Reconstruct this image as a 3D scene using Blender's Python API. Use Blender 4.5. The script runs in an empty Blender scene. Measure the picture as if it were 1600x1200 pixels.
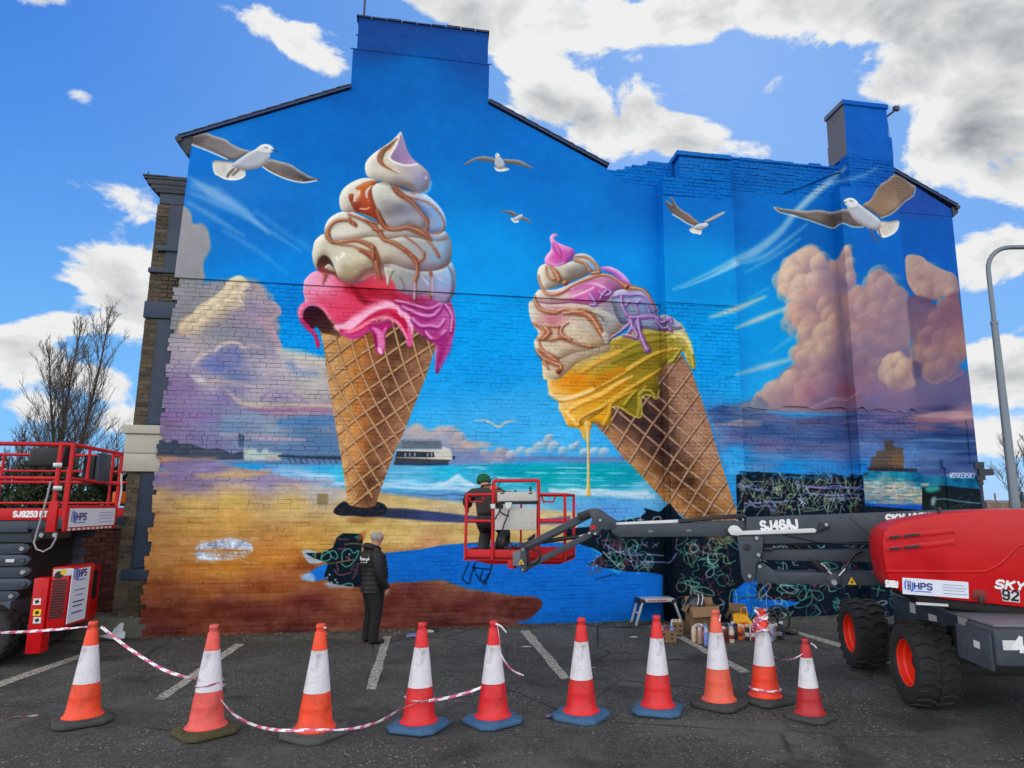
# Painted gable wall with two giant ice cream cones, access lifts and a row of traffic cones in a car park.
import bpy, bmesh, math, random
import numpy as np
from mathutils import Vector, Matrix
random.seed(4)
SC = bpy.context.scene
COLL = SC.collection
R = math.radians

# ------------------------------------------------------------------ camera, sky, sun, exposure
CAM_D, CAM_H, CAM_F, CAM_CX = 12.3, 2.05, 1065., 885.     # metres from wall, metres above ground, focal length and centre in 1600 px units
PITCH, YAW = R(10.1), R(10.55)
cam_data = bpy.data.cameras.new('camera')
cam = bpy.data.objects.new('camera', cam_data); COLL.objects.link(cam)
cam.location = (0, -CAM_D, CAM_H)
cam.rotation_euler = (R(90) + PITCH, 0, -YAW)
cam_data.sensor_width = 36; cam_data.lens = 36 * CAM_F / 1600
cam_data.shift_x = -(CAM_CX - 800) / 1600
cam_data.clip_start = .05; cam_data.clip_end = 3000
SC.camera = cam
SUN_EL, SUN_AZ = R(37), R(24)          # azimuth measured from +Y towards +X: behind the building, to the right
SKY_STRENGTH = .1
CLOUD_FILL_GAIN = 2.9  # added brightness of the unseen clouds, as fill for the shaded wall
SC.view_settings.view_transform = 'Standard'; SC.view_settings.look = 'None'
SC.view_settings.gamma = 1; SC.view_settings.use_curve_mapping = False
SC.view_settings.exposure = 1.
SC.render.engine = 'CYCLES'
SC.cycles.use_denoising = True
SC.cycles.max_bounces = 6; SC.cycles.diffuse_bounces = 3; SC.cycles.glossy_bounces = 3

FWD = Vector((math.sin(YAW) * math.cos(PITCH), math.cos(YAW) * math.cos(PITCH), math.sin(PITCH)))
RGT = Vector((math.cos(YAW), -math.sin(YAW), 0)); UPV = RGT.cross(FWD)
CAM_P = Vector(cam.location)
def ray(px, py): return FWD + RGT * ((px - CAM_CX) / CAM_F) - UPV * ((py - 600) / CAM_F)
def on_wall(px, py, y=0.):
    v = ray(px, py); return CAM_P + v * ((y - CAM_P.y) / v.y)
def on_ground(px, py, z=0.):
    v = ray(px, py); return CAM_P + v * ((z - CAM_P.z) / v.z)
def at(px, py, d):
    v = ray(px, py); return CAM_P + v * (d / (v.x * math.sin(YAW) + v.y * math.cos(YAW)))

world = bpy.data.worlds.new('World'); SC.world = world; world.use_nodes = True
nt = world.node_tree; nt.nodes.clear()
def N(tree, typ, **kw):
    n = tree.nodes.new(typ)
    for k, v in kw.items(): setattr(n, k, v)
    return n
def M_(tree, op, a, b=None, c=None, clamp=False):
    n = N(tree, 'ShaderNodeMath', operation=op, use_clamp=clamp)
    for i, v in enumerate((a, b, c)):
        if v is None: continue
        if isinstance(v, (int, float)): n.inputs[i].default_value = v
        else: tree.links.new(v, n.inputs[i])
    return n.outputs[0]
def V_(tree, op, a, b=None, out=0):
    n = N(tree, 'ShaderNodeVectorMath', operation=op)
    for i, v in enumerate((a, b)):
        if v is None: continue
        if isinstance(v, (tuple, list, Vector)): n.inputs[i].default_value = tuple(v)
        else: tree.links.new(v, n.inputs[i])
    return n.outputs[out]
def MIX(tree, f, a, b, blend='MIX'):
    n = N(tree, 'ShaderNodeMix', data_type='RGBA', blend_type=blend)
    for s, v in ((n.inputs[0], f), (n.inputs[6], a), (n.inputs[7], b)):
        if isinstance(v, (int, float)): s.default_value = v
        elif isinstance(v, tuple): s.default_value = v if len(v) == 4 else v + (1,)
        else: tree.links.new(v, s)
    return n.outputs[2]
def MAPR(tree, v, a, b, c=0., d=1., smooth=False):
    n = N(tree, 'ShaderNodeMapRange', interpolation_type='SMOOTHSTEP' if smooth else 'LINEAR')
    tree.links.new(v, n.inputs[0])
    for i, x in enumerate((a, b, c, d)): n.inputs[i + 1].default_value = x
    return n.outputs[0]
def lin(c): return tuple(((x / 255. / 12.92) if x <= 10 else ((x / 255. + .055) / 1.055) ** 2.4) for x in c) + (1,)

sky = N(nt, 'ShaderNodeTexSky', sky_type='NISHITA', sun_disc=False)
sky.sun_elevation = SUN_EL; sky.sun_rotation = SUN_AZ; sky.air_density = 1.; sky.dust_density = .3; sky.ozone_density = 2.5
dirv = N(nt, 'ShaderNodeTexCoord').outputs['Generated']
dirn = V_(nt, 'NORMALIZE', dirv)
# cloud banks: (drawing x, y, half width, half height, tilt, weight) -> fixed compass directions in the sky
BANKS = [(470,75,75,55,35,.55),(520,110,55,40,20,.4),(125,150,50,34,38,.5),(230,150,60,30,10,.12),(150,430,120,75,10,.75),(215,480,90,75,0,.7),(80,510,80,40,-8,.6),(25,560,80,70,0,.8),(130,590,120,50,20,.62),(200,660,80,45,0,.62),(60,640,90,45,0,.55),(40,375,50,22,10,.35),(70,-5,70,30,0,.45),
 (750,20,150,70,8,.85),(900,30,160,70,0,.8),(1080,20,200,55,-6,.85),(1250,15,200,60,0,.85),(1450,10,220,80,0,.9),(1560,60,160,110,0,.85),(860,150,105,75,-20,.78),(960,190,125,70,15,.78),(1060,215,115,50,8,.66),(1180,230,60,30,0,.3),(820,95,60,50,0,.5),
 (1420,120,110,70,-25,.8),(1530,170,140,110,10,.95),(1480,230,120,60,-15,.75),(1400,90,80,60,0,.5),(1580,280,100,60,0,.6),(1560,400,110,50,0,.75),(1520,440,60,40,0,.6),(1570,580,130,70,0,.85),(1560,690,150,60,0,.7),(1600,520,60,40,0,.2),(640,-60,120,70,0,.5)]
tot = None
for px, py, a, b, ang, w in BANKS:
    c = ray(px, py).normalized(); u = RGT.copy(); v = c.cross(u).normalized(); u = v.cross(c).normalized()
    ca, sa = math.cos(R(ang)), math.sin(R(ang)); dwn = -v if v.z > 0 else v
    u2 = u * ca + dwn * sa; v2 = dwn * ca - u * sa
    k = c.dot(FWD) / CAM_F * (c.dot(FWD))
    cx = N(nt, 'ShaderNodeCombineXYZ')
    nt.links.new(V_(nt, 'DOT_PRODUCT', dirn, u2 / (a * k), 1), cx.inputs[0]); nt.links.new(V_(nt, 'DOT_PRODUCT', dirn, v2 / (b * k), 1), cx.inputs[1])
    nt.links.new(M_(nt, 'MULTIPLY', M_(nt, 'SUBTRACT', V_(nt, 'DOT_PRODUCT', dirn, c, 1), 1.), 4.), cx.inputs[2])
    f = MAPR(nt, V_(nt, 'LENGTH', cx.outputs[0], None, 1), 1.45, 0., 0., w, True)
    tot = f if tot is None else M_(nt, 'MAXIMUM', tot, M_(nt, 'MULTIPLY_ADD', f, .35, tot)) if False else M_(nt, 'MAXIMUM', M_(nt, 'MULTIPLY_ADD', M_(nt, 'MINIMUM', f, tot), .35, M_(nt, 'MAXIMUM', f, tot)), 0.)
# flatten the dome a little so that clouds spread towards the horizon
nz = N(nt, 'ShaderNodeTexNoise', noise_dimensions='3D'); nz.inputs['Scale'].default_value = 7.; nz.inputs['Detail'].default_value = 9; nz.inputs['Roughness'].default_value = .6; nz.inputs['Distortion'].default_value = .35
nt.links.new(V_(nt, 'MULTIPLY', dirn, (1., 1., 1.7)), nz.inputs['Vector'])
nl = N(nt, 'ShaderNodeTexNoise', noise_dimensions='3D'); nl.inputs['Scale'].default_value = 2.2; nl.inputs['Detail'].default_value = 3
nt.links.new(V_(nt, 'MULTIPLY', dirn, (1., 1., 1.8)), nl.inputs['Vector'])
outside = MAPR(nt, V_(nt, 'DOT_PRODUCT', dirn, FWD, 1), .70, .45, 0., 1., True)     # broken cloud goes on out of view, with cover added to light the wall
cover = M_(nt, 'MULTIPLY', M_(nt, 'MULTIPLY_ADD', nl.outputs['Fac'], 2.2, -.62), outside)
dens = M_(nt, 'ADD', M_(nt, 'ADD', tot, cover), M_(nt, 'MULTIPLY_ADD', nz.outputs['Fac'], 2.3, -1.46))
alpha = MAPR(nt, dens, -.05, .17, 0., 1., True)
nz2 = N(nt, 'ShaderNodeTexNoise', noise_dimensions='3D'); nz2.inputs['Scale'].default_value = 11.; nz2.inputs['Detail'].default_value = 7; nz2.inputs['Roughness'].default_value = .55
nt.links.new(V_(nt, 'ADD', V_(nt, 'MULTIPLY', dirn, (1., 1., 1.5)), (3.1, .4, -.06)), nz2.inputs['Vector'])
S_DIR = Vector((math.sin(SUN_AZ) * math.cos(SUN_EL), math.cos(SUN_AZ) * math.cos(SUN_EL), math.sin(SUN_EL)))
nz3 = N(nt, 'ShaderNodeTexNoise', noise_dimensions='3D'); nz3.inputs['Scale'].default_value = 7.; nz3.inputs['Detail'].default_value = 5; nz3.inputs['Roughness'].default_value = .6; nz3.inputs['Distortion'].default_value = .35
nt.links.new(V_(nt, 'MULTIPLY', V_(nt, 'ADD', dirn, S_DIR * .045), (1., 1., 1.7)), nz3.inputs['Vector'])
relief = M_(nt, 'SUBTRACT', nz3.outputs['Fac'], nz.outputs['Fac'])      # billows: the side towards the sun is bright
thick = M_(nt, 'ADD', M_(nt, 'ADD', M_(nt, 'MULTIPLY_ADD', dens, .85, -.66), M_(nt, 'MULTIPLY_ADD', nz2.outputs['Fac'], 1.7, -.85)), M_(nt, 'MULTIPLY', relief, 2.6))
away = MAPR(nt, V_(nt, 'DOT_PRODUCT', dirn, S_DIR, 1), .55, -.35, 0., 1., True)      # clouds away from the sun, mostly unseen, brightened to light the wall; hardly any grey
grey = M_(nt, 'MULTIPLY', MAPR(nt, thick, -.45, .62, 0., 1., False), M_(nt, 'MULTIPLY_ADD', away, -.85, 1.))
K = 1. / (SKY_STRENGTH * 2 ** SC.view_settings.exposure)
def tone(c, k=1.): return tuple(x * K * k for x in lin(c)[:3])
lit_c = MIX(nt, away, tone((243, 244, 243), .96), tone((255, 253, 248), CLOUD_FILL_GAIN))
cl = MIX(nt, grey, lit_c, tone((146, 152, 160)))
# clear sky: the physical model, drawn towards the deep blue of the picture (paler low down and round the sun)
sep = N(nt, 'ShaderNodeSeparateXYZ'); nt.links.new(dirn, sep.inputs[0])
el = MAPR(nt, sep.outputs[2], .0, .62, 0., 1., True)
near_sun = MAPR(nt, V_(nt, 'DOT_PRODUCT', dirn, S_DIR, 1), .62, 1., 0., .75, True)
deep = MIX(nt, near_sun, MIX(nt, el, tone((104, 184, 248)), tone((32, 118, 224))), tone((112, 168, 232)))
blue = MIX(nt, .12, deep, sky.outputs[0])
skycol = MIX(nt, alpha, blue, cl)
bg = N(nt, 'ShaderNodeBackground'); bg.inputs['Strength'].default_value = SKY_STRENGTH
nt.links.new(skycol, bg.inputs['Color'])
nt.links.new(bg.outputs[0], N(nt, 'ShaderNodeOutputWorld').inputs[0])

sun_d = bpy.data.lights.new('sun', 'SUN'); sun_d.energy = 2.2; sun_d.angle = R(.6); sun_d.color = (1, .95, .86)
sun = bpy.data.objects.new('sun', sun_d); COLL.objects.link(sun)
sun.rotation_euler = (-S_DIR).to_track_quat('-Z', 'Y').to_euler(); sun.location = (6, 10, 25)
# ------------------------------------------------------------------ mural paint: a small numpy painter
# Works in its own drawing units (origin PX0,PY0); the finished drawing is laid flat on the wall plane further down.
PS = 1.25; PX0, PY0, PX1, PY1 = 185., 10., 1575., 1030.
PW, PH = int((PX1 - PX0) * PS), int((PY1 - PY0) * PS)
CV = np.zeros((PH, PW, 3), np.float32)
prng = np.random.default_rng(7)

def col(c): return np.array(c, np.float32) / 255.
def crop(ox, oy, s):
    return lambda *p: [(ox + p[i] / s, oy + p[i + 1] / s) for i in range(0, len(p), 2)]
def P_(*p): return [(p[i], p[i + 1]) for i in range(0, len(p), 2)]
def smooth(pts, closed=True, n=6):
    a = np.array(pts, float); m = len(a)
    if m < 3: return a
    out = []
    t = np.linspace(0, 1, n, endpoint=False)[:, None]
    for i in range(m if closed else m - 1):
        if closed: p0, p1, p2, p3 = a[i - 1], a[i], a[(i + 1) % m], a[(i + 2) % m]
        else: p0, p1, p2, p3 = a[max(i - 1, 0)], a[i], a[i + 1], a[min(i + 2, m - 1)]
        out.append(.5 * ((2 * p1) + (-p0 + p2) * t + (2 * p0 - 5 * p1 + 4 * p2 - p3) * t * t + (-p0 + 3 * p1 - 3 * p2 + p3) * t ** 3))
    if not closed: out.append(a[-1:])
    return np.concatenate(out)
def box1(a, r, ax):
    if r < 1: return a
    pw = [(0, 0)] * a.ndim; pw[ax] = (r + 1, r)
    c = np.cumsum(np.pad(a, pw, mode='edge'), axis=ax, dtype=np.float64)
    n = a.shape[ax]
    i1 = [slice(None)] * a.ndim; i0 = [slice(None)] * a.ndim
    i1[ax] = slice(2 * r + 1, 2 * r + 1 + n); i0[ax] = slice(0, n)
    return ((c[tuple(i1)] - c[tuple(i0)]) / (2 * r + 1)).astype(np.float32)
def blur(a, r, k=2):
    r = int(round(r))
    for _ in range(k): a = box1(box1(a, r, 0), r, 1)
    return a
def vnoise(h, w, cell, seed=0):
    g = np.random.default_rng(seed)
    gh, gw = int(h / cell) + 3, int(w / cell) + 3
    q = g.random((gh, gw)).astype(np.float32)
    y = np.arange(h) / cell; x = np.arange(w) / cell
    yi = y.astype(int); xi = x.astype(int); fy = (y - yi)[:, None]; fx = (x - xi)[None]
    fy = fy * fy * (3 - 2 * fy); fx = fx * fx * (3 - 2 * fx)
    a = q[yi][:, xi] * (1 - fx) + q[yi][:, xi + 1] * fx
    b = q[yi + 1][:, xi] * (1 - fx) + q[yi + 1][:, xi + 1] * fx
    return (a * (1 - fy) + b * fy).astype(np.float32)
def fbm(h, w, cell, seed=0, o=4):
    r = np.zeros((h, w), np.float32); a = .5
    for i in range(o):
        if cell < 1.2: break
        r += a * vnoise(h, w, cell, seed + i); a *= .5; cell /= 2
    return r / .94
N_BIG = fbm(PH, PW, 70, 3); N_SM = fbm(PH, PW, 14, 11); N_FI = vnoise(PH, PW, 1.6, 5)
# long flat brush streaks
N_ST = np.repeat(fbm(PH, PW // 8 + 1, 9, 21), 8, axis=1)[:, :PW]; N_ST = box1(N_ST, 6, 1)

def T(pts):
    a = np.array(pts, float); a[:, 0] = (a[:, 0] - PX0) * PS; a[:, 1] = (a[:, 1] - PY0) * PS
    return a
def mask(pts, pad=0, sm=True):
    """anti-aliased coverage of a closed outline -> (slices, array)"""
    a = T(smooth(pts) if sm else pts)
    x0 = max(int(a[:, 0].min()) - pad - 2, 0); x1 = min(int(a[:, 0].max()) + pad + 3, PW)
    y0 = max(int(a[:, 1].min()) - pad - 2, 0); y1 = min(int(a[:, 1].max()) + pad + 3, PH)
    if x1 <= x0 or y1 <= y0: return None
    K = 3; rows = (np.arange((y1 - y0) * K) + .5) / K + y0
    acc = np.zeros((len(rows), x1 - x0), np.float32); X = np.arange(x0, x1)[None] + 1.
    for (ax, ay), (bx, by) in zip(a, np.roll(a, -1, 0)):
        if ay == by: continue
        s = 1. if by > ay else -1.
        lo, hi = (ay, by) if by > ay else (by, ay)
        i0 = np.searchsorted(rows, lo); i1 = np.searchsorted(rows, hi)
        if i1 <= i0: continue
        xi = ax + (rows[i0:i1] - ay) * (bx - ax) / (by - ay)
        acc[i0:i1] += s * np.clip(X - xi[:, None], 0, 1)
    m = np.clip(np.abs(acc), 0, 1).reshape(y1 - y0, K, x1 - x0).mean(1)
    return (slice(y0, y1), slice(x0, x1)), m
def put(sl, m, c, alpha=1.):
    v = CV[sl]; m = (m * alpha)[..., None]
    CV[sl] = v * (1 - m) + np.asarray(c, np.float32) * m
def grid(sl):
    y = (np.arange(sl[0].start, sl[0].stop) / PS + PY0)[:, None]; x = (np.arange(sl[1].start, sl[1].stop) / PS + PX0)[None]
    return x, y
def field(sl, samples, p=2.6):
    """inverse distance blend of colour samples (x, y, (r,g,b))"""
    h = sl[0].stop - sl[0].start; w = sl[1].stop - sl[1].start
    st = 4; x, y = grid(sl); x = x[:, ::st]; y = y[::st]
    num = 0; den = 0
    for sx, sy, c in samples:
        k = 1. / (((x - sx) ** 2 + (1.6 * (y - sy)) ** 2) ** (p / 2) + 30.)
        num = num + k[..., None] * col(c); den = den + k
    f = (num / den[..., None]).astype(np.float32)
    f = np.repeat(np.repeat(f, st, 0), st, 1)[:h, :w]
    return blur(f, st)
def fill(pts, c, alpha=1., soft=0, sm=True, rough=0.):
    r = mask(pts, int(soft * PS * 3) + 2, sm)
    if r is None: return
    sl, m = r
    if soft: m = blur(m, soft * PS)
    if rough: m = np.clip((m - .5) * 3 + .5 + (N_SM[sl] - .5) * rough * 4 * (m > .02), 0, 1) * (m > .01)
    if isinstance(c, list): cc = field(sl, c)
    else: cc = col(c)
    put(sl, m, cc, alpha)
def vol(pts, base, lit, dark, r=6, light=(-.7, -.7), k=1., sm=True, alpha=1., clip=None, rim=0., gloss=0.):
    """a rounded form: outline + base colour, lit and shaded sides by the slope of the blurred outline"""
    pad = 3
    q = mask(pts, pad, sm)
    if q is None: return
    sl, m = q
    hh = blur(m, r * PS, 2)
    gy, gx = np.gradient(hh)
    l = -(gx * -light[0] + gy * -light[1])
    l = l * r * PS * 2.4 * k
    b = field(sl, base) if isinstance(base, list) else np.broadcast_to(col(base), m.shape + (3,)).copy()
    lp = np.clip(-l, 0, 1)[..., None]; ln = np.clip(l, 0, 1)[..., None]
    b = b + (col(lit) - b) * lp; b = b + (col(dark) - b) * ln
    if gloss:
        s = np.clip(-l * 1.3 - .45, 0, 1) * np.clip(hh * 2 - .9, 0, 1)
        b = b + (1 - b) * (s * gloss)[..., None]
    if rim:
        e = np.clip(1 - blur(m, 1.2 * PS, 1) * 1.02, 0, 1)[..., None] * rim
        b = b + (col(lit) - b) * np.clip(e * 2, 0, 1)
    put(sl, m, b, alpha)
def dist(pts, pad, closed=False):
    a = T(pts)
    x0 = max(int(a[:, 0].min() - pad), 0); x1 = min(int(a[:, 0].max() + pad) + 1, PW)
    y0 = max(int(a[:, 1].min() - pad), 0); y1 = min(int(a[:, 1].max() + pad) + 1, PH)
    if x1 <= x0 or y1 <= y0: return None
    X = np.arange(x0, x1)[None].astype(np.float32); Y = np.arange(y0, y1)[:, None].astype(np.float32)
    best = np.full((y1 - y0, x1 - x0), 1e9, np.float32); tt = np.zeros_like(best); side = np.zeros_like(best)
    n = len(a) - 1
    for i in range(n):
        dx, dy = a[i + 1] - a[i]; L = dx * dx + dy * dy + 1e-9
        t = np.clip(((X - a[i, 0]) * dx + (Y - a[i, 1]) * dy) / L, 0, 1)
        ex = X - a[i, 0] - t * dx; ey = Y - a[i, 1] - t * dy
        d = ex * ex + ey * ey; u = d < best
        best = np.where(u, d, best); tt = np.where(u, (i + t) / n, tt); side = np.where(u, (ex * -dy + ey * dx) / math.sqrt(L), side)
    return (slice(y0, y1), slice(x0, x1)), np.sqrt(best), tt, side
def stroke(pts, w, c, alpha=1., soft=0., vol3=None, sm=True, n=5, taper=0):
    """brush stroke; w = one width or a list along it; vol3=(lit,dark) rounds it, light from upper left"""
    p = smooth(pts, False, n) if sm and len(pts) > 2 else np.array(pts, float)
    ws = np.atleast_1d(np.array(w, float)) * PS / 2
    pad = ws.max() + soft * PS * 2 + 2
    q = dist(p, pad)
    if q is None: return
    sl, d, t, side = q
    wid = np.interp(t, np.linspace(0, 1, len(ws)), ws) if len(ws) > 1 else ws[0]
    if taper: wid = wid * np.clip(np.minimum(t, 1 - t) * taper, 0.05, 1)
    s = soft * PS
    m = np.clip((wid - d + .5 + s) / (1 + 2 * s), 0, 1)
    if s: m = m * m * (3 - 2 * m)
    cc = col(c)
    if vol3:
        h = np.sqrt(np.clip(1 - (d / np.maximum(wid, .5)) ** 2, 0, 1))
        gy, gx = np.gradient(h * np.mean(ws))
        l = np.clip((gx + gy) * .55, -1, 1)
        b = np.broadcast_to(cc, m.shape + (3,)).copy()
        b = b + (col(vol3[0]) - b) * np.clip(l, 0, 1)[..., None]; b = b + (col(vol3[1]) - b) * np.clip(-l, 0, 1)[..., None]
        cc = b
    put(sl, m, cc, alpha)
def puffs(lst, lit, base, dark, light=(-.8, -.5), k=1., alpha=.95):
    """heap of cloud puffs, back ones first: crisp towards the light, melting into the mass on the far side"""
    for x, y, r in lst:
        n = 18; a = np.linspace(0, 6.283, n, endpoint=False); ph = prng.uniform(0, 6.28, 3)
        rr = r * (1.08 + .07 * np.sin(2 * a + ph[0]) + .05 * np.sin(3 * a + ph[1]) + .03 * np.sin(5 * a + ph[2]))
        q = mask(list(zip(x + rr * np.cos(a), y + rr * .9 * np.sin(a))), 6)
        if q is None: continue
        sl, m = q; hh = blur(m, r * .5 * PS, 2); gy, gx = np.gradient(hh)
        l = (gx * -light[0] + gy * -light[1]) * r * PS * 1.5 * k + (N_SM[sl] - .5) * .7
        gx0, gy0 = grid(sl); d = ((gx0 - x) * light[0] + (gy0 - y) * light[1]) / r
        fade = np.clip(.62 + .62 * d, .0, 1) * np.clip(blur(m, 1.1 * PS) * 1.15 - .05, 0, 1)
        v = .93 + .14 * prng.random(); b = np.broadcast_to(col(base) * v, m.shape + (3,)).copy()
        b = b + (col(lit) - b) * np.clip(l * .9, 0, 1)[..., None]; b = b + (col(dark) - b) * np.clip(-l * .9, 0, .8)[..., None]
        put(sl, fade, b, alpha)
# ------------------------------------------------------------------ the mural itself
FULL = (slice(0, PH), slice(0, PW))
SKY = [(300,250,(15,105,195)),(650,30,(30,72,138)),(600,60,(28,74,142)),(740,85,(26,78,150)),(650,115,(0,90,172)),(650,200,(0,99,182)),(850,240,(0,100,186)),
 (380,340,(20,104,188)),(330,300,(40,110,190)),(450,460,(0,122,208)),(450,540,(0,140,222)),(760,400,(0,135,213)),(730,470,(0,145,222)),(770,570,(20,155,228)),(800,650,(60,172,232)),(900,320,(0,108,194)),
 (950,420,(0,130,212)),(1000,300,(5,98,184)),(1100,420,(0,130,206)),(1090,300,(10,96,182)),(1060,240,(25,95,175)),(1200,260,(22,94,175)),(1200,330,(0,100,186)),(1180,500,(0,140,214)),
 (1170,600,(30,160,225)),(1350,200,(15,92,178)),(1300,230,(15,92,176)),(1380,370,(0,100,186)),(1450,370,(0,86,170)),(1440,320,(35,78,158)),(1280,360,(0,88,170)),(870,690,(70,178,234)),(740,690,(70,175,232)),
 (980,600,(10,150,225)),(1130,660,(60,130,190)),(560,150,(0,88,172)),(520,200,(5,98,184)),(760,540,(10,150,226)),(1120,560,(10,150,222)),(900,640,(60,172,232))]
SKY = [(x, y, (c[0], min(c[1] + 10, 255), min(c[2] + 6, 255)) if 110 < y < 560 and x < 1300 else c) for x, y, c in SKY]
put(FULL, np.ones((PH, PW), np.float32), field(FULL, SKY, 3.2))
CV += ((N_BIG - .5) * .05)[..., None] * np.array([.3, .8, 1.], np.float32)
stroke(P_(520,72, 640,85, 770,103), 2, (20,66,130), .6, 2)
stroke(P_(552,28, 660,42, 770,56), 5, (24,58,120), .5, 3)
for q, w, a in ((P_(293,275, 330,300, 380,330, 420,365), [2,14,10,2], .5), (P_(295,300, 340,318, 400,348, 470,392), [3,9,7,1], .42), (P_(292,315, 335,340, 380,368), [4,9,3], .38),
    (P_(300,290, 340,302, 395,335), [10,20,4], .3), (P_(350,360, 400,390, 450,428), [6,8,2], .25), (P_(470,375, 520,400, 560,430), [5,8,2], .15), (P_(400,330,470,380,520,410),[10,6,2],.18)):
    stroke(q, w, (150,185,220), a, 4)
# --- lower left: dusk cloud bank
LL = [(250,520,(152,146,152)),(300,545,(176,160,170)),(262,560,(165,148,170)),(250,600,(128,98,148)),(290,610,(140,110,168)),(250,660,(126,102,142)),(240,690,(128,104,150)),(330,600,(172,158,176)),(350,560,(130,134,170)),(365,590,(100,118,178)),
 (410,565,(168,160,178)),(430,600,(178,162,180)),(400,620,(176,164,176)),(470,570,(196,188,180)),(490,600,(190,184,178)),(470,620,(178,168,160)),(440,640,(150,132,162)),(500,640,(158,138,158)),(350,620,(132,118,180)),(330,650,(128,122,176)),
 (400,655,(124,140,184)),(360,665,(98,138,180)),(420,665,(138,160,180)),(470,675,(80,128,178)),(500,690,(70,120,176)),(330,690,(122,122,170)),(400,695,(100,134,178)),(290,680,(134,114,158)),(450,710,(80,126,180)),(520,710,(80,126,180)),
 (300,470,(150,148,150)),(330,520,(140,138,146)),(380,500,(140,138,152)),(410,470,(150,140,160)),(400,520,(146,138,158))]
LL = [(x, y, tuple(.72 * v + .28 * (sum(c) / 3 - 12) for v in c)) for x, y, c in LL]
fill(P_(235,470, 300,445, 380,440, 432,490, 436,540, 460,552, 515,562, 560,600, 560,720, 380,724, 235,716), LL, 1., 3, True)
A = crop(230, 180, 5.714); B = crop(230, 380, 5.714)
fill(P_(255,335, 284,322, 298,332, 302,350, 314,351, 323,360, 327,375, 326,392, 318,406, 317,420, 319,436, 314,448, 320,462, 316,474, 306,484, 295,494, 285,506, 270,520, 250,530, 235,500, 245,430), [(290,360,(150,150,154)),(310,380,(146,146,150)),(290,440,(142,142,146)),(270,500,(132,132,138))], 1., .6)
stroke(A(400,985, 470,970, 520,1000, 545,1080, 560,1180), 4, (190,160,140), .5, 2)
stroke(B(555,60, 500,160, 492,230, 512,310), 4, (188,152,130), .45, 2)
vol(B(880,360, 1000,370, 1040,420, 1080,500, 1160,540, 1200,620, 1120,690, 1150,800, 1200,950, 1000,1000, 700,950, 520,900, 460,800, 470,740, 640,640, 720,560, 850,470), [(380,470,(142,136,150)),(410,480,(156,140,166)),(400,520,(140,136,154)),(420,500,(178,148,160)),(350,520,(134,136,146)),(400,545,(150,144,164))], (205,160,160), (130,128,142), r=6, light=(.8,-.3), k=.7)
fill(B(820,330, 980,330, 1060,480, 1060,560, 900,560, 830,500), [(375,455,(150,144,156)),(415,455,(180,164,150)),(400,470,(146,138,162))], .8, 3)
fill(B(680,400, 720,330, 800,290, 870,310, 905,360, 900,400, 830,440, 820,500, 850,550, 740,570, 650,600, 600,660, 480,740, 400,810, 290,820, 270,760, 300,680, 410,620, 440,570, 520,520, 620,450), [(370,440,(204,194,166)),(330,480,(196,180,152)),(300,510,(190,160,138)),(350,470,(202,188,164)),(290,515,(184,154,136))], 1, 1)
puffs([(352,492,16),(336,500,17),(322,512,15),(306,522,13),(368,482,15),(384,470,13)], (206,190,164), (184,168,150), (150,136,140), (-.5,-.8), .8, .75)
puffs([(292,514,11),(300,505,12),(304,514,9),(311,496,12),(318,504,10),(324,487,12),(334,492,11),(338,478,12),(346,484,10),(350,466,12),(360,474,11),(362,455,12),(372,462,11),(375,444,13),(385,450,9),(366,446,9)], (226,214,184), (198,182,154), (164,142,134), (-.5,-.9), .9, .8)
puffs([(404,456,13),(414,468,13),(424,480,12),(430,490,9),(420,498,12),(428,512,9),(410,484,14),(395,470,14),(425,530,11)], (178,158,160), (148,136,150), (118,112,136), (.6,-.7), .8, .6)
stroke(B(905,380, 830,430, 825,500, 850,550, 740,575), 2.5, (215,205,195), .7, 1)
stroke(B(410,1080, 450,1030, 520,980, 600,960), [4,8,4], (196,182,178), .8, 2); stroke(B(600,965, 650,915, 730,885, 800,890, 850,930), 6, (206,188,184), .85, 1.5); stroke(B(860,935, 920,910, 1000,920), 5, (190,172,170), .7, 2)
fill(B(480,1060, 640,960, 760,920, 850,960, 830,1080, 640,1150, 500,1110), [(350,560,(124,126,166)),(340,575,(96,112,176)),(370,570,(108,122,176))], .85, 4)
for q, w, c, a in ((B(1180,960, 1300,980, 1420,1010, 1560,1060), [10,16,12], (204,196,182), .7), (B(1050,1120, 1200,1080, 1330,1120, 1450,1150), [20,24,16], (196,180,188), .5), (B(1280,1080, 1350,1150, 1500,1160), [14,10,8], (110,140,178), .6), (B(400,860, 520,880, 700,880), [10,14,8], (176,164,160), .5)):
    stroke(q, w, c, a, 5)
A = crop(200, 560, 5.)
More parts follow.
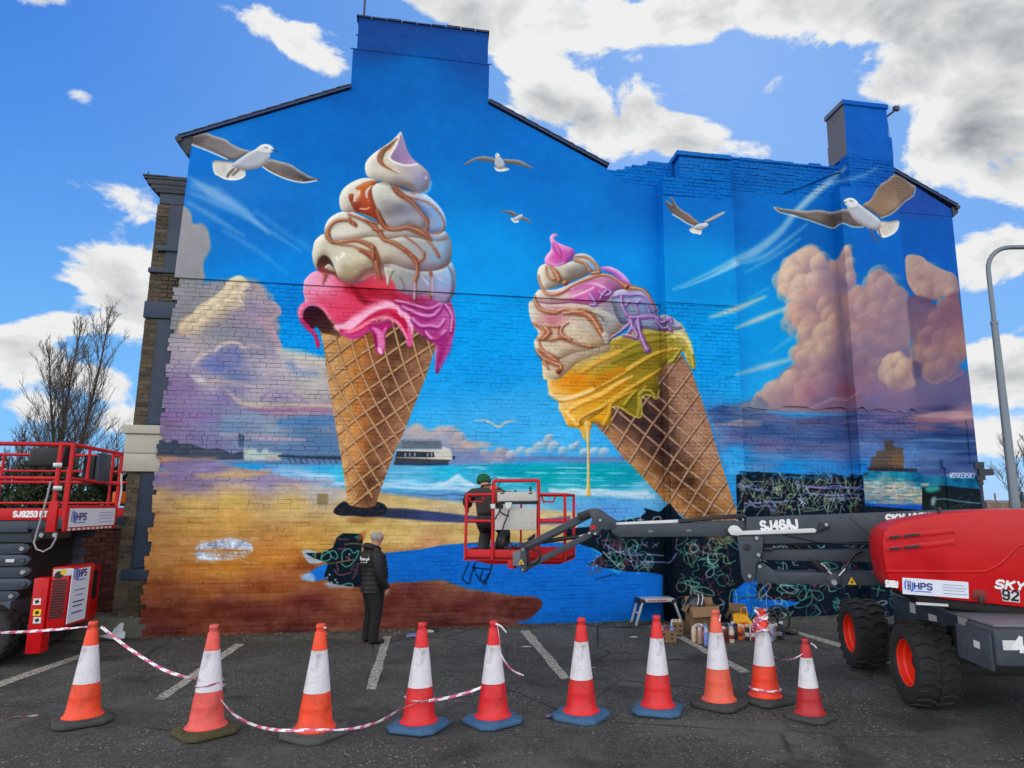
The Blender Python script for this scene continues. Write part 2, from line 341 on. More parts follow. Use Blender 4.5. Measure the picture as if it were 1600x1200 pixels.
for q, w, c, a in ((A(500,140, 560,165, 600,185), [3,12,3], (208,202,196), .8), (A(600,180, 720,175, 880,200, 1060,230), [3,8,8,3], (196,168,166), .6), (A(780,260, 900,350, 1100,375, 1350,375, 1580,370), [3,6,8,8,6], (206,184,160), .85),
    (A(940,395, 1080,405, 1300,400, 1580,410), [4,9,9,10], (146,110,150), .8), (A(1100,430, 1300,420, 1580,420), [3,4,3], (188,150,160), .6), (A(1050,310, 1130,280, 1250,290, 1400,340), [8,14,14,6], (140,126,170), .7), (A(1070,320, 1110,290, 1200,270, 1330,320), 3, (200,176,170), .7),
    (A(760,470, 860,465, 1000,460, 1090,480), [8,12,12,6], (136,160,184), .6), (A(720,595, 900,605, 1100,620, 1380,635), [3,6,8,3], (190,164,178), .75), (A(1180,500, 1350,490, 1580,480), [10,16,18], (66,122,178), .7), (A(350,600, 560,640, 760,690), [16,24,14], (120,112,160), .35), (A(300,440, 480,450, 640,440), [20,26,10], (140,104,164), .4)):
    stroke(q, w, c, a, 4)
# --- far headland, town and the long pier
fill(A(200,610, 260,620, 300,660, 330,655, 350,635, 385,635, 400,668, 480,665, 560,690, 620,710, 700,700, 760,720, 820,745, 900,720, 910,790, 640,790, 400,775, 200,770), [(250,690,(66,76,92)),(330,705,(72,82,96)),(380,715,(66,78,100))], 1., .5, False, .3)
fill(A(195,770, 330,765, 480,780, 640,775, 700,790, 560,800, 330,825, 195,830), (186,140,104), .95, 1.5)
fill(A(860,590, 905,590, 900,690, 865,690), (60,90,120), .7, .8, False)
stroke(A(870,580, 875,690), 1, (40,52,72), .9); stroke(A(900,600, 895,690), 1, (40,52,72), .9)
fill(A(905,705, 1005,705, 1008,735, 1045,735, 1050,708, 1090,705, 1095,735, 1200,740, 1195,795, 905,795), (176,190,186), 1., .5, False)
fill(A(1085,765, 1195,765, 1190,795, 1085,795), (170,160,158), .9, .5, False)
for x in range(920, 1190, 22): stroke(A(x,745, x,760), .8, (120,135,140), .7)
# --- sea
SEA = [(400,740,(130,150,200)),(450,748,(140,190,226)),(500,735,(60,170,220)),(540,740,(60,190,220)),(700,735,(40,180,215)),(650,755,(110,190,226)),(800,735,(10,160,185)),(850,745,(0,160,172)),(930,740,(0,158,172)),(980,745,(10,150,170)),
 (880,765,(60,185,200)),(700,770,(100,150,200)),(650,785,(90,130,186)),(820,785,(150,186,214)),(900,790,(110,170,222)),(980,790,(90,160,220)),(1000,770,(120,190,226)),(950,800,(90,150,215)),(560,770,(110,150,205))]
fill(P_(420,728, 560,726, 700,724, 860,724, 1010,722, 1060,760, 1060,840, 900,840, 760,815, 560,790, 470,768, 380,740), SEA, 1., 1.5, False)
for i in range(90):
    x = prng.uniform(470, 1010); y = prng.uniform(730, 772); L = prng.uniform(12, 60)
    c = [(170,225,240),(0,140,165),(90,205,220),(225,240,245)][prng.integers(4)]
    stroke(P_(x,y, x+L*.5,y+prng.uniform(-1.5,1.5), x+L,y+.5), prng.uniform(1,2.4), c, prng.uniform(.3,.75), .8, taper=4)
for y0, x0, x1, c, w in ((759,560,760,(205,228,242),5),(754,600,740,(190,224,240),4),(770,590,740,(70,104,160),2.5),(777,600,735,(70,110,170),2),(766,860,1010,(214,226,232),7),(772,880,1020,(200,214,226),6),(750,420,540,(200,216,232),5),(757,450,530,(176,190,222),5)):
    xs = np.linspace(x0, x1, 9); stroke(list(zip(xs, y0 + prng.uniform(-2, 2, 9) + (xs - x0) * .03)), w, c, .7, 2.)
for q, w in ((P_(690,758, 706,748, 716,744, 724,750, 740,757), [2,5,7,5,2]), (P_(680,759, 700,754, 716,750, 735,757, 750,760), [3,6,9,6,3]), (P_(705,750, 713,743, 718,740), [4,4,1])): stroke(q, w, (222,234,242), .55, 2.5)
fill(P_(660,700, 610,690, 648,662, 668,672, 690,668, 715,672, 730,690, 760,705, 790,700, 792,722, 600,726), [(655,675,(190,176,170)),(650,700,(120,140,186)),(720,690,(176,160,160)),(740,712,(120,134,176)),(780,712,(160,150,170)),(690,712,(100,126,178))], .95, 2.5)
puffs([(690,676,12),(705,674,10),(718,684,10),(652,672,9),(730,694,8),(758,708,7),(782,706,8)], (206,184,170), (182,164,160), (120,136,180), (-.3,-.9), .9, .6)
fill(P_(725,694, 745,690, 762,692, 770,697, 745,700, 728,700), (196,170,156), .85, 1.5)
puffs([(800,712,9),(815,706,9),(830,708,9),(845,700,11),(857,692,9),(859,684,7),(866,700,11),(880,706,8),(897,700,8),(902,694,5),(914,708,8),(930,706,8),(945,708,9)], (200,206,206), (156,168,186), (104,128,166), (-.5,-.8), 1., .85)
stroke(P_(790,719, 850,716, 920,718, 1000,716), [6,10,10,8], (104,120,168), .75, 3)
# pier pavilion
stroke(P_(435,712, 480,714, 532,715), [3,4.5,5], (52,62,82), 1, .5)
for x in range(450, 534, 9): stroke(P_(x,716, x+4,723), 1.6, (48,60,82), .8, .5)
D = crop(480, 590, 5.714)
fill(D(830,560, 1185,565, 1200,635, 800,640), (116,128,140), 1, .4, False)
for i in range(28): stroke(D(850+i*12.5,562, 850+i*13.2,632), 1, (70,82,98), .75)
fill(D(800,640, 1200,640, 1205,610, 1280,640, 1295,690, 1300,730, 1260,760, 780,765), (198,196,186), 1, .5, False)
fill(D(800,655, 1130,665, 1138,712, 785,712), (52,58,70), 1, .4, False)
for a in (870, 910, 955, 1070, 1105): fill(D(a,670, a+12,670, a+12,705, a,705), (170,172,168), .9, .3, False)
fill(D(785,714, 1290,735, 1250,762, 780,765), (70,70,76), 1, .4, False); fill(D(1298,700, 1320,700, 1318,732, 1298,732), (48,54,66), .9, .4, False)
stroke(D(780,765, 1000,770, 1250,768), 4, (24,52,84), .8, 1)
for i in range(30): stroke(D(785+i*14,765, 785+i*14,780), 1, (30,60,92), .6)
stroke(P_(740,657, 752,656, 762,658, 773,664, 780,666, 790,659, 800,657, 808,657), [1,3,4,4,5,4,3,1], (176,190,196), .95, .6)
# --- beach
SAND = [(240,730,(168,132,116)),(240,745,(118,110,150)),(280,740,(132,120,158)),(330,735,(130,122,164)),(420,752,(150,140,172)),(300,756,(138,122,148)),(360,746,(180,156,140)),(440,760,(182,164,150)),(500,765,(176,170,170)),(240,770,(190,158,112)),(300,785,(202,168,102)),(360,782,(206,174,104)),(450,785,(208,178,112)),
 (560,800,(205,178,116)),(640,800,(208,184,128)),(700,790,(200,180,140)),(620,835,(206,176,108)),(720,838,(206,176,112)),(850,800,(204,184,140)),(800,835,(196,168,112)),(240,830,(188,138,84)),(300,825,(196,150,82)),(300,855,(190,140,84)),(360,805,(204,160,86)),(480,850,(204,160,82)),
 (300,890,(186,120,58)),(350,885,(196,132,58)),(420,870,(194,128,58)),(250,880,(178,124,72)),(460,860,(196,130,64)),(480,885,(150,86,52)),(440,905,(158,94,54)),(260,915,(146,86,56)),(330,920,(156,92,54)),(400,915,(150,88,52)),(270,950,(118,66,52)),(350,945,(116,64,52)),(230,970,(108,58,50)),(400,960,(106,56,50)),(250,990,(96,52,46)),
 (480,940,(112,58,52)),(460,990,(92,52,46)),(640,920,(114,60,56)),(600,960,(108,58,52)),(740,950,(110,60,56)),(820,950,(100,58,54)),(700,980,(92,54,50)),(640,870,(196,148,94)),(680,855,(196,140,96)),(700,865,(190,142,100)),(540,870,(196,150,84)),(520,905,(150,88,58)),(560,830,(210,180,110))]
sl, m = mask(P_(180,745, 330,722, 420,738, 480,756, 560,766, 640,776, 720,784, 800,792, 900,800, 905,845, 905,1030, 180,1030), 6, False)
put(sl, blur(m, 2), np.clip(field(sl, SAND, 3.2) + ((N_ST[sl] - .5) * .16 + (N_SM[sl] - .5) * .06)[..., None], 0, 1))
stroke(A(200,850, 330,820, 480,808, 640,800), [10,14,6], (118,108,150), .7, 4); stroke(A(540,915, 700,915, 900,910, 1100,880), [6,10,9,5], (196,162,118), .7, 3); stroke(A(560,960, 760,950, 1000,960, 1300,955, 1580,960), [4,9,10,8], (146,134,164), .75, 3)
stroke(A(180,1000, 300,960, 480,955, 640,975), [8,14,10,4], (136,118,146), .7, 4)
fill(A(1300,880, 1420,885, 1600,920, 1600,960, 1400,940), (190,206,226), .7, 3)
# wet scrubbed patch
q = mask(P_(302,862, 312,852, 330,846, 365,842, 385,846, 396,856, 388,866, 370,872, 340,875, 312,873), 14)
e = blur(q[1], 4); m = np.clip((e - .25 + (N_SM[q[0]] - .5) * .5) * 2.2, 0, 1) * np.clip(.45 + (N_ST[q[0]] - .44) * 7 + (N_FI[q[0]] - .5) * .7, .1, 1)
put(q[0], m, np.clip(col((176,184,204)) + ((N_SM[q[0]] - .5) * .55 + (N_FI[q[0]] - .5) * .3)[..., None], 0, 1))
for i in range(60):
    x, y = prng.uniform(300, 398), prng.uniform(838, 880); L = prng.uniform(5, 16); stroke(P_(x,y, x+L,y+prng.uniform(-2,2)), prng.uniform(1,2.2), [(190,198,214),(150,160,186),(196,150,90),(206,212,224)][prng.integers(4)], .45, .7, taper=4)
# --- painted pools of blue
fill(P_(600,864, 630,861, 660,858, 690,852, 724,849, 770,848, 840,848, 880,848, 912,852, 925,858, 940,868, 922,878, 914,884, 950,888, 962,896, 980,893, 1010,894, 1036,898, 1037,930, 1034,968, 840,974, 800,974, 828,968, 846,950, 848,940, 838,932, 800,930, 760,924, 730,921, 716,916, 690,907, 648,910, 620,909, 604,912), (22,112,206), 1, .5, False, .1)
q = mask(P_(600,846, 1040,846, 1040,974, 600,974), 0, False); 
fill(P_(848,960, 900,960, 1036,950, 1036,976, 830,976), (20,96,176), .5, 4)
stroke(P_(722,850, 760,847, 800,849), 2, (60,70,90), .5, 1)
stroke(P_(604,913, 640,910, 690,906, 716,915, 760,925, 800,931, 836,933), 1.6, (130,104,84), .8, .6)
K = crop(440, 780, 5.)
fill(K(160,400, 260,405, 330,470, 300,500, 230,505, 190,470), (168,184,204), .9, 1.2, True, .2)
fill(K(150,610, 200,580, 300,520, 365,500, 365,620, 260,640, 180,630), (30,120,214), 1, .8, False, .2)
fill(K(150,600, 230,575, 260,640, 170,630), (178,196,208), .8, 1.5)
fill(K(330,660, 400,640, 560,690, 450,690, 380,690), (160,180,196), .8, 1.5)
fill(K(180,420, 300,420, 400,380, 430,300, 480,265, 620,270, 640,300, 620,420, 640,690, 480,675, 380,655, 330,600, 365,500, 250,460), (22,38,50), 1, .8, False, .2)
fill(K(590,330, 650,300, 660,260, 690,240, 620,260), (170,90,50), .7, 2)
MINT, TEAL, YEL, ORG, PNK, LAV, WHT, MAU = (112,198,166), (66,146,140), (156,176,118), (180,136,84), (176,90,100), (150,152,212), (178,198,204), (128,70,84)
for q, c in ((K(250,480, 265,430, 255,420, 245,440), YEL), (K(310,470, 320,410, 370,410, 380,460, 330,485, 310,450, 400,400, 435,440, 420,465, 380,440), MINT), (K(470,480, 475,410, 530,385, 560,420, 600,400, 585,450, 540,510, 500,525, 465,500), MINT), (K(490,350, 560,345, 620,350), ORG), (K(440,310, 520,312), PNK), (K(360,500, 450,490, 560,470), ORG), (K(410,550, 450,590, 540,570), PNK), (K(430,500, 440,560), PNK),
    (K(540,540, 600,500, 550,620, 590,560, 545,545), MAU), (K(470,670, 520,655, 555,665, 550,685), MINT), (K(440,385, 500,385), PNK), (K(570,290, 600,300), TEAL), (K(600,280, 575,305), TEAL), (K(500,450, 530,470, 520,445), PNK)):
    stroke(q, 1.5, c, .85, .3)
for x, y in ((355,612),(390,650),(420,630),(435,650),(375,590),(530,430)): fill(K(x,y-8, x+8,y, x,y+8, x-8,y), WHT, .9, .4)
A = crop(700, 720, 6.154)
for q in (A(200,980, 160,1070, 140,1130, 200,1180, 220,1100, 260,980), A(230,1020, 320,1035, 400,1040), A(270,1090, 310,1160), A(420,990, 400,1070, 330,1180), A(330,1060, 310,1130, 370,1180), A(400,1080, 350,1190), A(260,1060, 250,1000)):
    stroke(q, 1.8, (14,22,36), .9, .3)
stroke(P_(930,905, 948,900, 962,896), 1.6, (20,40,60), .8, .3)
# base of the upright cone and its long shadow
fill(P_(545,790, 590,790, 606,794, 640,795, 700,802, 760,808, 840,812, 890,806, 895,818, 830,820, 760,818, 680,815, 620,810, 560,806), [(600,800,(52,60,84)),(680,808,(62,74,116)),(780,813,(74,84,126)),(860,812,(84,100,150))], 1, 1, False)
fill(P_(540,812, 560,806, 590,808, 575,816, 556,818), (150,96,64), .5, 2)
fill(P_(521,800, 527,790, 538,783, 546,787, 562,786, 590,784, 604,792, 600,804, 575,808, 550,806, 532,806), (38,42,52), 1, .8, True, .2)
for i in range(26): 
    x, y = prng.uniform(526, 598), prng.uniform(788, 804); stroke(P_(x,y, x+prng.uniform(-4,4),y+prng.uniform(-3,3)), 1.1, [(70,86,110),(96,80,60),(24,24,32)][prng.integers(3)], .7, .3)

def lattice(clip_pts, fams, hi, lo, w):
    q = mask(clip_pts, 0, False); sl, m = q; whole = CV.copy(); keep = whole[sl]
    for pts, wf in fams:
        stroke([(x + 1.3, y + 1.5) for x, y in pts], w * wf * 1.1, lo, .6, .8); stroke([(x - .9, y - .9) for x, y in pts], w * wf, lo, .25, 1.); stroke(pts, w * wf, hi, .9, .3)
    new = keep + (CV[sl] - keep) * m[..., None]; CV[:] = whole; CV[sl] = new
def cone_shade(poly, ctrl):
    sl, m = mask(poly, 0, False)
    put(sl, m, np.clip(field(sl, ctrl, 3.) + ((N_SM[sl] - .5) * .10 + (N_FI[sl] - .5) * .05)[..., None], 0, 1))
# ================= cone one
C1 = P_(490,478, 497,505, 503,530, 508,558, 511.5,590, 522,650, 532.5,712, 540,765, 545,789, 556,792, 574,794, 587,790, 597,758, 618,704, 636,663, 646,637, 664,593, 680,545, 700,500, 690,470)
ctrl = []
prof = [(0,(206,164,112)),(.1,(196,150,100)),(.2,(200,144,84)),(.32,(196,122,60)),(.44,(146,92,56)),(.55,(112,74,56)),(.68,(108,74,58)),(.8,(138,98,74)),(.92,(164,120,92)),(1,(150,106,80))]
for y in range(500, 800, 28):
    xl = 496 + (y - 502) * .172; xr = 691 - (y - 521) * .398
    for u, c in prof:
        k = 1.03 if y > 640 else .98; k = k * (.72 if y < 545 and u > .5 else 1.) * (.8 if y > 745 and u > .3 else 1)
        ctrl.append((xl + u * (xr - xl), y, tuple(np.array(c) * k)))
cone_shade(C1, ctrl)
fam = []
for y in (496, 520, 544, 568, 593, 620, 649, 678, 707, 738, 766, 792):
    x = 496 + (y - 502) * .172
    fam.append((P_(x,y, x+36,y-29, x+72,y-54, x+125,y-92, x+190,y-134), 1))
for k in range(-3, 9):
    x = 500 + k * 24.5; y = 530 + k * 2
    fam.append((P_(x-12,y-46, x,y, x+13,y+42, x+38,y+96, x+56,y+126, x+84,y+172, x+130,y+250), .9))
lattice(C1, fam, (196,156,116), (70,40,28), 3.2)
for i in range(60):
    u = prng.random(); y = prng.uniform(560, 780); x = 496 + (y - 502) * .172 + u * (195 - (y - 510) * .57)
    stroke(P_(x,y, x+prng.uniform(3,12),y+prng.uniform(-6,2)), 1.5, [(226,170,110),(90,56,40)][int(u > .45)], .25, 1)
A = crop(460, 195, 5.714); B = crop(450, 390, 5.714)
# pink skirt
fill(B(120,620, 130,560, 180,510, 260,510, 330,560, 390,650, 470,770, 380,760, 300,740, 250,690, 200,720), [(475,500,(70,26,44)),(490,485,(56,26,38)),(510,510,(70,44,40)),(525,520,(110,74,54))], 1, 1)
PK = [(480,440,(222,160,190)),(478,460,(226,130,160)),(500,445,(230,150,180)),(500,470,(220,80,116)),(520,480,(222,70,104)),(540,480,(222,72,104)),(560,470,(214,60,92)),(580,455,(190,40,64)),(600,445,(200,52,72)),(560,452,(206,44,70)),(620,465,(170,44,74)),(650,470,(150,50,96)),(600,480,(226,120,150)),
 (680,480,(160,70,140)),(700,490,(190,100,170)),(660,500,(176,60,136)),(690,510,(196,90,160)),(680,530,(150,40,110)),(700,540,(180,60,140)),(690,560,(140,36,110)),(685,578,(96,40,110)),(540,515,(196,60,100)),(560,510,(200,40,70)),(620,490,(200,40,80)),(480,480,(224,150,176)),(470,500,(200,90,130)),(490,525,(150,30,66)),(500,540,(136,28,60))]
vol(B(140,300, 150,270, 200,215, 270,190, 420,210, 560,300, 700,300, 900,300, 1000,350, 1330,420, 1440,450, 1480,540, 1495,640, 1480,760, 1440,890, 1380,1010, 1340,1105, 1315,1090, 1312,960, 1310,840, 1240,800, 1130,720, 1112,725, 1105,850, 1080,872, 1060,850, 1050,770, 1010,700, 950,640, 900,620, 800,620, 730,720, 660,780, 580,800, 520,770, 450,720, 380,610, 330,550, 240,500, 165,520, 135,580, 145,660, 220,720, 270,790, 290,860, 265,882, 245,850, 230,770, 170,710, 110,640, 88,560, 108,500, 150,455, 135,380), PK, (246,180,210), (150,24,84), r=4, k=.7, rim=.25)
stroke(B(105,600, 100,560, 125,505, 180,480, 250,480, 320,530, 370,610), [5,7,8,7,5,4], (236,120,160), .8, 1.5); stroke(B(120,630, 180,700, 240,760, 265,860), [7,8,7,4], (190,50,110), .9, 1)
stroke(B(560,300, 640,420, 700,470, 800,480), [6,10,9,3], (110,20,36), .65, 3); stroke(B(560,330, 700,350, 850,370, 960,420), [20,26,20,6], (150,24,40), .55, 5)
stroke(B(430,690, 520,690, 620,620, 740,540, 860,495, 950,520, 1040,580, 1090,660, 1100,760), [8,15,18,16,14,13,10,8,5], (244,196,218), .85, 2.5)
stroke(B(400,620, 480,600, 600,560, 720,500, 850,470), [5,12,12,9,3], (224,70,104), .55, 4)
stroke(B(470,720, 560,740, 640,690, 740,600, 860,545, 960,560, 1020,640, 1060,740), [5,9,9,8,8,9,8,5], (190,20,60), .75, 2)
stroke(B(500,745, 600,715, 700,655, 780,615, 880,605, 960,640, 1020,710, 1060,790), [5,6,6,5,5,5,5,4], (250,140,170), .85, 1)
stroke(B(480,750, 580,775, 680,730, 740,680, 820,640, 900,635), [6,9,7,5,4,3], (200,70,140), .8, 1.5)
fill(B(720,690, 800,655, 900,650, 960,680, 900,700, 870,760, 860,900, 830,936, 790,915, 770,800, 740,730), (176,40,112), 1, .8); 
stroke(B(760,700, 810,740, 830,830, 820,900), [4,9,11,8], (236,140,190), .8, 1.5); stroke(B(870,700, 845,760, 850,860), 4, (226,110,170), .8, 1); stroke(B(810,880, 830,920), 4, (250,200,225), .9, .8); stroke(B(770,760, 785,860), 3, (110,20,70), .6, 1)
stroke(B(1075,700, 1090,780, 1085,840), [5,8,7], (226,90,150), .9, 1); stroke(B(1000,560, 1010,600), [8,2], (246,190,220), .8, 1)
for q, w in ((B(1020,520, 1100,560, 1200,600, 1290,600, 1350,540, 1370,500), 8), (B(1110,630, 1180,690, 1270,690, 1340,700, 1390,640), 8), (B(1230,750, 1270,800, 1330,800, 1400,740), 8), (B(960,470, 1100,500, 1250,540, 1350,500), 6), (B(1400,500, 1460,600, 1450,740), 6)):
    stroke(q, w, (130,34,100), .65, 2); stroke([(x, y - 3.2) for x, y in q], w * .55, (228,150,206), .85, 1)
stroke(B(1340,800, 1400,860, 1370,960, 1330,1080), [18,22,14,5], (160,44,120), .7, 3); stroke(B(1460,780, 1420,900, 1350,1050), [5,7,3], (190,90,170), .6, 2)
# cream tiers
fill(B(430,120, 800,90, 1150,120, 1400,200, 1350,320, 950,330, 850,260, 640,280, 520,290), [(560,430,(170,120,116)),(600,425,(150,128,124)),(650,425,(150,146,152)),(690,430,(140,156,184))], 1, 1)
vol(B(860,120, 1000,140, 1100,170, 1300,190, 1440,110, 1488,170, 1500,300, 1482,400, 1440,465, 1380,482, 1300,440, 1220,400, 1150,410, 1020,380, 940,330, 900,280), [(610,420,(168,166,158)),(630,430,(150,148,146)),(660,430,(140,146,160)),(690,440,(132,160,196)),(700,425,(150,182,214)),(650,460,(150,130,150)),(690,460,(160,140,180))], (206,206,204), (94,80,96), r=5, k=.8)
fill(B(420,200, 600,300, 760,230, 900,250, 960,330, 900,370, 700,340, 560,310, 470,280), [(560,440,(196,50,70)),(590,440,(216,66,82)),(540,440,(150,60,72)),(610,445,(200,60,76))], .9, 2)
vol(A(165,1110, 180,1040, 230,990, 290,970, 500,960, 800,980, 1000,960, 1200,970, 1330,950, 1390,1020, 1412,1110) + B(1465,0, 1445,120, 1370,175, 1250,195, 1150,190, 1050,170, 900,125, 800,170, 700,200, 620,280, 540,300, 470,270, 420,200, 400,120, 350,70, 290,80, 262,140, 262,185, 230,130, 215,40), [(500,390,(196,190,166)),(530,400,(206,198,174)),(560,395,(204,194,166)),(560,425,(180,166,130)),(600,385,(198,190,172)),(600,410,(170,152,126)),(640,400,(172,160,152)),(640,420,(150,128,130)),(670,390,(150,158,170)),(690,400,(120,150,184)),(700,385,(130,174,214)),(660,375,(160,160,160)),(660,420,(140,126,150)),(540,435,(150,136,108))], (236,232,216), (104,84,80), r=7, k=.95)
fill(B(258,160, 275,85, 325,50, 375,85, 410,160, 440,240, 400,225, 320,212, 280,200), [(500,405,(70,44,38)),(515,415,(96,66,50)),(500,422,(150,60,64)),(510,402,(60,44,36))], 1, 1); vol(B(325,160, 360,130, 395,150, 420,200, 360,180), (180,160,140), (220,205,190), (120,90,80), r=2)
stroke(B(440,250, 520,285, 600,270, 690,200, 800,175, 900,130), [5,10,12,10,7,3], (130,70,70), .55, 3); stroke(B(500,150, 560,200, 640,170, 760,80), [8,18,16,6], (146,128,98), .45, 6); stroke(B(470,60, 500,40, 480,30), 4, (240,240,228), .7, 1.5); stroke(B(430,70, 445,85), 4, (240,240,228), .7, 1.5)
vol(A(268,930, 300,850, 360,800, 430,775, 520,780, 700,860, 850,920, 1000,930, 1160,930, 1250,970, 1340,950, 1380,1010, 1300,1040, 1200,1030, 1000,1000, 830,1020, 700,1000, 560,1020, 420,1040, 330,1040, 280,990), [(520,350,(206,202,188)),(540,360,(212,206,190)),(580,365,(190,182,164)),(610,365,(180,174,164)),(650,368,(150,146,150)),(680,372,(140,160,190))], (236,234,224), (122,104,90), r=5, k=.95)
vol(A(400,680, 418,600, 470,540, 560,490, 650,474, 740,505, 720,580, 730,720, 800,870, 700,840, 560,785, 430,772), [(540,290,(206,200,184)),(560,310,(200,194,180)),(545,320,(186,178,162)),(580,335,(140,120,104))], (236,232,218), (120,96,80), r=6, k=1.)
vol(A(880,540, 1000,590, 1150,610, 1260,690, 1335,790, 1355,890, 1320,955, 1220,965, 1170,930, 1190,830, 1100,720, 980,650), [(650,310,(160,176,206)),(680,330,(120,158,206)),(670,345,(140,150,176)),(690,345,(120,160,206)),(640,305,(190,190,200))], (196,214,232), (90,104,140), r=5, k=1., light=(.2,-.9))
vol(A(692,590, 720,535, 800,508, 850,530, 900,600, 1000,670, 1100,740, 1170,820, 1180,920, 1100,905, 1050,890, 950,930, 850,912, 790,830, 735,730), [(600,300,(202,200,186)),(615,305,(190,188,176)),(600,320,(150,146,142)),(620,325,(112,112,124)),(640,320,(120,122,140)),(620,345,(150,152,158)),(650,345,(160,160,172)),(630,350,(176,172,176)),(600,330,(120,112,110))], (226,226,214), (92,84,92), r=6, k=.95)
fill(A(900,545, 1000,530, 1080,570, 1120,625, 1040,610, 960,600), (110,60,50), .55, 4)
vol(A(950,60, 975,120, 1010,230, 1060,310, 1130,360, 1200,430, 1216,510, 1190,580, 1130,616, 1080,600, 1000,560, 900,535, 800,510, 720,490, 655,462, 630,400, 640,330, 690,270, 770,210, 860,150, 920,90), [(585,265,(204,200,184)),(600,255,(206,200,184)),(600,275,(196,186,166)),(630,270,(180,172,168)),(650,265,(170,160,176)),(665,275,(130,130,170)),(655,290,(120,128,150)),(620,285,(140,128,122)),(615,240,(210,196,172))], (240,236,226), (108,98,104), r=6, k=1.)
fill(A(950,85, 975,140, 1010,230, 1050,300, 1095,340, 1060,360, 980,352, 900,330, 858,295, 880,240, 915,180), [(626,225,(150,132,170)),(630,245,(158,130,166)),(645,252,(176,140,180)),(615,245,(130,112,146))], 1, .8); stroke(A(930,110, 900,190, 850,270, 850,300, 900,335, 990,360, 1090,350), 3, (236,230,224), .85, .8)
stroke(A(915,120, 850,190, 790,230, 760,290, 780,340, 850,385, 930,430), [2,7,9,9,8,6,1], (148,96,66), .9, 1.2); stroke(A(880,150, 810,220, 785,280, 800,330), [2,4,6,3], (96,82,66), .7, 1.2); stroke(A(800,290, 800,330, 850,375, 930,420), 2, (240,232,220), .8, .8)
stroke(A(1060,590, 1020,540, 900,540, 760,510), [10,8,5,3], (110,84,70), .5, 3); fill(A(1170,455, 1185,470, 1180,490, 1165,475), (226,226,240), .7, 1)
stroke(A(1215,510, 1195,580, 1135,614), 5, (120,170,220), .7, 2)
# toffee sauce
def uneven(w, n=9): w = np.atleast_1d(np.array(w, float)); return np.interp(np.linspace(0, 1, n), np.linspace(0, 1, len(w)), w) * prng.uniform(.62, 1.3, n) if len(w) > 1 else w[0] * prng.uniform(.7, 1.3, n)
CA, CL, CD = (146,78,50), (196,130,92), (92,48,38)
vol(A(545,560, 620,515, 700,495, 745,512, 700,545, 690,600, 705,680, 745,770, 800,850, 835,915, 785,915, 720,840, 640,800, 545,775, 500,700, 480,625, 530,620, 525,690, 590,610, 570,590), [(570,290,(186,104,50)),(570,310,(178,84,46)),(575,325,(170,66,44)),(550,320,(120,52,44)),(590,330,(130,56,44)),(600,350,(120,56,46))], CL, CD, r=3.5, k=.8, gloss=.4)
for q in (A(545,680, 530,640, 580,590, 565,585, 530,620), A(640,640, 645,580, 690,540), A(585,745, 640,750, 665,735)): stroke(q, 2, (238,190,160), .85, .6)
vol(A(640,650, 635,600, 665,560, 690,545, 660,600, 655,650), (196,190,176), (230,226,214), (150,130,110), r=1.5)
for q, w in ((A(480,795, 620,850, 700,895, 760,960, 800,1020, 900,1060, 1000,1130, 1090,1215), [5,7,8,8,9,8,8,7]), (A(545,890, 480,850, 370,860, 300,930, 300,1000, 350,1050, 450,1040, 560,1030, 680,1080, 720,1150, 730,1220), [5,6,9,9,8,6,5,5,8,9,12]), (A(490,830, 500,880), [5,3]), (A(520,870, 545,900), [6,4]),
    (A(330,1040, 420,1065, 520,1080, 620,1130, 690,1190), [3,4,4,5,7]), (A(880,550, 940,615, 1050,690, 1120,770, 1185,850, 1180,935), [9,8,7,6,5,4]), (A(960,625, 1080,655, 1200,695, 1280,770, 1330,860, 1325,930, 1275,968, 1190,955), 3), (A(740,770, 800,900, 900,930, 1030,915, 1140,960, 1220,1030), [8,9,8,11,14,3]), (A(980,990, 1090,1070, 1150,1150, 1130,1210), 2.4), (A(1150,1000, 1230,1080, 1285,1170), [2,3,4]), (A(640,850, 740,880), 4), (A(700,930, 790,940), 4),
    (B(640,0, 730,40, 780,100, 800,190, 830,255), [6,10,10,9,5]), (B(760,-20, 760,50, 760,80), [6,8,6]), (B(1040,0, 1110,60, 1150,130, 1150,220, 1130,300, 1130,445), [5,7,9,7,5,5]), (B(1215,20, 1205,80, 1160,110), 4), (B(1265,195, 1285,280, 1270,430), [5,5,5]), (B(330,230, 310,300), [8,3]), (B(1310,-10, 1350,70), 3)):
    stroke([(x + .8, y + 1.4) for x, y in q], np.array(w) * 1.15, (80,60,54), .25, 2.5); stroke(q, uneven(w), CA if q[0][1] < 400 else (134,68,54), .8, 1.3, vol3=(CL, CD))
    stroke([(x - .9, y - .8) for x, y in q], np.array(w) * .14 + .4, (240,206,180), .4, .6, taper=3)
vol(B(860,160, 900,170, 950,180, 920,250, 905,310, 885,320, 875,240), (176,170,156), (226,222,208), (120,100,90), r=2, k=1.1)
for q in (B(1190,240, 1230,280, 1255,310), B(1330,240, 1375,275), B(1130,300, 1125,430), B(1290,250, 1285,400)): stroke(q, [3,4,3], (190,170,210), .8, .8)
stroke(B(1000,250, 1040,330, 1020,380), 3, (110,96,90), .6, 1.2); stroke(B(1430,150, 1470,250, 1460,400), 3, (70,84,110), .6, 1.2)
for i in range(80):
    x, y = prng.uniform(490, 700), prng.uniform(250, 440); yy, xx = int((y - PY0) * PS), int((x - PX0) * PS)
    if CV[yy, xx, 0] > .6: fill(P_(x-1,y, x,y-1, x+1,y, x,y+1), (246,244,236), .7, .6)
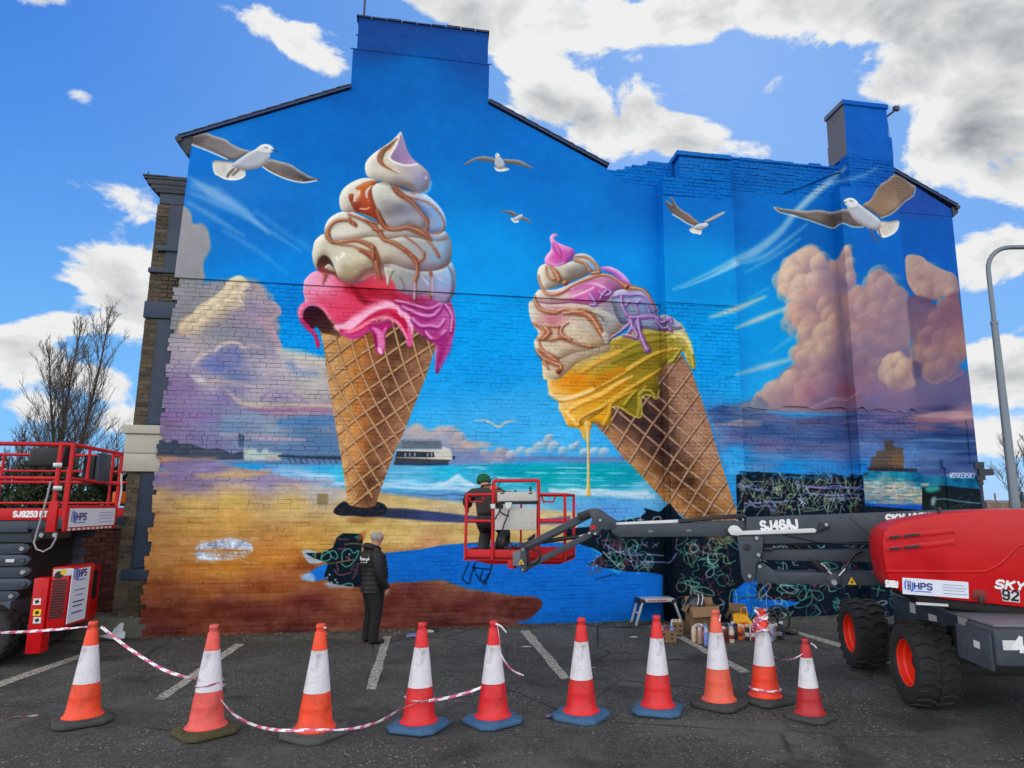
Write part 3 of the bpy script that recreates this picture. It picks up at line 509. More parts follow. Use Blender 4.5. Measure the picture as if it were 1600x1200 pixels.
# ================= cone two (leaning)
E_ = crop(830, 540, 5.714); D = crop(815, 355, 5.714); Fc = crop(930, 640, 5.714)
C2 = E_(560,690, 680,820, 780,950, 880,1060) + Fc(330,500, 500,690, 650,850, 820,990, 900,1100, 1300,1080, 1270,930, 1150,560, 1000,60) + E_(1500,420, 1430,220, 1330,60, 1100,100, 900,400, 700,520)
ctrl = []
prof = [(0,(176,128,88)),(.1,(156,112,80)),(.22,(112,78,62)),(.36,(74,52,50)),(.5,(64,46,46)),(.6,(96,70,60)),(.72,(140,104,84)),(.86,(168,128,104)),(1,(158,116,92))]
for y in range(560, 840, 24):
    xl = 928 + (y - 661) * .955; xr = 1073 + (y - 560) * .335
    for u, c in prof:
        k = 1. + (y - 600) * .0007; o = (0, -2, -14) if y > 720 else (0, 0, 0)
        if y > 770: c = tuple(np.array(c) * .7 + np.array((150,104,66)) * .3)
        ctrl.append((xl + u * (xr - xl), y, tuple(np.clip(np.array(c) * k + o, 0, 255))))
cone_shade(C2, ctrl)
fill(E_(560,690, 720,560, 900,600, 1000,450, 1180,250, 1240,160, 1230,500, 1250,800) + Fc(660,500, 600,420, 300,160), (52,38,42), .5, 10)
fam = []
for k in range(-1, 9):
    x = 932 + k * 22 - (8 if k > 4 else 0); y = 668 + k * -9.
    fam.append((P_(x-20,y-16, x+24,y+22, x+62,y+54, x+110,y+92, x+170,y+136, x+240,y+184), 1))
for k in range(0, 10):
    y = 676 + k * 21.5; x = 928 + (y - 661) * .955
    fam.append((P_(x-3,y+6, x+14,y-22, x+32,y-52, x+60,y-90, x+105,y-150), .9))
lattice(C2, fam, (186,150,122), (60,40,36), 3.2)
for i in range(70):
    y = prng.uniform(600, 800); u = prng.uniform(.6, 1) if i % 2 else prng.uniform(0, .2); xl = 928 + (y - 661) * .955; xr = 1073 + (y - 560) * .335; x = xl + u * (xr - xl)
    if i % 2 or y > 665: stroke(P_(x,y, x+prng.uniform(-6,6),y+prng.uniform(3,7)), 2, [(206,170,140),(110,80,64)][i % 3 == 0], .3, 1)
# yellow skirt
YL = [(845,590,(236,214,160)),(860,610,(232,180,90)),(880,595,(226,150,40)),(900,590,(220,130,20)),(900,610,(220,140,26)),(880,625,(232,196,120)),(890,650,(234,180,80)),(905,665,(226,158,40)),(930,640,(228,166,50)),(940,610,(200,140,30)),(960,600,(190,140,40)),(950,580,(170,140,40)),
 (980,570,(140,122,36)),(1000,590,(150,130,40)),(1000,560,(130,116,36)),(1020,610,(110,100,30)),(1030,545,(150,132,44)),(1050,530,(160,140,50)),(1050,570,(120,108,34)),(1060,545,(150,136,50)),(980,640,(140,124,34)),(960,650,(160,140,40)),(990,630,(110,102,32)),(940,655,(226,160,36)),(1075,550,(176,160,70)),(1080,565,(140,130,40)),(1075,530,(196,186,130)),(1065,515,(190,186,170)),(930,560,(190,170,110)),(900,570,(196,168,90))]
YO = E_(100,200, 110,300, 140,300, 150,380, 180,440, 240,490, 250,560, 290,640, 330,720, 430,745, 465,830, 490,760, 510,830, 530,750, 570,680, 660,712, 712,705, 716,560, 740,535, 800,555, 880,612, 960,635, 985,600, 975,480, 1000,440, 1060,440, 1110,465, 1140,410, 1130,260, 1170,225, 1215,150, 1280,160, 1320,90, 1350,50, 1395,150, 1440,210, 1470,170, 1440,40) + D(1500,1000, 1450,900, 1400,850, 1250,900, 1100,890, 1000,920, 850,980, 600,1060, 400,1120, 200,1170)
vol(YO, YL, (250,226,150), (92,76,20), r=3.5, k=.7, rim=.2)
for q, w, lt, dk in ((E_(250,480, 480,410, 740,280, 950,150, 1120,60, 1300,20), [4,7,8,7,6,3], (240,196,90), (130,90,20)), (E_(300,600, 420,510, 620,430, 760,340, 900,270), [5,9,9,7,3], (246,206,110), (190,110,16)), (E_(430,690, 560,590, 680,500, 800,420, 1000,300, 1160,200), [5,7,7,6,6,3], (240,190,80), (120,80,16)), (E_(640,700, 690,600, 700,530, 760,470, 900,400), [4,7,6,5,3], (240,180,60), (110,76,16)),
    (E_(830,520, 870,460, 930,400), [5,6,3], (200,180,70), (70,66,20)), (E_(950,620, 960,520, 965,440, 1020,360), [5,7,6,3], (196,176,70), (70,66,22)), (E_(1100,450, 1060,400, 1000,400, 960,430), [5,5,4,3], (200,184,80), (70,66,22)), (E_(440,230, 600,130, 760,60, 880,0), [6,9,8,4], (226,178,70), (150,110,40)), (E_(160,420, 260,470, 400,450, 560,390), [6,9,7,3], (244,222,170), (210,130,40)),
    (E_(420,700, 440,650, 540,590, 620,560), [4,5,5,3], (250,200,110), (120,80,20)), (E_(1230,140, 1270,110, 1330,20), [5,5,3], (206,190,90), (80,76,26)), (E_(1400,30, 1430,120, 1445,190), [4,6,5], (206,190,90), (90,84,30)), (D(1300,1000, 1400,960, 1480,1010, 1520,1120), [8,10,9,5], (226,214,140), (150,136,50)), (D(1000,960, 1150,930, 1300,940), [5,8,6], (200,180,80), (110,100,40)), (D(900,1090, 1040,1020, 1200,990, 1330,980), [6,8,8,4], (186,166,60), (90,84,26)), (E_(720,130, 900,50, 1000,30), [8,10,5], (150,136,50), (86,80,26)),
    (E_(560,330, 700,250, 820,200), [12,12,6], (200,130,26), (160,90,14)), (E_(250,560, 340,620, 400,700), [5,8,5], (244,214,140), (226,150,50))):
    stroke([(x + 1.5, y + 3.2) for x, y in q], np.array(w) * .8, dk, .6, 2); stroke(q, np.array(w) * .8, lt, .8, 1.5)
stroke(E_(430,690, 450,650, 560,590, 640,560), 2, (60,44,20), .6, .8)
stroke(E_(720,545, 790,550, 880,610, 960,640, 985,600, 980,480, 1010,440, 1070,445, 1115,470, 1140,400), 2.5, (206,190,90), .8, .8)
stroke(E_(500,700, 505,800, 507,950, 508,1150) + P_(918.5,772), [11,5,3.6,3.6,7], (226,184,96), 1, .5, vol3=(( 250,226,160), (190,130,40)))
stroke(E_(455,730, 470,800, 478,835), [7,5,3], (226,170,60), .95, .5)
# cream tiers of the leaning cone
fill(D(500,560, 780,540, 950,560, 1080,760, 1000,860, 820,920, 620,760), [(930,480,(176,150,160)),(955,475,(150,140,156)),(970,490,(136,138,156)),(950,505,(160,150,146))], 1, 1)
VB = (190,180,162)
vol(E_(40,20, 100,120, 110,210, 145,290, 240,300, 330,230, 420,150, 560,90, 700,40, 640,-60, 200,-100), [(840,570,(206,192,170)),(860,580,(210,190,160)),(880,570,(170,146,120)),(900,560,(180,164,140)),(930,550,(176,164,140))], (240,230,210), (140,110,84), r=5, k=.8)
vol(D(65,740, 75,660, 200,680, 430,680, 600,690, 750,750, 900,860, 820,980, 760,1050, 620,1095, 450,1130, 300,1200, 200,1190, 130,1100, 112,1020, 150,950, 90,850), [(830,490,(206,192,172)),(850,505,(200,170,150)),(860,500,(196,110,130)),(870,480,(176,120,120)),(850,540,(206,190,164)),(890,510,(214,200,174)),(900,530,(206,184,156)),(920,500,(190,180,160)),(950,500,(150,150,150)),(960,520,(140,130,124)),(900,550,(190,170,140)),(930,540,(176,150,110)),(940,480,(176,170,160))], (240,232,214), (130,104,84), r=6, k=.9)
vol(D(800,600, 920,550, 1050,545, 1150,620, 1200,700, 1225,770, 1180,800, 1000,830, 900,870, 830,760), [(965,465,(150,166,186)),(990,460,(150,176,206)),(1010,475,(130,150,190)),(980,485,(120,140,160)),(960,480,(120,120,130)),(1020,490,(110,130,170))], (200,214,230), (80,74,100), r=5, light=(.2,-.9))
vol(D(950,800, 1100,800, 1220,790, 1300,780, 1380,830, 1440,900, 1380,920, 1250,930, 1100,910, 1000,930), [(1010,505,(140,150,180)),(1040,505,(100,110,150)),(1060,505,(190,190,196)),(1000,515,(130,136,150))], (210,214,222), (80,76,96), r=4)
vol(D(700,360, 790,352, 880,395, 950,465, 975,520, 900,510, 820,430, 760,400), (176,112,186), (226,180,220), (120,70,140), r=4, light=(.1,-.9))
vol(D(470,252, 540,233, 620,262, 690,345, 700,390, 620,405, 540,350, 480,300), [(905,405,(196,196,190)),(925,415,(120,160,200)),(930,425,(150,140,140))], (226,226,220), (110,100,104), r=3.5, light=(.1,-.9))
vol(D(140,420, 155,360, 215,325, 350,330, 480,298, 570,320, 612,390, 560,440, 480,470, 400,510, 250,550, 185,550, 150,480), [(845,430,(204,192,174)),(850,445,(206,194,172)),(880,425,(190,180,160)),(890,425,(120,112,100)),(905,420,(130,130,130)),(880,440,(110,96,84)),(860,450,(190,176,154))], (240,232,216), (110,92,84), r=6)
vol(D(110,620, 150,560, 220,560, 330,550, 480,485, 620,425, 750,415, 860,460, 940,545, 860,560, 800,600, 760,660, 620,695, 440,680, 250,690, 110,660), [(845,460,(204,188,168)),(880,460,(214,196,176)),(870,470,(210,180,166)),(900,450,(200,150,170)),(930,440,(206,150,176)),(960,440,(150,100,140)),(900,470,(190,84,150)),(930,455,(176,76,150)),(940,465,(130,60,120)),(910,465,(206,110,170)),(950,450,(170,90,150)),(890,475,(196,130,150))], (240,220,214), (120,66,96), r=5, k=.9)
for q, w in ((D(330,600, 480,540, 620,520, 740,560), [3,7,9,5]), (D(450,640, 560,600, 640,560), [4,8,5]), (D(440,570, 560,500, 720,460), [3,6,4])): stroke(q, w, (196,90,160), .6, 3); stroke([(x, y - 4) for x, y in q], 3, (246,216,226), .7, 1.5)
vol(D(318,62, 285,58, 252,88, 262,150, 258,205, 216,258, 206,310, 250,346, 330,348, 420,312, 470,252, 462,195, 400,168, 330,140, 292,108, 290,84, 320,78), [(855,410,(224,130,190)),(870,400,(200,84,160)),(860,385,(214,120,190)),(890,400,(176,84,160)),(862,375,(230,150,206))], (246,190,226), (130,60,130), r=4)
for q in (D(280,130, 300,200, 330,260), D(300,140, 350,220, 350,280), D(270,150, 285,210)): stroke(q, [2,3,2], (150,50,120), .6, 1)
stroke(D(220,300, 300,335, 380,310), [3,5,3], (240,160,206), .7, 2)
O2, O2L, O2D = (168,96,62), (216,160,122), (108,60,42)
for q, w in ((D(215,345, 225,420, 270,460, 330,450), [3,4,5,4]), (D(250,345, 300,400, 330,460, 330,475), [4,8,9,5]), (D(470,290, 560,320, 610,390), 4), (D(480,255, 580,265, 660,330, 690,380), 4), (D(145,430, 160,500, 200,570, 260,600, 350,580, 450,520, 560,470, 700,425, 800,440, 880,490), [3,4,5,9,5,4,5,5,4,3]), (D(880,490, 940,530, 1060,550, 1120,590, 1160,660, 1200,740), [3,10,6,4,4,3]), (D(690,400, 620,410), [6,4]),
    (D(115,610, 130,680, 190,740, 300,760, 380,730, 480,750), [3,8,7,5,4,5]), (D(370,770, 480,755, 580,770, 650,840, 700,930, 760,1030), [4,10,11,14,9,4]), (D(95,850, 180,900, 200,940, 150,1000), [3,5,7,5]), (D(140,990, 260,1000, 360,990, 480,1030, 620,1065), [5,6,6,7,4]), (D(215,900, 240,940, 200,990), [9,11,5]), (D(330,880, 320,950, 335,980), [3,3,3]), (D(415,850, 370,880, 350,930, 370,970, 440,1000), [3,4,7,8,5]), (D(240,880, 330,885), 4), (D(150,1000, 170,1080, 250,1150, 310,1190), [3,5,12,8]), (E_(40,30, 110,110, 200,150, 265,180, 250,240), [5,9,10,7,6]), (E_(120,150, 150,200), [7,3])):
    stroke([(x + .8, y + 1.4) for x, y in q], np.array(w) * 1.15, (70,44,36), .3, 1.5); stroke(q, uneven(w), O2, .8, 1.2, vol3=(O2L, O2D)); stroke([(x - .8, y - .8) for x, y in q], np.array(w) * .15 + .5, (248,216,190), .6, .5)
for x, y, r in ((390,500,26), (240,225,30), (940,530,24)):
    pts = (E_ if x == 240 else D)(x-r,y, x,y-r, x+r,y, x,y+r); vol(pts, (150,80,56), (226,160,120), (80,40,30), r=2)
LV, LVL, LVD = (150,100,176), (216,180,226), (78,44,104)
for q, w in ((D(800,620, 900,600, 960,600, 1060,600, 1130,640, 1190,740), [3,6,8,5,4,3]), (D(930,700, 960,660, 1010,690, 1040,770), [4,5,4,3]), (D(1030,680, 1060,650, 1120,700, 1150,780), [4,5,4,3]), (D(890,620, 900,700, 940,780, 1000,800), [5,6,6,5]), (D(740,540, 800,580, 740,610, 690,570), [3,6,4,3]), (D(610,600, 640,640, 660,690, 610,690), [5,6,5,4]), (D(760,560, 720,600, 700,640), [4,5,3]),
    (D(1000,810, 1100,795, 1200,800, 1250,850, 1320,815, 1340,850), [6,7,7,7,6,3]), (D(1200,830, 1260,900, 1310,890, 1330,920), [5,6,6,4]), (D(790,990, 880,930, 950,870, 1000,810), [3,4,4,5]), (D(970,820, 985,880, 960,930), [7,8,6]), (D(1040,830, 1055,930, 1080,1010, 1120,1090), [7,8,9,11]), (D(1000,900, 1030,960, 1000,990), [5,6,4]), (D(900,960, 980,970, 1030,990), [4,5,4])):
    stroke([(x + .8, y + 1.5) for x, y in q], np.array(w) * 1.2, (60,40,70), .35, 1.5); stroke(q, uneven(w), LV, .8, 1.2, vol3=(LVL, LVD)); stroke([(x - .8, y - .8) for x, y in q], np.array(w) * .15 + .5, (240,220,246), .6, .5)
stroke(D(570,750, 700,790, 730,830), 3, (90,80,80), .6, 1); vol(D(720,950, 760,940, 790,990, 785,1035, 750,1040), (170,160,156), (226,220,210), (90,80,80), r=2)
# --- right hand cumulus
stroke(P_(1065,450, 1110,432, 1150,412), [1,4,9], (150,196,226), .8, 2)
for q, w, a in ((P_(1052,452, 1110,425, 1150,405, 1180,392, 1215,365, 1240,335, 1275,300, 1320,262), [2,5,10,14,12,10,12,5], .55), (P_(1150,412, 1190,402, 1225,378, 1260,350), [4,8,6,2], .45), (P_(1165,425, 1210,400, 1250,372), [2,5,2], .4), (P_(1110,495, 1150,482, 1195,463), [3,10,3], .75), (P_(1150,512, 1185,498, 1230,480), [3,9,4], .75), (P_(1205,550, 1235,528), [1,4], .4), (P_(1150,585, 1195,572, 1238,560), [2,9,4], .6), (P_(1170,465, 1200,450), [2,4], .35), (P_(1240,330,1290,290,1345,275,1370,262),[3,6,5,2],.4)):
    stroke(q, w, (196,206,214) if q[0][1] < 470 else (216,204,192), a, 4)
g = crop(1160, 370, 4.444)
WL, WB, WD = (222,194,168), (186,154,142), (118,98,126)
fill(g(230,1000, 330,900, 480,880, 640,940, 800,930, 1000,930, 1200,830, 1300,900, 1560,930, 1640,1300, 1100,1250, 700,1230, 200,1210, 100,1150), [(1200,620,(186,164,146)),(1240,620,(170,130,136)),(1270,610,(160,104,116)),(1290,625,(120,96,120)),(1330,620,(134,84,98)),(1360,620,(116,106,146)),(1400,610,(130,110,140)),(1440,600,(106,100,134)),(1500,600,(96,90,128)),(1230,640,(150,128,140)),(1480,625,(90,86,124)),(1350,635,(100,92,126))], 1, 3)
puffs([(1170,640,12),(1192,628,18),(1215,612,22),(1240,595,20)], (212,186,160), (180,154,140), (140,112,122))
fill(g(250,260, 330,130, 480,60, 560,120, 600,180, 640,170, 700,250, 720,300, 700,900, 520,950, 400,920, 370,880, 340,790, 400,700, 330,560, 310,500, 330,440, 250,380), [(1230,420,(196,170,150)),(1260,400,(186,160,146)),(1280,420,(150,130,142)),(1240,450,(200,172,150)),(1270,450,(176,140,138)),(1300,440,(150,124,136)),(1250,490,(190,150,136)),(1280,480,(150,126,132)),(1300,490,(160,118,118)),(1270,530,(190,156,140)),(1300,530,(160,130,132)),(1260,560,(186,150,140)),(1300,570,(140,108,120)),(1290,600,(140,96,112)),(1230,600,(196,164,146))], 1, 2)
puffs([(1268,402,22),(1252,412,20),(1236,420,18),(1284,412,18),(1228,440,21),(1246,432,20),(1232,458,18),(1258,450,24),(1280,440,20),(1250,470,20),(1240,486,15)], WL, WB, WD, alpha=.55)
puffs([(1244,494,18),(1236,506,16),(1256,500,18),(1250,516,17),(1268,508,17),(1292,478,16),(1272,460,12)], (216,176,152), (184,142,130), (120,100,122), alpha=.55)
puffs([(1300,492,17),(1306,505,15),(1284,520,15),(1262,526,18),(1258,514,12),(1294,522,21),(1275,545,20),(1300,545,22),(1248,552,15),(1262,560,17),(1285,565,22)], (218,190,156), (184,150,132), (126,98,118), alpha=.55)
puffs([(1255,572,17),(1275,588,20),(1290,600,20),(1240,600,20),(1220,618,17),(1260,610,20)], (206,168,150), (176,136,132), (130,98,116), alpha=.5)
fill(g(640,1100, 660,1030, 720,960, 790,950, 790,1090, 700,1120), [(1325,595,(150,84,88)),(1335,605,(134,72,82))], .9, 2)
fill(g(600,170, 650,160, 690,90, 710,60, 750,80, 770,200, 790,320, 730,370, 660,420), [(1316,400,(170,142,136)),(1325,400,(190,164,150)),(1320,440,(130,110,132)),(1332,435,(170,140,146))], 1, 1)
puffs([(1326,392,10),(1330,412,10),(1331,434,11)], (206,180,160), (174,146,146), (110,94,124), alpha=.8)
fill(g(655,420, 735,380, 800,700, 800,1000, 640,960, 660,700), [(1315,470,(150,126,134)),(1315,520,(142,116,128)),(1320,570,(128,104,122)),(1320,600,(120,92,112))], .95, 2)
fill(g(725,390, 760,350, 800,335, 850,350, 870,280, 930,230, 1000,240, 1080,330, 1140,380, 1160,440, 1175,900, 1180,1050, 800,1080, 770,700, 690,440), [(1335,460,(186,142,130)),(1350,465,(190,150,136)),(1375,440,(150,124,130)),(1400,470,(140,120,136)),(1340,490,(160,128,136)),(1360,505,(196,146,126)),(1390,510,(150,130,136)),(1345,540,(140,124,140)),(1380,560,(130,112,128)),(1350,580,(156,116,124)),(1400,560,(130,108,130)),(1370,610,(130,108,140)),(1410,590,(170,140,130))], 1, 1.2)
puffs([(1376,434,21),(1364,444,16),(1392,446,21),(1405,464,17),(1358,462,15),(1380,460,22),(1340,458,13),(1350,476,15),(1398,482,17),(1378,486,20)], (214,180,150), (172,140,136), (116,98,122), alpha=.48)
puffs([(1352,500,15),(1370,508,17),(1342,520,17),(1392,512,18),(1336,540,15),(1360,535,21),(1385,540,20),(1350,565,18),(1375,575,18),(1366,592,11)], (196,160,142), (156,128,134), (110,94,120), (-.5,-.8), alpha=.45)
puffs([(1404,578,26),(1394,584,21),(1396,566,16),(1408,562,13),(1416,576,17),(1402,592,18)], (220,196,158), (188,156,136), (116,96,116), alpha=.8)
fill(g(1090,770, 1120,758, 1160,790, 1170,840, 1120,815), (104,100,134), .7, 1.5)
vol(g(1135,140, 1200,128, 1250,140, 1310,190, 1400,230, 1480,270, 1500,400, 1400,410, 1340,440, 1280,430, 1210,410, 1170,360, 1140,290), [(1425,410,(210,180,146)),(1450,420,(214,184,146)),(1480,440,(206,174,140)),(1450,450,(176,136,120)),(1440,435,(190,150,130))], (228,200,160), (140,104,104), r=6)
puffs([(1428,408,12),(1436,428,13),(1455,424,15),(1470,440,13),(1450,452,13),(1474,455,15),(1487,460,12),(1440,450,12)], (224,196,156), (198,164,136), (140,104,104), alpha=.48)
fill(g(1150,430, 1300,430, 1340,470, 1480,380, 1510,450, 1560,800, 1500,900, 1440,980, 1330,1010, 1240,950, 1200,850, 1170,700), [(1430,480,(110,94,120)),(1450,470,(90,74,104)),(1470,490,(140,84,84)),(1490,480,(140,82,82)),(1460,520,(140,88,92)),(1490,530,(190,140,104)),(1495,545,(170,130,104)),(1440,520,(130,106,120)),(1430,550,(150,132,130)),(1460,560,(140,120,126)),(1440,580,(130,116,130)),(1470,590,(126,108,120)),(1500,570,(124,104,120))], 1, 2)
puffs([(1465,500,17),(1480,480,16),(1452,525,17),(1475,530,18),(1490,522,12),(1494,538,11),(1440,552,17),(1460,556,17),(1436,572,15),(1458,580,16),(1480,572,17)], (196,150,120), (146,100,104), (104,80,104), alpha=.55)
stroke(g(1245,960, 1330,1015, 1400,980, 1440,995, 1530,935), 3, (190,154,126), .35, 1.5); fill(g(1180,860, 1240,880, 1250,950, 1200,980), (76,74,110), .7, 2)
stroke(g(480,1180, 560,1150, 640,1120, 720,1130, 800,1080), [3,4,4,2], (196,182,176), .45, 1.6)
q = mask(g(130,900, 230,300, 480,50, 720,60, 800,330, 940,230, 1130,370, 1140,120, 1500,260, 1560,930, 1500,1150, 800,1230, 150,1180), 4)      # one mauve glaze over the bank, deeper to the right and below
sl, m = q; xx, yy = grid(sl); warm = np.clip(CV[sl][..., 0] - CV[sl][..., 2] + .22, 0, .3) / .3
put(sl, m * warm * np.clip((xx - 1200) / 420 + (yy - 480) / 420, .0, .55) * np.clip(.7 + (N_BIG[sl] - .5) * 2, 0, 1), col((112,92,122)))
# banded dusk sky low on the right
BAND = [(1130,640,(60,90,140)),(1160,650,(80,110,150)),(1200,640,(110,110,150)),(1260,650,(90,90,130)),(1320,655,(80,84,130)),(1390,640,(116,104,140)),(1390,660,(90,90,136)),(1470,640,(74,72,112)),(1500,650,(140,110,130)),(1450,655,(110,90,120)),(1470,672,(40,64,110)),(1500,690,(44,70,116)),(1450,690,(56,88,140)),
 (1150,680,(90,100,150)),(1200,670,(60,90,140)),(1250,690,(70,96,146)),(1200,695,(104,104,150)),(1300,680,(60,84,136)),(1150,705,(40,150,215)),(1200,715,(90,130,180)),(1230,735,(30,140,210)),(1290,730,(50,130,196)),(1140,725,(60,160,220)),(1300,705,(96,110,160)),(1390,680,(70,90,140)),(1360,700,(90,120,176)),(1390,720,(90,130,184)),(1345,735,(30,120,196)),(1420,705,(80,120,176)),
 (1450,720,(76,104,150)),(1480,740,(64,86,140)),(1520,720,(56,80,130)),(1520,745,(60,80,130)),(1100,670,(100,130,170)),(1120,690,(90,120,170))]
sl, m = mask(P_(1105,640, 1130,632, 1180,640, 1240,652, 1320,648, 1400,640, 1570,625, 1570,775, 1340,760, 1140,748, 1125,700), 8, False)
put(sl, blur(m, 3), np.clip(field(sl, BAND, 3.4) + ((N_ST[sl] - .5) * .22)[..., None] * np.array([1, .9, .8], np.float32), 0, 1))
for x, y, w, h, c in ((1165,658,26,5,(190,158,150)),(1150,663,40,4,(176,150,150)),(1480,650,60,9,(190,150,150)),(1455,656,50,6,(160,110,120)),(1500,645,50,6,(176,140,140)),(1450,670,30,2.4,(150,90,100)),(1470,688,60,3,(110,150,190)),(1460,704,60,3,(90,126,176)),(1240,700,90,5,(110,110,150)),(1290,696,60,5,(100,104,148)),(1200,690,80,5,(112,108,150)),(1180,712,60,4,(80,160,220)),(1220,722,80,4,(40,150,216)),(1260,668,70,6,(80,96,140)),(1200,676,60,6,(60,88,140)),(1380,668,50,6,(110,100,140)),(1380,690,50,5,(90,104,150))):
    stroke(P_(x-w,y+1, x-w*.3,y-1, x+w*.4,y+1, x+w,y), h, c, .7, 2.5, taper=3)
fill(P_(1135,640, 1150,630, 1170,625, 1185,618, 1200,638, 1165,646), (96,110,140), .6, 2)
# small seamark tower, breakers, signature bay
A = crop(1100, 600, 3.478)
fill(A(980,305, 1030,305, 1030,340, 1085,345, 1080,380, 1090,395, 1085,450, 1090,470, 890,470, 905,440, 910,395, 935,395, 935,365, 980,360), [(1390,690,(80,74,76)),(1375,715,(96,86,80)),(1400,720,(120,96,76)),(1385,735,(56,50,54))], 1, .8, False, .25)
fill(A(880,455, 1155,460, 1160,482, 900,475), (48,48,60), .9, .8, False)
sl, m = mask(A(865,475, 1160,478, 1190,500, 1480,505, 1500,570, 1300,560, 1190,545, 1190,700, 880,700), 3, False)
put(sl, m, np.clip(field(sl, [(1360,742,(20,120,150)),(1400,742,(20,140,166)),(1430,742,(10,100,140)),(1360,755,(170,180,180)),(1400,758,(196,186,170)),(1440,752,(20,110,146)),(1500,752,(10,96,136)),(1360,770,(150,150,146)),(1400,775,(170,160,146)),(1430,775,(190,176,150)),(1390,788,(120,140,160)),(1360,793,(20,90,176)),(1420,795,(26,96,180))], 3.5) + ((N_SM[sl] - .5) * .2)[..., None], 0, 1))
for i in range(110):
    x, y = prng.uniform(1352, 1436), prng.uniform(744, 790); c = [(226,220,206),(110,120,130),(20,140,170),(160,140,116),(60,120,150)][prng.integers(5)]
    stroke(P_(x-7,y, x,y+prng.uniform(-2,2), x+7,y+1), prng.uniform(1,2.6), c, .6, .6, taper=4)
stroke(A(880,660, 1000,665, 1180,668), 7, (22,86,186), .9, 1)
fill(A(1185,560, 1300,550, 1420,565, 1500,570, 1520,760, 1185,760), [(1450,770,(24,34,36)),(1500,770,(22,34,44)),(1470,790,(28,44,44))], 1, 1.5, False, .15)
fill(A(1200,560, 1270,555, 1280,575, 1220,590), (60,180,170), .8, 1.5); fill(A(1240,620, 1260,615, 1250,660, 1235,655), (180,196,196), .8, 1.2); fill(A(1180,540, 1225,540, 1215,552, 1180,552), (214,190,170), .8, 1)
for i in range(40):
    x, y = prng.uniform(1445, 1535), prng.uniform(765, 800); stroke(P_(x,y, x+prng.uniform(-9,9),y+prng.uniform(-5,5)), 1.1, [(60,90,70),(90,110,80),(40,60,80)][prng.integers(3)], .6, .4)
stroke(P_(1455,781, 1475,779, 1500,783, 1540,787), 1.8, (110,150,170), .8, .5)
# --- under-drawing grid: dark ground with chalky doodles
DK = P_(1150,742, 1170,737, 1230,740, 1300,745, 1348,742, 1352,790, 1480,800, 1572,800, 1572,985, 1190,982, 1037,975, 1036,898, 1010,894, 980,893, 950,888, 914,882, 930,876, 942,866, 930,858, 905,850, 895,840, 880,836, 888,826, 930,822, 960,816, 1000,808, 1010,800, 1004,793, 1030,800, 1046,786, 1062,806, 1085,830, 1152,836)
fill(DK, [(1250,760,(24,36,50)),(1000,860,(22,36,48)),(1100,930,(24,34,46)),(1300,930,(22,36,50)),(1040,940,(18,28,40)),(1200,870,(22,36,48))], 1, .8, False, .3)
fill(P_(1022,836, 1058,836, 1056,980, 1036,980, 1036,898), (18,26,38), .8, 3)
fill(Fc(1000,1100, 1250,1090, 1200,1200, 1050,1180), (140,96,70), .5, 4)
fill(P_(1145,925, 1170,905, 1182,906, 1182,936, 1230,938, 1252,942, 1225,950, 1185,952, 1182,962, 1145,962), (26,110,206), 1, .6, False, .15)
stroke(P_(1175,905, 1182,935, 1188,962), 2.6, (30,96,190), .9, .5); stroke(P_(1190,905, 1198,935, 1200,965), 2.6, (30,96,190), .9, .5); stroke(P_(1145,932, 1200,933, 1260,930), 1.5, (90,60,50), .8, .5)
def scrawl(n, x0, x1, y0, y1, big, cols):
    for i in range(n):
        x, y = prng.uniform(x0, x1), prng.uniform(y0, y1); c = cols[prng.integers(len(cols))]; s = prng.uniform(.6, 1.25) * big; a = prng.uniform(0, 6.28); k = prng.integers(7)
        R = lambda *p: [(x + s * (p[j] * math.cos(a) - p[j+1] * math.sin(a)), y + s * (p[j] * math.sin(a) + p[j+1] * math.cos(a))) for j in range(0, len(p), 2)]
        w = prng.uniform(1.0, 1.5); al = prng.uniform(.55, .9)
        if k == 0: stroke(R(-6,-4, 0,-7, 7,-3, 6,4, 0,7, -6,4, -7,-2), w, c, al, .3)
        elif k == 1: stroke(R(-6,-6, 6,6), w, c, al, .3); stroke(R(6,-6, -6,6), w, c, al, .3)
        elif k == 2: stroke(R(-12,3, -8,-3, 0,-4, 10,0, 12,5, 2,5, -10,2), w, c, al, .3)
        elif k == 3: stroke(R(-12,0, -5,-4, 2,3, 10,-4), w, c, al, .3)
        elif k == 4: stroke(R(-10,0, 10,1), w, c, al, .3); stroke(R(-2,-5, 1,6), w, c, al, .3)
        elif k == 5: stroke(R(-4,8, -6,-4, 0,-10, 5,-5, 0,3, -5,8, 6,11), w, c, al, .3)
        else: fill(R(-1.2,0, 0,-1.2, 1.2,0, 0,1.2), WHT, .9, .4); stroke(R(3,-5, 9,4), w, c, al, .3)
scrawl(46, 925, 1030, 838, 888, 1.05, (MINT, TEAL, WHT, MAU, MAU, LAV)); scrawl(64, 1060, 1150, 838, 960, 1.15, (MINT, MINT, TEAL, WHT, MAU, MAU, YEL)); scrawl(96, 1165, 1345, 838, 968, 1.15, (MINT, MINT, TEAL, WHT, WHT, MAU))
scrawl(50, 1270, 1440, 880, 970, 1.15, (MINT, TEAL, WHT, MAU))
for i in range(230):
    x, y = prng.uniform(1154, 1346), prng.uniform(744, 800); a = prng.choice([.9, -.9, 1.2, -1.3, .1]) + prng.uniform(-.2, .2); L = prng.uniform(4, 11)
    stroke(P_(x-L*math.cos(a),y-L*math.sin(a), x+L*math.cos(a),y+L*math.sin(a)), 1.1, [YEL, (170,190,150), MAU, (176,196,190), (150,180,130)][prng.integers(5)], .7, .3)
scrawl(22, 1165, 1340, 748, 796, .8, (YEL, WHT, (170,190,150), LAV))
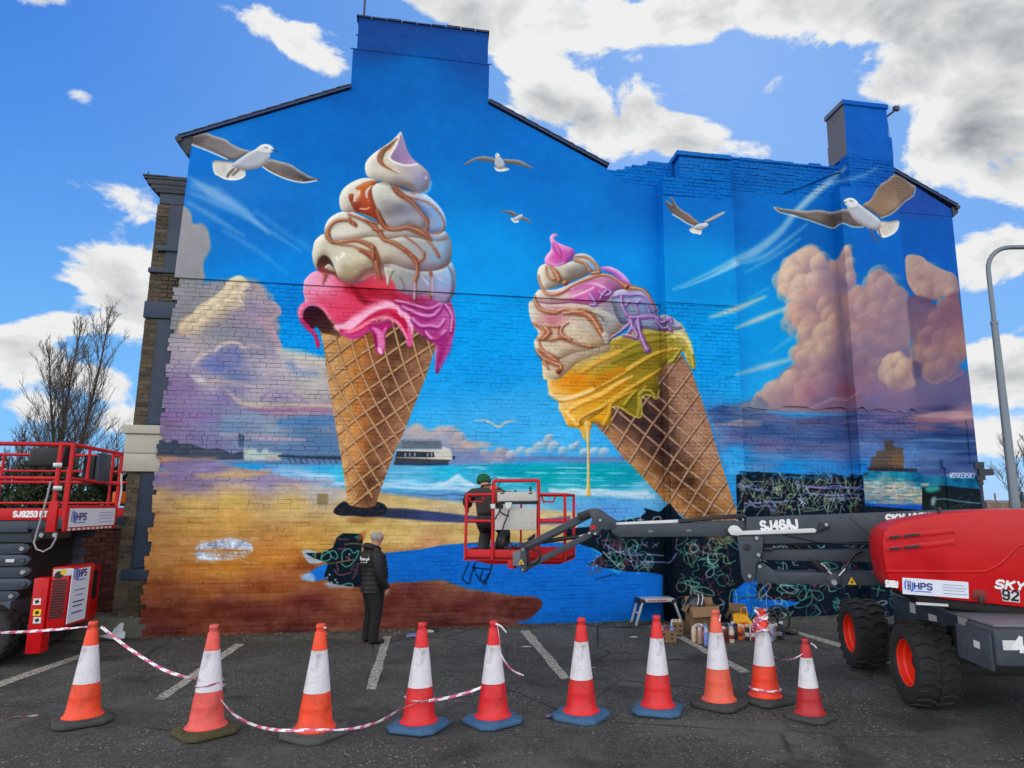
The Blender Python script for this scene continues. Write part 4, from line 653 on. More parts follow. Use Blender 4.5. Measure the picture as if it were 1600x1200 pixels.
for x0, x1, y in ((1150,1180,757),(1155,1185,762),(1255,1345,760),(1258,1342,772),(1180,1200,765),(1165,1230,785),(1270,1350,762),(1165,1200,790),(1290,1346,778)):
    xs = np.linspace(x0, x1, 6); stroke(list(zip(xs, y + prng.uniform(-2.5, 2.5, 6))), 1.6, (150,150,224), .8, .5)
for q, c in ((M_ for M_ in ((P_(945,850, 965,862, 985,867, 1005,866), LAV), (P_(1000,878, 1035,878, 1046,878, 1057,864), LAV), (P_(942,862, 965,885), WHT), (P_(1010,865, 1036,868), LAV), (P_(975,822, 980,808, 990,812, 988,820), MINT), (P_(1018,818, 1022,808, 1032,808, 1030,818), WHT), (P_(995,812, 1005,812), WHT), (P_(1000,806, 1000,818), WHT)))): stroke(q, 1.6, c, .85, .3)
for i in range(90):      # ragged meeting of dark ground and painted sea
    x = prng.uniform(1150, 1348); y = 741 + (x - 1150) * .02 + prng.uniform(-4, 4); L = prng.uniform(4, 14); stroke(P_(x,y, x+L,y+prng.uniform(-2,2)), prng.uniform(1.2,3), [(26,40,54),(30,110,180),(24,36,50),(50,120,180)][prng.integers(4)], .75, .8, taper=4)
# --- gulls
def gull(S, wing_a, wing_b, body, tail, head, beak, eye, big=1.):
    for wg, dk in wing_a + wing_b:
        vol(wg, dk, (176,170,168), (84,76,76), r=2.4 * big, light=(.1,-1), rim=.2)
    vol(tail, (206,204,198), (240,238,230), (150,138,124), r=2.*big, light=(0,1))
    vol(body, (170,174,182), (214,216,218), (128,120,122), r=3.2 * big, light=(-.2,-1))
    vol(head, (206,208,208), (232,232,228), (160,160,168), r=2 * big, light=(-.1,-1))
    stroke(beak, [1.6 * big, .9 * big], (74,60,52), 1, .3); stroke(eye, 1.2 * big, (70,70,80), .9, .4)
A = crop(230, 180, 5.714)
gull(1, [(A(370,200, 440,170, 540,160, 600,185, 700,215, 760,260, 850,300, 920,320, 860,360, 780,400, 700,385, 600,330, 500,290, 390,250), [(300,218,(92,86,88)),(330,222,(122,116,114)),(350,235,(128,122,122)),(370,240,(136,128,124))])], [(A(1090,395, 1180,410, 1280,440, 1360,490, 1460,550, 1545,570, 1470,590, 1390,597, 1280,575, 1180,540, 1100,505, 1030,455), [(430,255,(122,112,106)),(455,265,(104,98,100)),(480,276,(70,64,66)),(495,280,(50,46,50))])],
    A(760,440, 850,370, 930,320, 1010,300, 1090,340, 1090,390, 1050,440, 980,475, 880,490, 790,470), A(600,405, 690,410, 770,420, 800,470, 870,490, 870,550, 790,580, 700,575, 640,545, 600,520, 583,450), A(960,320, 1010,270, 1060,258, 1110,275, 1130,310, 1090,345, 1020,345), A(1110,308, 1175,325), A(1048,285, 1072,292), 1.)
stroke(A(395,260, 500,300, 620,350, 710,390), 2, (236,228,216), .9, .6); stroke(A(405,252, 510,285, 640,340), 2, (190,136,96), .5, 1); stroke(A(1030,460, 1120,515, 1250,570, 1390,598, 1510,580), 2, (240,234,222), .9, .5); stroke(A(1150,510, 1260,550, 1380,580), 2.5, (180,120,84), .5, 1)
stroke(A(770,480, 730,520, 715,545), [4,5,4], (110,98,98), .9, .5); stroke(A(810,490, 775,520, 760,535), [4,4,3], (110,98,98), .9, .5)
for k in range(6): stroke(A(600+k*6,420+k*26, 700,440+k*10), .8, (150,146,140), .6, .3)
A = crop(700, 220, 5.714)
gull(1, [(A(135,215, 200,170, 270,143, 340,138, 420,160, 420,195, 340,185, 260,175, 190,200), (112,106,108))], [(A(490,165, 560,165, 640,175, 700,205, 765,245, 690,235, 620,215, 520,205), (110,104,106))], A(420,170, 440,140, 470,150, 500,190, 500,240, 450,250, 420,220), A(410,235, 450,240, 500,235, 550,250, 510,270, 440,272), A(420,125, 440,108, 460,125, 465,155, 430,160), A(452,140, 458,150), A(430,125, 434,126), .6)
gull(1, [(A(465,628, 520,622, 570,625, 600,645, 630,665, 580,672, 530,645), (96,92,96))], [(A(650,680, 700,688, 735,715, 745,735, 700,718, 650,700), (104,100,102))], A(580,700, 610,675, 650,660, 665,675, 640,700, 600,715), A(558,690, 600,690, 635,720, 600,732, 570,712), A(640,665, 655,655, 672,663, 660,678), A(668,663, 676,668), A(655,662, 657,663), .5)
A = crop(1000, 220, 5.714)
gull(1, [(A(235,530, 290,570, 270,500, 285,505, 330,575, 380,620, 440,655, 490,700, 530,735, 470,755, 400,715, 320,670, 280,640, 245,590), [(1045,318,(90,78,76)),(1060,330,(110,98,92)),(1080,345,(128,104,88))])], [(A(570,725, 640,680, 700,650, 755,632, 720,675, 660,705, 600,730), (136,130,130))], A(480,770, 530,740, 590,735, 610,755, 560,790, 510,795), A(440,790, 490,765, 545,790, 545,835, 500,830, 460,820), A(560,745, 590,733, 612,745, 600,765, 570,765), A(608,752, 632,765), A(590,745, 594,747), .6)
stroke(A(290,655, 350,690, 420,735, 470,757), 2, (226,214,200), .85, .6); stroke(A(580,722, 660,685, 755,635), 1.4, (220,216,210), .8, .5)
A = crop(1200, 150, 5.)
gull(1, [(A(45,865, 130,880, 280,895, 400,890, 500,905, 570,885, 640,890, 700,960, 740,1020, 660,1015, 580,985, 520,1030, 420,1000, 300,960, 180,920, 80,900), [(1230,328,(110,98,90)),(1270,338,(120,108,100)),(1300,345,(84,76,76)),(1325,340,(104,92,86))])], [(A(740,850, 800,810, 840,740, 880,690, 940,650, 990,610, 1060,640, 1110,680, 1160,715, 1130,750, 1120,790, 1060,820, 1010,880, 940,930, 880,950, 820,910, 770,880), [(1360,310,(136,112,92)),(1380,290,(124,104,90)),(1410,290,(130,108,96)),(1375,325,(140,116,96)),(1395,320,(150,126,104))])],
    A(620,860, 700,840, 760,880, 830,930, 880,980, 870,1040, 800,1040, 720,1000, 660,950), A(860,980, 950,980, 1020,972, 1015,1040, 960,1090, 890,1105, 850,1050), A(590,820, 640,795, 690,815, 710,860, 660,885, 620,865), A(605,828, 568,830), A(640,815, 660,822), 1.)
stroke(A(45,868, 90,905, 200,935, 320,970, 420,1005, 510,1030, 570,990, 660,1020, 740,1022), 1.6, (226,206,180), .85, .6); stroke(A(880,950, 960,920, 1020,870, 1070,820, 1130,780, 1150,725), 1.6, (226,196,160), .8, .7)
for k in range(7): stroke(A(1000+k*2,640+k*28, 1040,650+k*24, 1110,700+k*12), 1, (90,74,66), .5, .5)
for k in range(6): stroke(A(880,1010+k*8, 1000-k*14,985+k*20), .8, (150,120,84), .6, .4)
stroke(A(800,1040, 820,1090, 850,1130), [4,3,4], (96,88,96), .9, .5); stroke(A(860,1040, 880,1100), [3,3], (110,96,92), .9, .5)
# --- small lettering bottom right
STROKES = {'W': ((0,0, .2,1, .45,.3, .7,1, 1,0),), 'O': ((.15,.1, 0,.5, .15,1, .8,1, .95,.5, .8,0, .15,.1),), 'S': ((.9,.1, .1,.05, .1,.45, .9,.55, .85,.95, .05,.95),), 'K': ((.1,0, .1,1), (.9,0, .1,.55, .95,1)), 'E': ((.9,0, .1,0, .1,1, .9,1), (.1,.5, .7,.5)), 'R': ((.1,1, .1,0, .85,.1, .8,.5, .1,.5, .9,1),), 'I': ((.5,0, .5,1),)}
for i, ch in enumerate('WOSKERSKI'):
    for q in STROKES[ch]:
        stroke([(1484.5 + i * 4.5 + 3.6 * q[j] - q[j+1], 738.2 + 7.5 * q[j+1] + i * .12) for j in range(0, len(q), 2)], 1.15, (214,220,232), .95, .2, sm=False)
fill(P_(1480,741, 1482,743, 1480,744), (200,210,226), .9, .3); fill(P_(1526,743, 1528,744, 1526,746), (200,210,226), .9, .3)
# spray grain and slight mottling
CV += ((N_SM - .5) * .035 + (N_FI - .5) * .03)[..., None]
CV = CV * np.array([1, 1, 1], np.float32); lum = CV.mean(-1, keepdims=True); CV = lum + (CV - lum) * .98; CV = np.clip(.5 + (CV - .5) * 1.06 - .02, 0, 1)
# ------------------------------------------------------------------ mesh and material helpers
class MB:
    """collects shapes, links them as ONE mesh object"""
    def __init__(s): s.v = []; s.f = []; s.t = []; s.tint = 1.; s.m = 0; s.fm = []
    def add(s, vs, fs):
        b = len(s.v); s.v += [tuple(p) for p in vs]
        for f in fs: s.f.append([b + i for i in f]); s.t.append(s.tint); s.fm.append(s.m)
        return s
    def box(s, x0, x1, y0, y1, z0, z1):
        return s.add([(x0,y0,z0),(x1,y0,z0),(x1,y1,z0),(x0,y1,z0),(x0,y0,z1),(x1,y0,z1),(x1,y1,z1),(x0,y1,z1)], [(0,3,2,1),(4,5,6,7),(0,1,5,4),(1,2,6,5),(2,3,7,6),(3,0,4,7)])
    def obox(s, c, ax, ay, az):
        """box about c with half-extent vectors"""
        c, ax, ay, az = map(Vector, (c, ax, ay, az))
        vs = [c + ax * i + ay * j + az * k for k in (-1, 1) for i, j in ((-1,-1),(1,-1),(1,1),(-1,1))]
        return s.add(vs, [(0,3,2,1),(4,5,6,7),(0,1,5,4),(1,2,6,5),(2,3,7,6),(3,0,4,7)])
    def beam(s, a, b, w, h, up=(0, 0, 1), w2=None, h2=None):
        a, b = Vector(a), Vector(b); d = (b - a).normalized(); sd = d.cross(Vector(up))
        sd = sd.normalized() if sd.length > 1e-5 else Vector((1, 0, 0)); u = sd.cross(d)
        w2 = w if w2 is None else w2; h2 = h if h2 is None else h2
        vs = [p + sd * (i * ww / 2) + u * (j * hh / 2) for p, ww, hh in ((a, w, h), (b, w2, h2)) for i, j in ((-1,-1),(1,-1),(1,1),(-1,1))]
        return s.add(vs, [(3,2,1,0),(4,5,6,7),(0,1,5,4),(1,2,6,5),(2,3,7,6),(3,0,4,7)])
    def tube(s, pts, r, n=8, caps=True):
        pts = [Vector(p) for p in pts]; rs = r if isinstance(r, (list, tuple)) else [r] * len(pts)
        rings = []; prev = None
        for i, p in enumerate(pts):
            d = (pts[min(i + 1, len(pts) - 1)] - pts[max(i - 1, 0)]).normalized()
            if prev is None: u = d.orthogonal().normalized()
            else:
                u = prev - d * prev.dot(d); u = u.normalized() if u.length > 1e-6 else d.orthogonal().normalized()
            prev = u; w = d.cross(u)
            rings.append([p + (u * math.cos(6.28318 * k / n) + w * math.sin(6.28318 * k / n)) * rs[i] for k in range(n)])
        vs = [q for ring in rings for q in ring]; fs = []
        for i in range(len(pts) - 1):
            for k in range(n): fs.append((i*n+k, i*n+(k+1)%n, (i+1)*n+(k+1)%n, (i+1)*n+k))
        if caps: fs += [tuple(range(n - 1, -1, -1)), tuple(range((len(pts)-1)*n, len(pts)*n))]
        return s.add(vs, fs)
    def lathe(s, prof, n=32, c=(0, 0, 0), M=None, closed=False, caps=True):
        """prof = [(radius, height)...] about z"""
        vs = []; fs = []; m = len(prof)
        for r, z in prof:
            for k in range(n):
                p = Vector((r * math.cos(6.28318 * k / n), r * math.sin(6.28318 * k / n), z))
                vs.append((M @ p if M else p) + Vector(c))
        for i in range(m if closed else m - 1):
            j = (i + 1) % m
            for k in range(n): fs.append((i*n+k, i*n+(k+1)%n, j*n+(k+1)%n, j*n+k))
        if not closed and caps:
            if prof[0][0] > 1e-4: fs.append(tuple(range(n - 1, -1, -1)))
            if prof[-1][0] > 1e-4: fs.append(tuple(range((m-1)*n, m*n)))
        return s.add(vs, fs)
    def loft(s, rings, n=22):
        """stack of ellipses (cx, cy, cz, rx, ry)"""
        vs = [(x + a * math.cos(6.28318*k/n), y + b * math.sin(6.28318*k/n), z) for x, y, z, a, b in rings for k in range(n)]; m = len(rings)
        return s.add(vs, [(i*n+k, i*n+(k+1)%n, (i+1)*n+(k+1)%n, (i+1)*n+k) for i in range(m-1) for k in range(n)] + [tuple(range(n-1, -1, -1)), tuple(range((m-1)*n, m*n))])
    def prism(s, poly, fn0, fn1):
        """2-d outline, two placing functions (front, back)"""
        n = len(poly); vs = [fn0(*p) for p in poly] + [fn1(*p) for p in poly]
        fs = [tuple(range(n)), tuple(range(2*n-1, n-1, -1))] + [(i, i + n, (i+1)%n + n, (i+1)%n) for i in range(n)]
        return s.add(vs, fs)
    def xform(s, M, i0=0):
        for i in range(i0, len(s.v)): s.v[i] = tuple(M @ Vector(s.v[i]))
        return s
    def build(s, name, mat, parent=None, origin=None, bevel=0., seg=2, smooth=30, uv=None, kind=None, label=None):
        me = bpy.data.meshes.new(name)
        o0 = Vector(origin) if origin is not None else (parent_world(parent) if parent else Vector((0, 0, 0)))
        loc = parent.get('_local') if parent else None
        off = Vector((0, 0, 0)) if loc else o0
        me.from_pydata([tuple(Vector(p) - off) for p in s.v], [], s.f)
        for mm in (mat if isinstance(mat, (list, tuple)) else [mat]): me.materials.append(mm)
        if any(s.fm): me.polygons.foreach_set('material_index', s.fm)
        if uv or any(t != 1. for t in s.t):
            a = me.color_attributes.new('tint', 'FLOAT_COLOR', 'CORNER')
            tv = np.array([[t, t, t, 1.] if isinstance(t, (int, float)) else list(t) + [1.] for t in s.t], np.float32)
            a.data.foreach_set('color', np.repeat(tv, [len(f) for f in s.f], axis=0).ravel())
        if uv:
            l = me.uv_layers.new(name='mural')
            co = np.array(s.v, np.float32); idx = np.array([i for f in s.f for i in f])
            l.data.foreach_set('uv', uv(co[idx]).astype(np.float32).ravel())
        bm = bmesh.new(); bm.from_mesh(me)
        if not uv: bmesh.ops.recalc_face_normals(bm, faces=bm.faces)
        if bevel:
            es = [e for e in bm.edges if len(e.link_faces) == 2 and e.calc_face_angle(0) > R(25)]
            bmesh.ops.bevel(bm, geom=es, offset=bevel, segments=seg, affect='EDGES', profile=.6, clamp_overlap=True)
        bm.to_mesh(me); bm.free()
        if smooth:
            me.polygons.foreach_set('use_smooth', [True] * len(me.polygons)); me.set_sharp_from_angle(angle=R(smooth if not bevel else 50))
        o = bpy.data.objects.new(name, me); COLL.objects.link(o)
        if parent: o.parent = parent
        if loc is None and parent is None: o.location = o0
        elif parent and origin is not None and not loc: o.location = o0 - parent_world(parent)
        if loc: o['_local'] = 1
        if kind: o['kind'] = kind
        if label: o['label'] = label
        return o
def parent_world(o):
    p = Vector((0, 0, 0))
    while o: p += o.location; o = o.parent
    return p
def thing(name, label, cat, loc=(0, 0, 0), group=None, rotz=None, M=None):
    o = bpy.data.objects.new(name, None); COLL.objects.link(o); o.location = loc; o.empty_display_size = .2
    o['label'] = label; o['category'] = cat
    if group: o['group'] = group
    if rotz is not None: o.rotation_euler = (0, 0, rotz); o['_local'] = 1
    if M is not None: o.matrix_world = M; o['_local'] = 1
    return o
def tag(o, label, cat, group=None):
    o['label'] = label; o['category'] = cat
    if group: o['group'] = group
    return o
def copy_tree(o, parent=None):
    c = o.copy(); COLL.objects.link(c); c.parent = parent
    for ch in list(o.children): copy_tree(ch, c)
    return c
MATS = {}
def mat(name, rgb, rough=.5, metal=0., var=.12, vscale=6., bump=0., bscale=60., dirt=None, spec=.5, tint=False, coat=0., detail=5):
    """procedural paint / plastic / metal: colour with two scales of noise, uneven gloss and fine relief"""
    if name in MATS: return MATS[name]
    m = bpy.data.materials.new(name); m.use_nodes = True; t = m.node_tree; b = t.nodes['Principled BSDF']
    tc = N(t, 'ShaderNodeTexCoord').outputs['Object']
    n1 = N(t, 'ShaderNodeTexNoise'); n1.inputs['Scale'].default_value = vscale; n1.inputs['Detail'].default_value = detail; n1.inputs['Roughness'].default_value = .65
    t.links.new(tc, n1.inputs['Vector'])
    base = lin(rgb)
    v = MAPR(t, n1.outputs['Fac'], .25, .75, 1 - var, 1 + var)
    c = MIX(t, 1., base, N(t, 'ShaderNodeCombineColor').outputs[0], 'MULTIPLY')
    cc = t.nodes[-2] if t.nodes[-2].bl_idname == 'ShaderNodeCombineColor' else [n for n in t.nodes if n.bl_idname == 'ShaderNodeCombineColor'][0]
    for i in range(3): t.links.new(v, cc.inputs[i])
    if dirt:
        n2 = N(t, 'ShaderNodeTexNoise'); n2.inputs['Scale'].default_value = vscale * .45; n2.inputs['Detail'].default_value = 8; n2.inputs['Roughness'].default_value = .7
        t.links.new(V_(t, 'ADD', tc, (4.2, 1.7, 9.1)), n2.inputs['Vector'])
        c = MIX(t, MAPR(t, n2.outputs['Fac'], .52, .75, 0., dirt[1], True), c, lin(dirt[0]))
    if tint:
        at_ = N(t, 'ShaderNodeVertexColor', layer_name='tint'); c = MIX(t, 1., c, at_.outputs[0], 'MULTIPLY')
    t.links.new(c, b.inputs['Base Color'])
    t.links.new(MAPR(t, n1.outputs['Fac'], .3, .7, max(rough - .1, .05), min(rough + .1, 1)), b.inputs['Roughness'])
    b.inputs['Metallic'].default_value = metal; b.inputs['Specular IOR Level'].default_value = spec
    if coat: b.inputs['Coat Weight'].default_value = coat; b.inputs['Coat Roughness'].default_value = .15
    if bump:
        n3 = N(t, 'ShaderNodeTexNoise'); n3.inputs['Scale'].default_value = bscale; n3.inputs['Detail'].default_value = 6
        t.links.new(tc, n3.inputs['Vector'])
        bp = N(t, 'ShaderNodeBump'); bp.inputs['Strength'].default_value = bump; bp.inputs['Distance'].default_value = .02
        t.links.new(n3.outputs['Fac'], bp.inputs['Height']); t.links.new(bp.outputs[0], b.inputs['Normal'])
    MATS[name] = m; return m
GL = {'S': '58,86 45,100 15,100 0,86 0,64 12,54 46,46 58,36 58,14 45,0 13,0 0,14', 'J': '50,100 50,16 38,0 14,0 0,14 0,28', '4': '42,0 42,100 0,30 60,30', '6': '56,84 44,100 16,100 2,84 2,16 16,0 44,0 58,14 58,42 44,56 16,56 2,44',
 'A': '0,0 24,100 36,100 60,0|9,26 51,26', '9': '4,16 16,0 44,0 58,16 58,84 44,100 16,100 2,86 2,58 16,44 44,44 58,56', '2': '2,80 14,100 44,100 58,86 58,64 0,0 60,0', '5': '54,100 6,100 2,56 20,64 44,62 58,48 58,16 44,0 14,0 0,14', '3': '0,86 14,100 44,100 57,86 57,64 44,53 20,53|44,53 58,40 58,14 44,0 14,0 0,14',
 'R': '0,0 0,100 42,100 57,88 57,62 42,50 0,50|30,50 60,0', 'T': '0,100 60,100|30,0 30,100', 'H': '0,0 0,100|58,0 58,100|0,50 58,50', 'P': '0,0 0,100 44,100 58,88 58,58 44,46 0,46', 'K': '0,0 0,100|58,100 2,46|20,58 60,0', 'Y': '0,100 30,46 60,100|30,46 30,0', 'C': '58,84 45,100 15,100 0,86 0,14 15,0 45,0 58,16',
 'X': '0,0 60,100|0,100 60,0', 'L': '0,100 0,0 54,0', 'D': '0,0 0,100 40,100 58,84 58,16 40,0 0,0', 'I': '10,0 10,100', 'V': '0,100 30,0 60,100', 'E': '56,100 0,100 0,0 56,0|0,50 46,50', 'x': '4,0 52,60|4,60 52,0', ' ': ''}
def text(name, s, origin, right, up, size, m, parent, bold=0., shear=0., ext=.002, sx=1., width=None):
    """flat painted lettering laid on a surface: origin = left end of the base line"""
    r = Vector(right).normalized(); u = Vector(up); u = (u - r * u.dot(r)).normalized(); n = r.cross(u); h = size * .7
    adv = [.40 if c in 'I ' else .86 for c in s]; k = width / (sum(adv) * h - .26 * h) if width else sx; w = h * (.19 if not bold else .235); mb = MB(); x = 0.; q = 0; o = Vector(origin)
    for c, a in zip(s, adv):
        for pl in GL[c].split('|'):
            p = [tuple(float(t) / 100 for t in v.split(',')) for v in pl.split()]
            P = [o + r * ((x + X) * h * k + Y * h * shear) + u * (w / 2 + Y * (h - w)) for X, Y in p]
            for A, B in zip(P[:-1], P[1:]):
                d = B - A; L = d.length; d.normalize(); q += 1; mb.obox((A + B) / 2 + n * (.0012 + .00012 * (q % 9)), d * (L / 2 + w * .32), n.cross(d) * w / 2, n * .0008)
        x += a
    return mb.build(name, m, parent, smooth=0, kind='stuff' if False else None)
# ------------------------------------------------------------------ painted gable wall
TX0, TX1, TZ0, TZ1 = -5.6, 11.6, -.6, 12.2
TW, TH = 2240, 1668
def mural_image():
    xs = (np.arange(TW) + .5) / TW * (TX1 - TX0) + TX0; zs = (np.arange(TH) + .5) / TH * (TZ1 - TZ0) + TZ0
    X, Z = np.meshgrid(xs, zs)
    d = np.stack([X - CAM_P.x, np.full_like(X, -CAM_P.y), Z - CAM_P.z], -1)
    f, r, u = (np.array(v) for v in (FWD, RGT, UPV))
    w = d @ f; px = CAM_CX + CAM_F * (d @ r) / w; py = 600 - CAM_F * (d @ u) / w
    a = np.clip((px - PX0) * PS - .5, 0, PW - 1.01); b = np.clip((py - PY0) * PS - .5, 0, PH - 1.01)
    i = a.astype(int); j = b.astype(int); fx = (a - i)[..., None]; fy = (b - j)[..., None]
    c = (CV[j, i] * (1 - fx) + CV[j, i + 1] * fx) * (1 - fy) + (CV[j + 1, i] * (1 - fx) + CV[j + 1, i + 1] * fx) * fy
    img = bpy.data.images.new('mural_paint', TW, TH)
    px4 = np.ones((TH, TW, 4), np.float32); px4[..., :3] = c
    img.pixels.foreach_set(px4.ravel()); img.update(); img.pack()
    return img
def muv(co):
    t = CAM_D / (CAM_D + co[:, 1])
    return np.stack([(co[:, 0] * t - TX0) / (TX1 - TX0), (CAM_H + (co[:, 2] - CAM_H) * t - TZ0) / (TZ1 - TZ0)], -1)
MURAL_GAIN = 1.12
def mural_mat(name, rough=.62, bump=.25, bscale=40., gain=1.):
    m = bpy.data.materials.new(name); m.use_nodes = True; t = m.node_tree; b = t.nodes['Principled BSDF']
    im = N(t, 'ShaderNodeTexImage', image=MIMG, interpolation='Cubic', extension='EXTEND')
    t.links.new(N(t, 'ShaderNodeUVMap', uv_map='mural').outputs[0], im.inputs[0])
    g = gain * MURAL_GAIN
    c = MIX(t, 1., im.outputs[0], (g, g, g), 'MULTIPLY')
    tc = N(t, 'ShaderNodeTexCoord').outputs['Object']
    n = N(t, 'ShaderNodeTexNoise'); n.inputs['Scale'].default_value = 1.3; n.inputs['Detail'].default_value = 8; n.inputs['Roughness'].default_value = .7
    t.links.new(tc, n.inputs['Vector'])
    k = MAPR(t, n.outputs['Fac'], .3, .7, .93, 1.06); cc = N(t, 'ShaderNodeCombineColor')
    for q in range(3): t.links.new(k, cc.inputs[q])
    c = MIX(t, 1., c, cc.outputs[0], 'MULTIPLY')
    at_ = N(t, 'ShaderNodeVertexColor', layer_name='tint'); c = MIX(t, 1., c, at_.outputs[0], 'MULTIPLY')
    t.links.new(c, b.inputs['Base Color']); b.inputs['Roughness'].default_value = rough; b.inputs['Specular IOR Level'].default_value = .06
    n3 = N(t, 'ShaderNodeTexNoise'); n3.inputs['Scale'].default_value = bscale; n3.inputs['Detail'].default_value = 8; t.links.new(tc, n3.inputs['Vector'])
    bp = N(t, 'ShaderNodeBump'); bp.inputs['Strength'].default_value = bump; bp.inputs['Distance'].default_value = .012
    t.links.new(n3.outputs['Fac'], bp.inputs['Height']); t.links.new(bp.outputs[0], b.inputs['Normal'])
    return m
MIMG = mural_image()
M_PAINT = mural_mat('painted_render', .6, .22, 14.)
M_PBRICK = mural_mat('painted_brick', .7, .6, 30.)
M_JOINT = mural_mat('painted_mortar', .85, .8, 50.)
M_STOCK = mat('stock_brick', (84, 75, 60), .85, var=.3, vscale=14, bump=.5, bscale=80, tint=True, dirt=((52, 48, 44), .6))
M_MORT = mat('grey_mortar', (92, 88, 82), .9, var=.2, vscale=20, bump=.5)
M_NAVY = mat('navy_paint', (30, 47, 70), .55, var=.1, vscale=3, bump=.05)
M_NAVY2 = mat('dark_navy_paint', (22, 38, 58), .5, var=.1, vscale=3, bump=.05)
M_STONE = mat('cream_painted_stone', (172, 168, 154), .75, var=.08, vscale=3, bump=.15, bscale=30, dirt=((110, 104, 92), .5))
M_CORN = mat('dark_cornice', (34, 40, 52), .6, var=.2, vscale=4, bump=.1)
M_SLATE = mat('roof_slate', (52, 56, 66), .7, var=.25, vscale=5, bump=.2)
M_CEMENT = mat('grey_cement_render', (92, 94, 104), .85, var=.12, vscale=2.5, bump=.3, bscale=25, dirt=((60, 62, 70), .4))
M_BACK = mat('rear_brickwork', (96, 60, 48), .85, var=.2, vscale=8, bump=.3)
M_RED = mat('red_brick', (112, 62, 52), .85, var=.22, vscale=12, bump=.5, bscale=70, tint=True, dirt=((58, 44, 40), .5))

XL, XR, LEDGE = -4.58, 10.9, 5.92
P1 = (4.14, 5.60, -.35); P2 = (8.02, 9.36, -.30)
bld = thing('painted_gable_building', 'tall gable end painted with two giant ice cream cones on a beach', 'building', (3.2, 0, 0))
# upper coats of smooth render, each with a dark drip edge at its foot
def slab(poly, y0, y1, name='wall', m=None, tint=1.):
    mb = MB(); mb.tint = tint
    mb.prism(poly, lambda x, z: (x, y0, z), lambda x, z: (x, y1, z))
    return mb
def ragged(x0, z0, x1, z1, n, a):
    return [(x0 + (x1 - x0) * i / n, z0 + (z1 - z0) * i / n + random.uniform(-a, a)) for i in range(1, n)]
gable = [(XL, LEDGE), (-2, LEDGE), (1, LEDGE), (P1[0] + .02, LEDGE)]
gable = [(XL, LEDGE)] + [(P1[0] + .02, LEDGE), (P1[0] + .02, 8.38), (3.45, 8.40), (3.05, 8.70), (.73, 9.80), (.73, 10.66), (-1.87, 10.66), (-1.87, 9.80), (-4.52, 8.56), (-4.53, 8.45)]
slab(gable, -.022, .3).build('wall', M_PAINT, bld, uv=muv, smooth=0)
ch = MB(); ch.box(-1.80, .70, -.012, .75, 10.66, 11.36); o = ch.build('chimney_stack', M_PAINT, bld, uv=muv, smooth=0)
mb = MB()
for i in range(9):
    x = -1.84 + i * .285; mb.box(x, x + .278, -.04, .78, 11.362, 11.40 + random.uniform(-.012, .03) - i * .002)
mb.build('capping', mat('sooty_capping', (38, 50, 82), .8, var=.2), o)
mb = MB(); mb.box(-1.92, .78, -.03, -.0225, 10.655, 10.675); mb.build('string_band', M_PAINT, o, uv=muv, smooth=0)
mb = MB(); mb.tube([(-1.72, .1, 11.3), (-1.73, .1, 12.9)], .022, 6); mb.build('aerial_pole', mat('aerial_grey', (46, 50, 58), .5), o)
mb = MB(); mb.tube([(-1.84, .02, 11.0), (-1.71, .1, 11.0)], .012, 5); mb.tube([(-1.84, .02, 11.3), (-1.71, .1, 11.3)], .012, 5); mb.build('pole_bracket', MATS['aerial_grey'], o)
slab([(P1[0], 5.86), (P1[1], 5.86), (P1[1], 8.06), (P1[0], 8.02)], P1[2] - .018, .0).build('wall', M_PAINT, bld, uv=muv, smooth=0)
slab([(P1[1], 3.93)] + ragged(P1[1], 3.93, P2[0], 3.96, 16, .05) + [(P2[0], 3.96), (P2[0], 8.46), (7.0, 8.45), (P1[1], 8.44)], -.016, .2).build('wall', M_PAINT, bld, uv=muv, smooth=0)
slab([(P2[0], 3.92)] + ragged(P2[0], 3.92, P2[1], 3.9, 10, .06) + [(P2[1], 3.9), (P2[1], 8.60), (P2[0], 8.60)], P2[2] - .016, .0).build('wall', M_PAINT, bld, uv=muv, smooth=0)
slab([(P2[1], -.1), (XR, -.1), (XR, 8.46), (P2[1] + .2, 9.22), (P2[1], 9.22)], -.008, .3).build('wall', M_PAINT, bld, uv=muv, smooth=0)
# hairline lap between coats on the right hand gable
mb = MB(); mb.tint = .7; mb.box(P2[1], XR, -.012, -.0085, 8.28, 8.30); mb.build('lap_line', M_PAINT, bld, uv=muv, smooth=0)
# right hand chimney
mb = MB(); mb.box(8.27, 9.37, P2[2] + .02, .4, 9.36, 9.86); mb.box(8.29, 9.31, P2[2] + .03, .4, 9.862, 10.52)
stack = mb.build('chimney_stack', [M_PAINT], bld, uv=muv, smooth=0)
me = stack.data; me.materials.append(M_CEMENT)
for p in me.polygons:
    if p.normal.x < -.5: p.material_index = 1
mb = MB(); mb.box(8.25, 9.34, P2[2], .42, 10.522, 10.62); cap = mb.build('capping', [M_PAINT, M_CEMENT], stack, uv=muv, smooth=0)
for p in cap.data.polygons:
    if p.normal.x < -.5: p.material_index = 1
mb = MB(); mb.tube([(9.3, -.1, 10.36), (9.52, -.25, 10.52), (9.55, -.27, 10.58)], .022, 6); mb.box(9.5, 9.62, -.3, -.22, 10.53, 10.62); mb.tube([(9.36, -.2, 10.38), (9.37, -.22, 9.9)], .005, 4); mb.build('wire_bracket', MATS['aerial_grey'], stack)

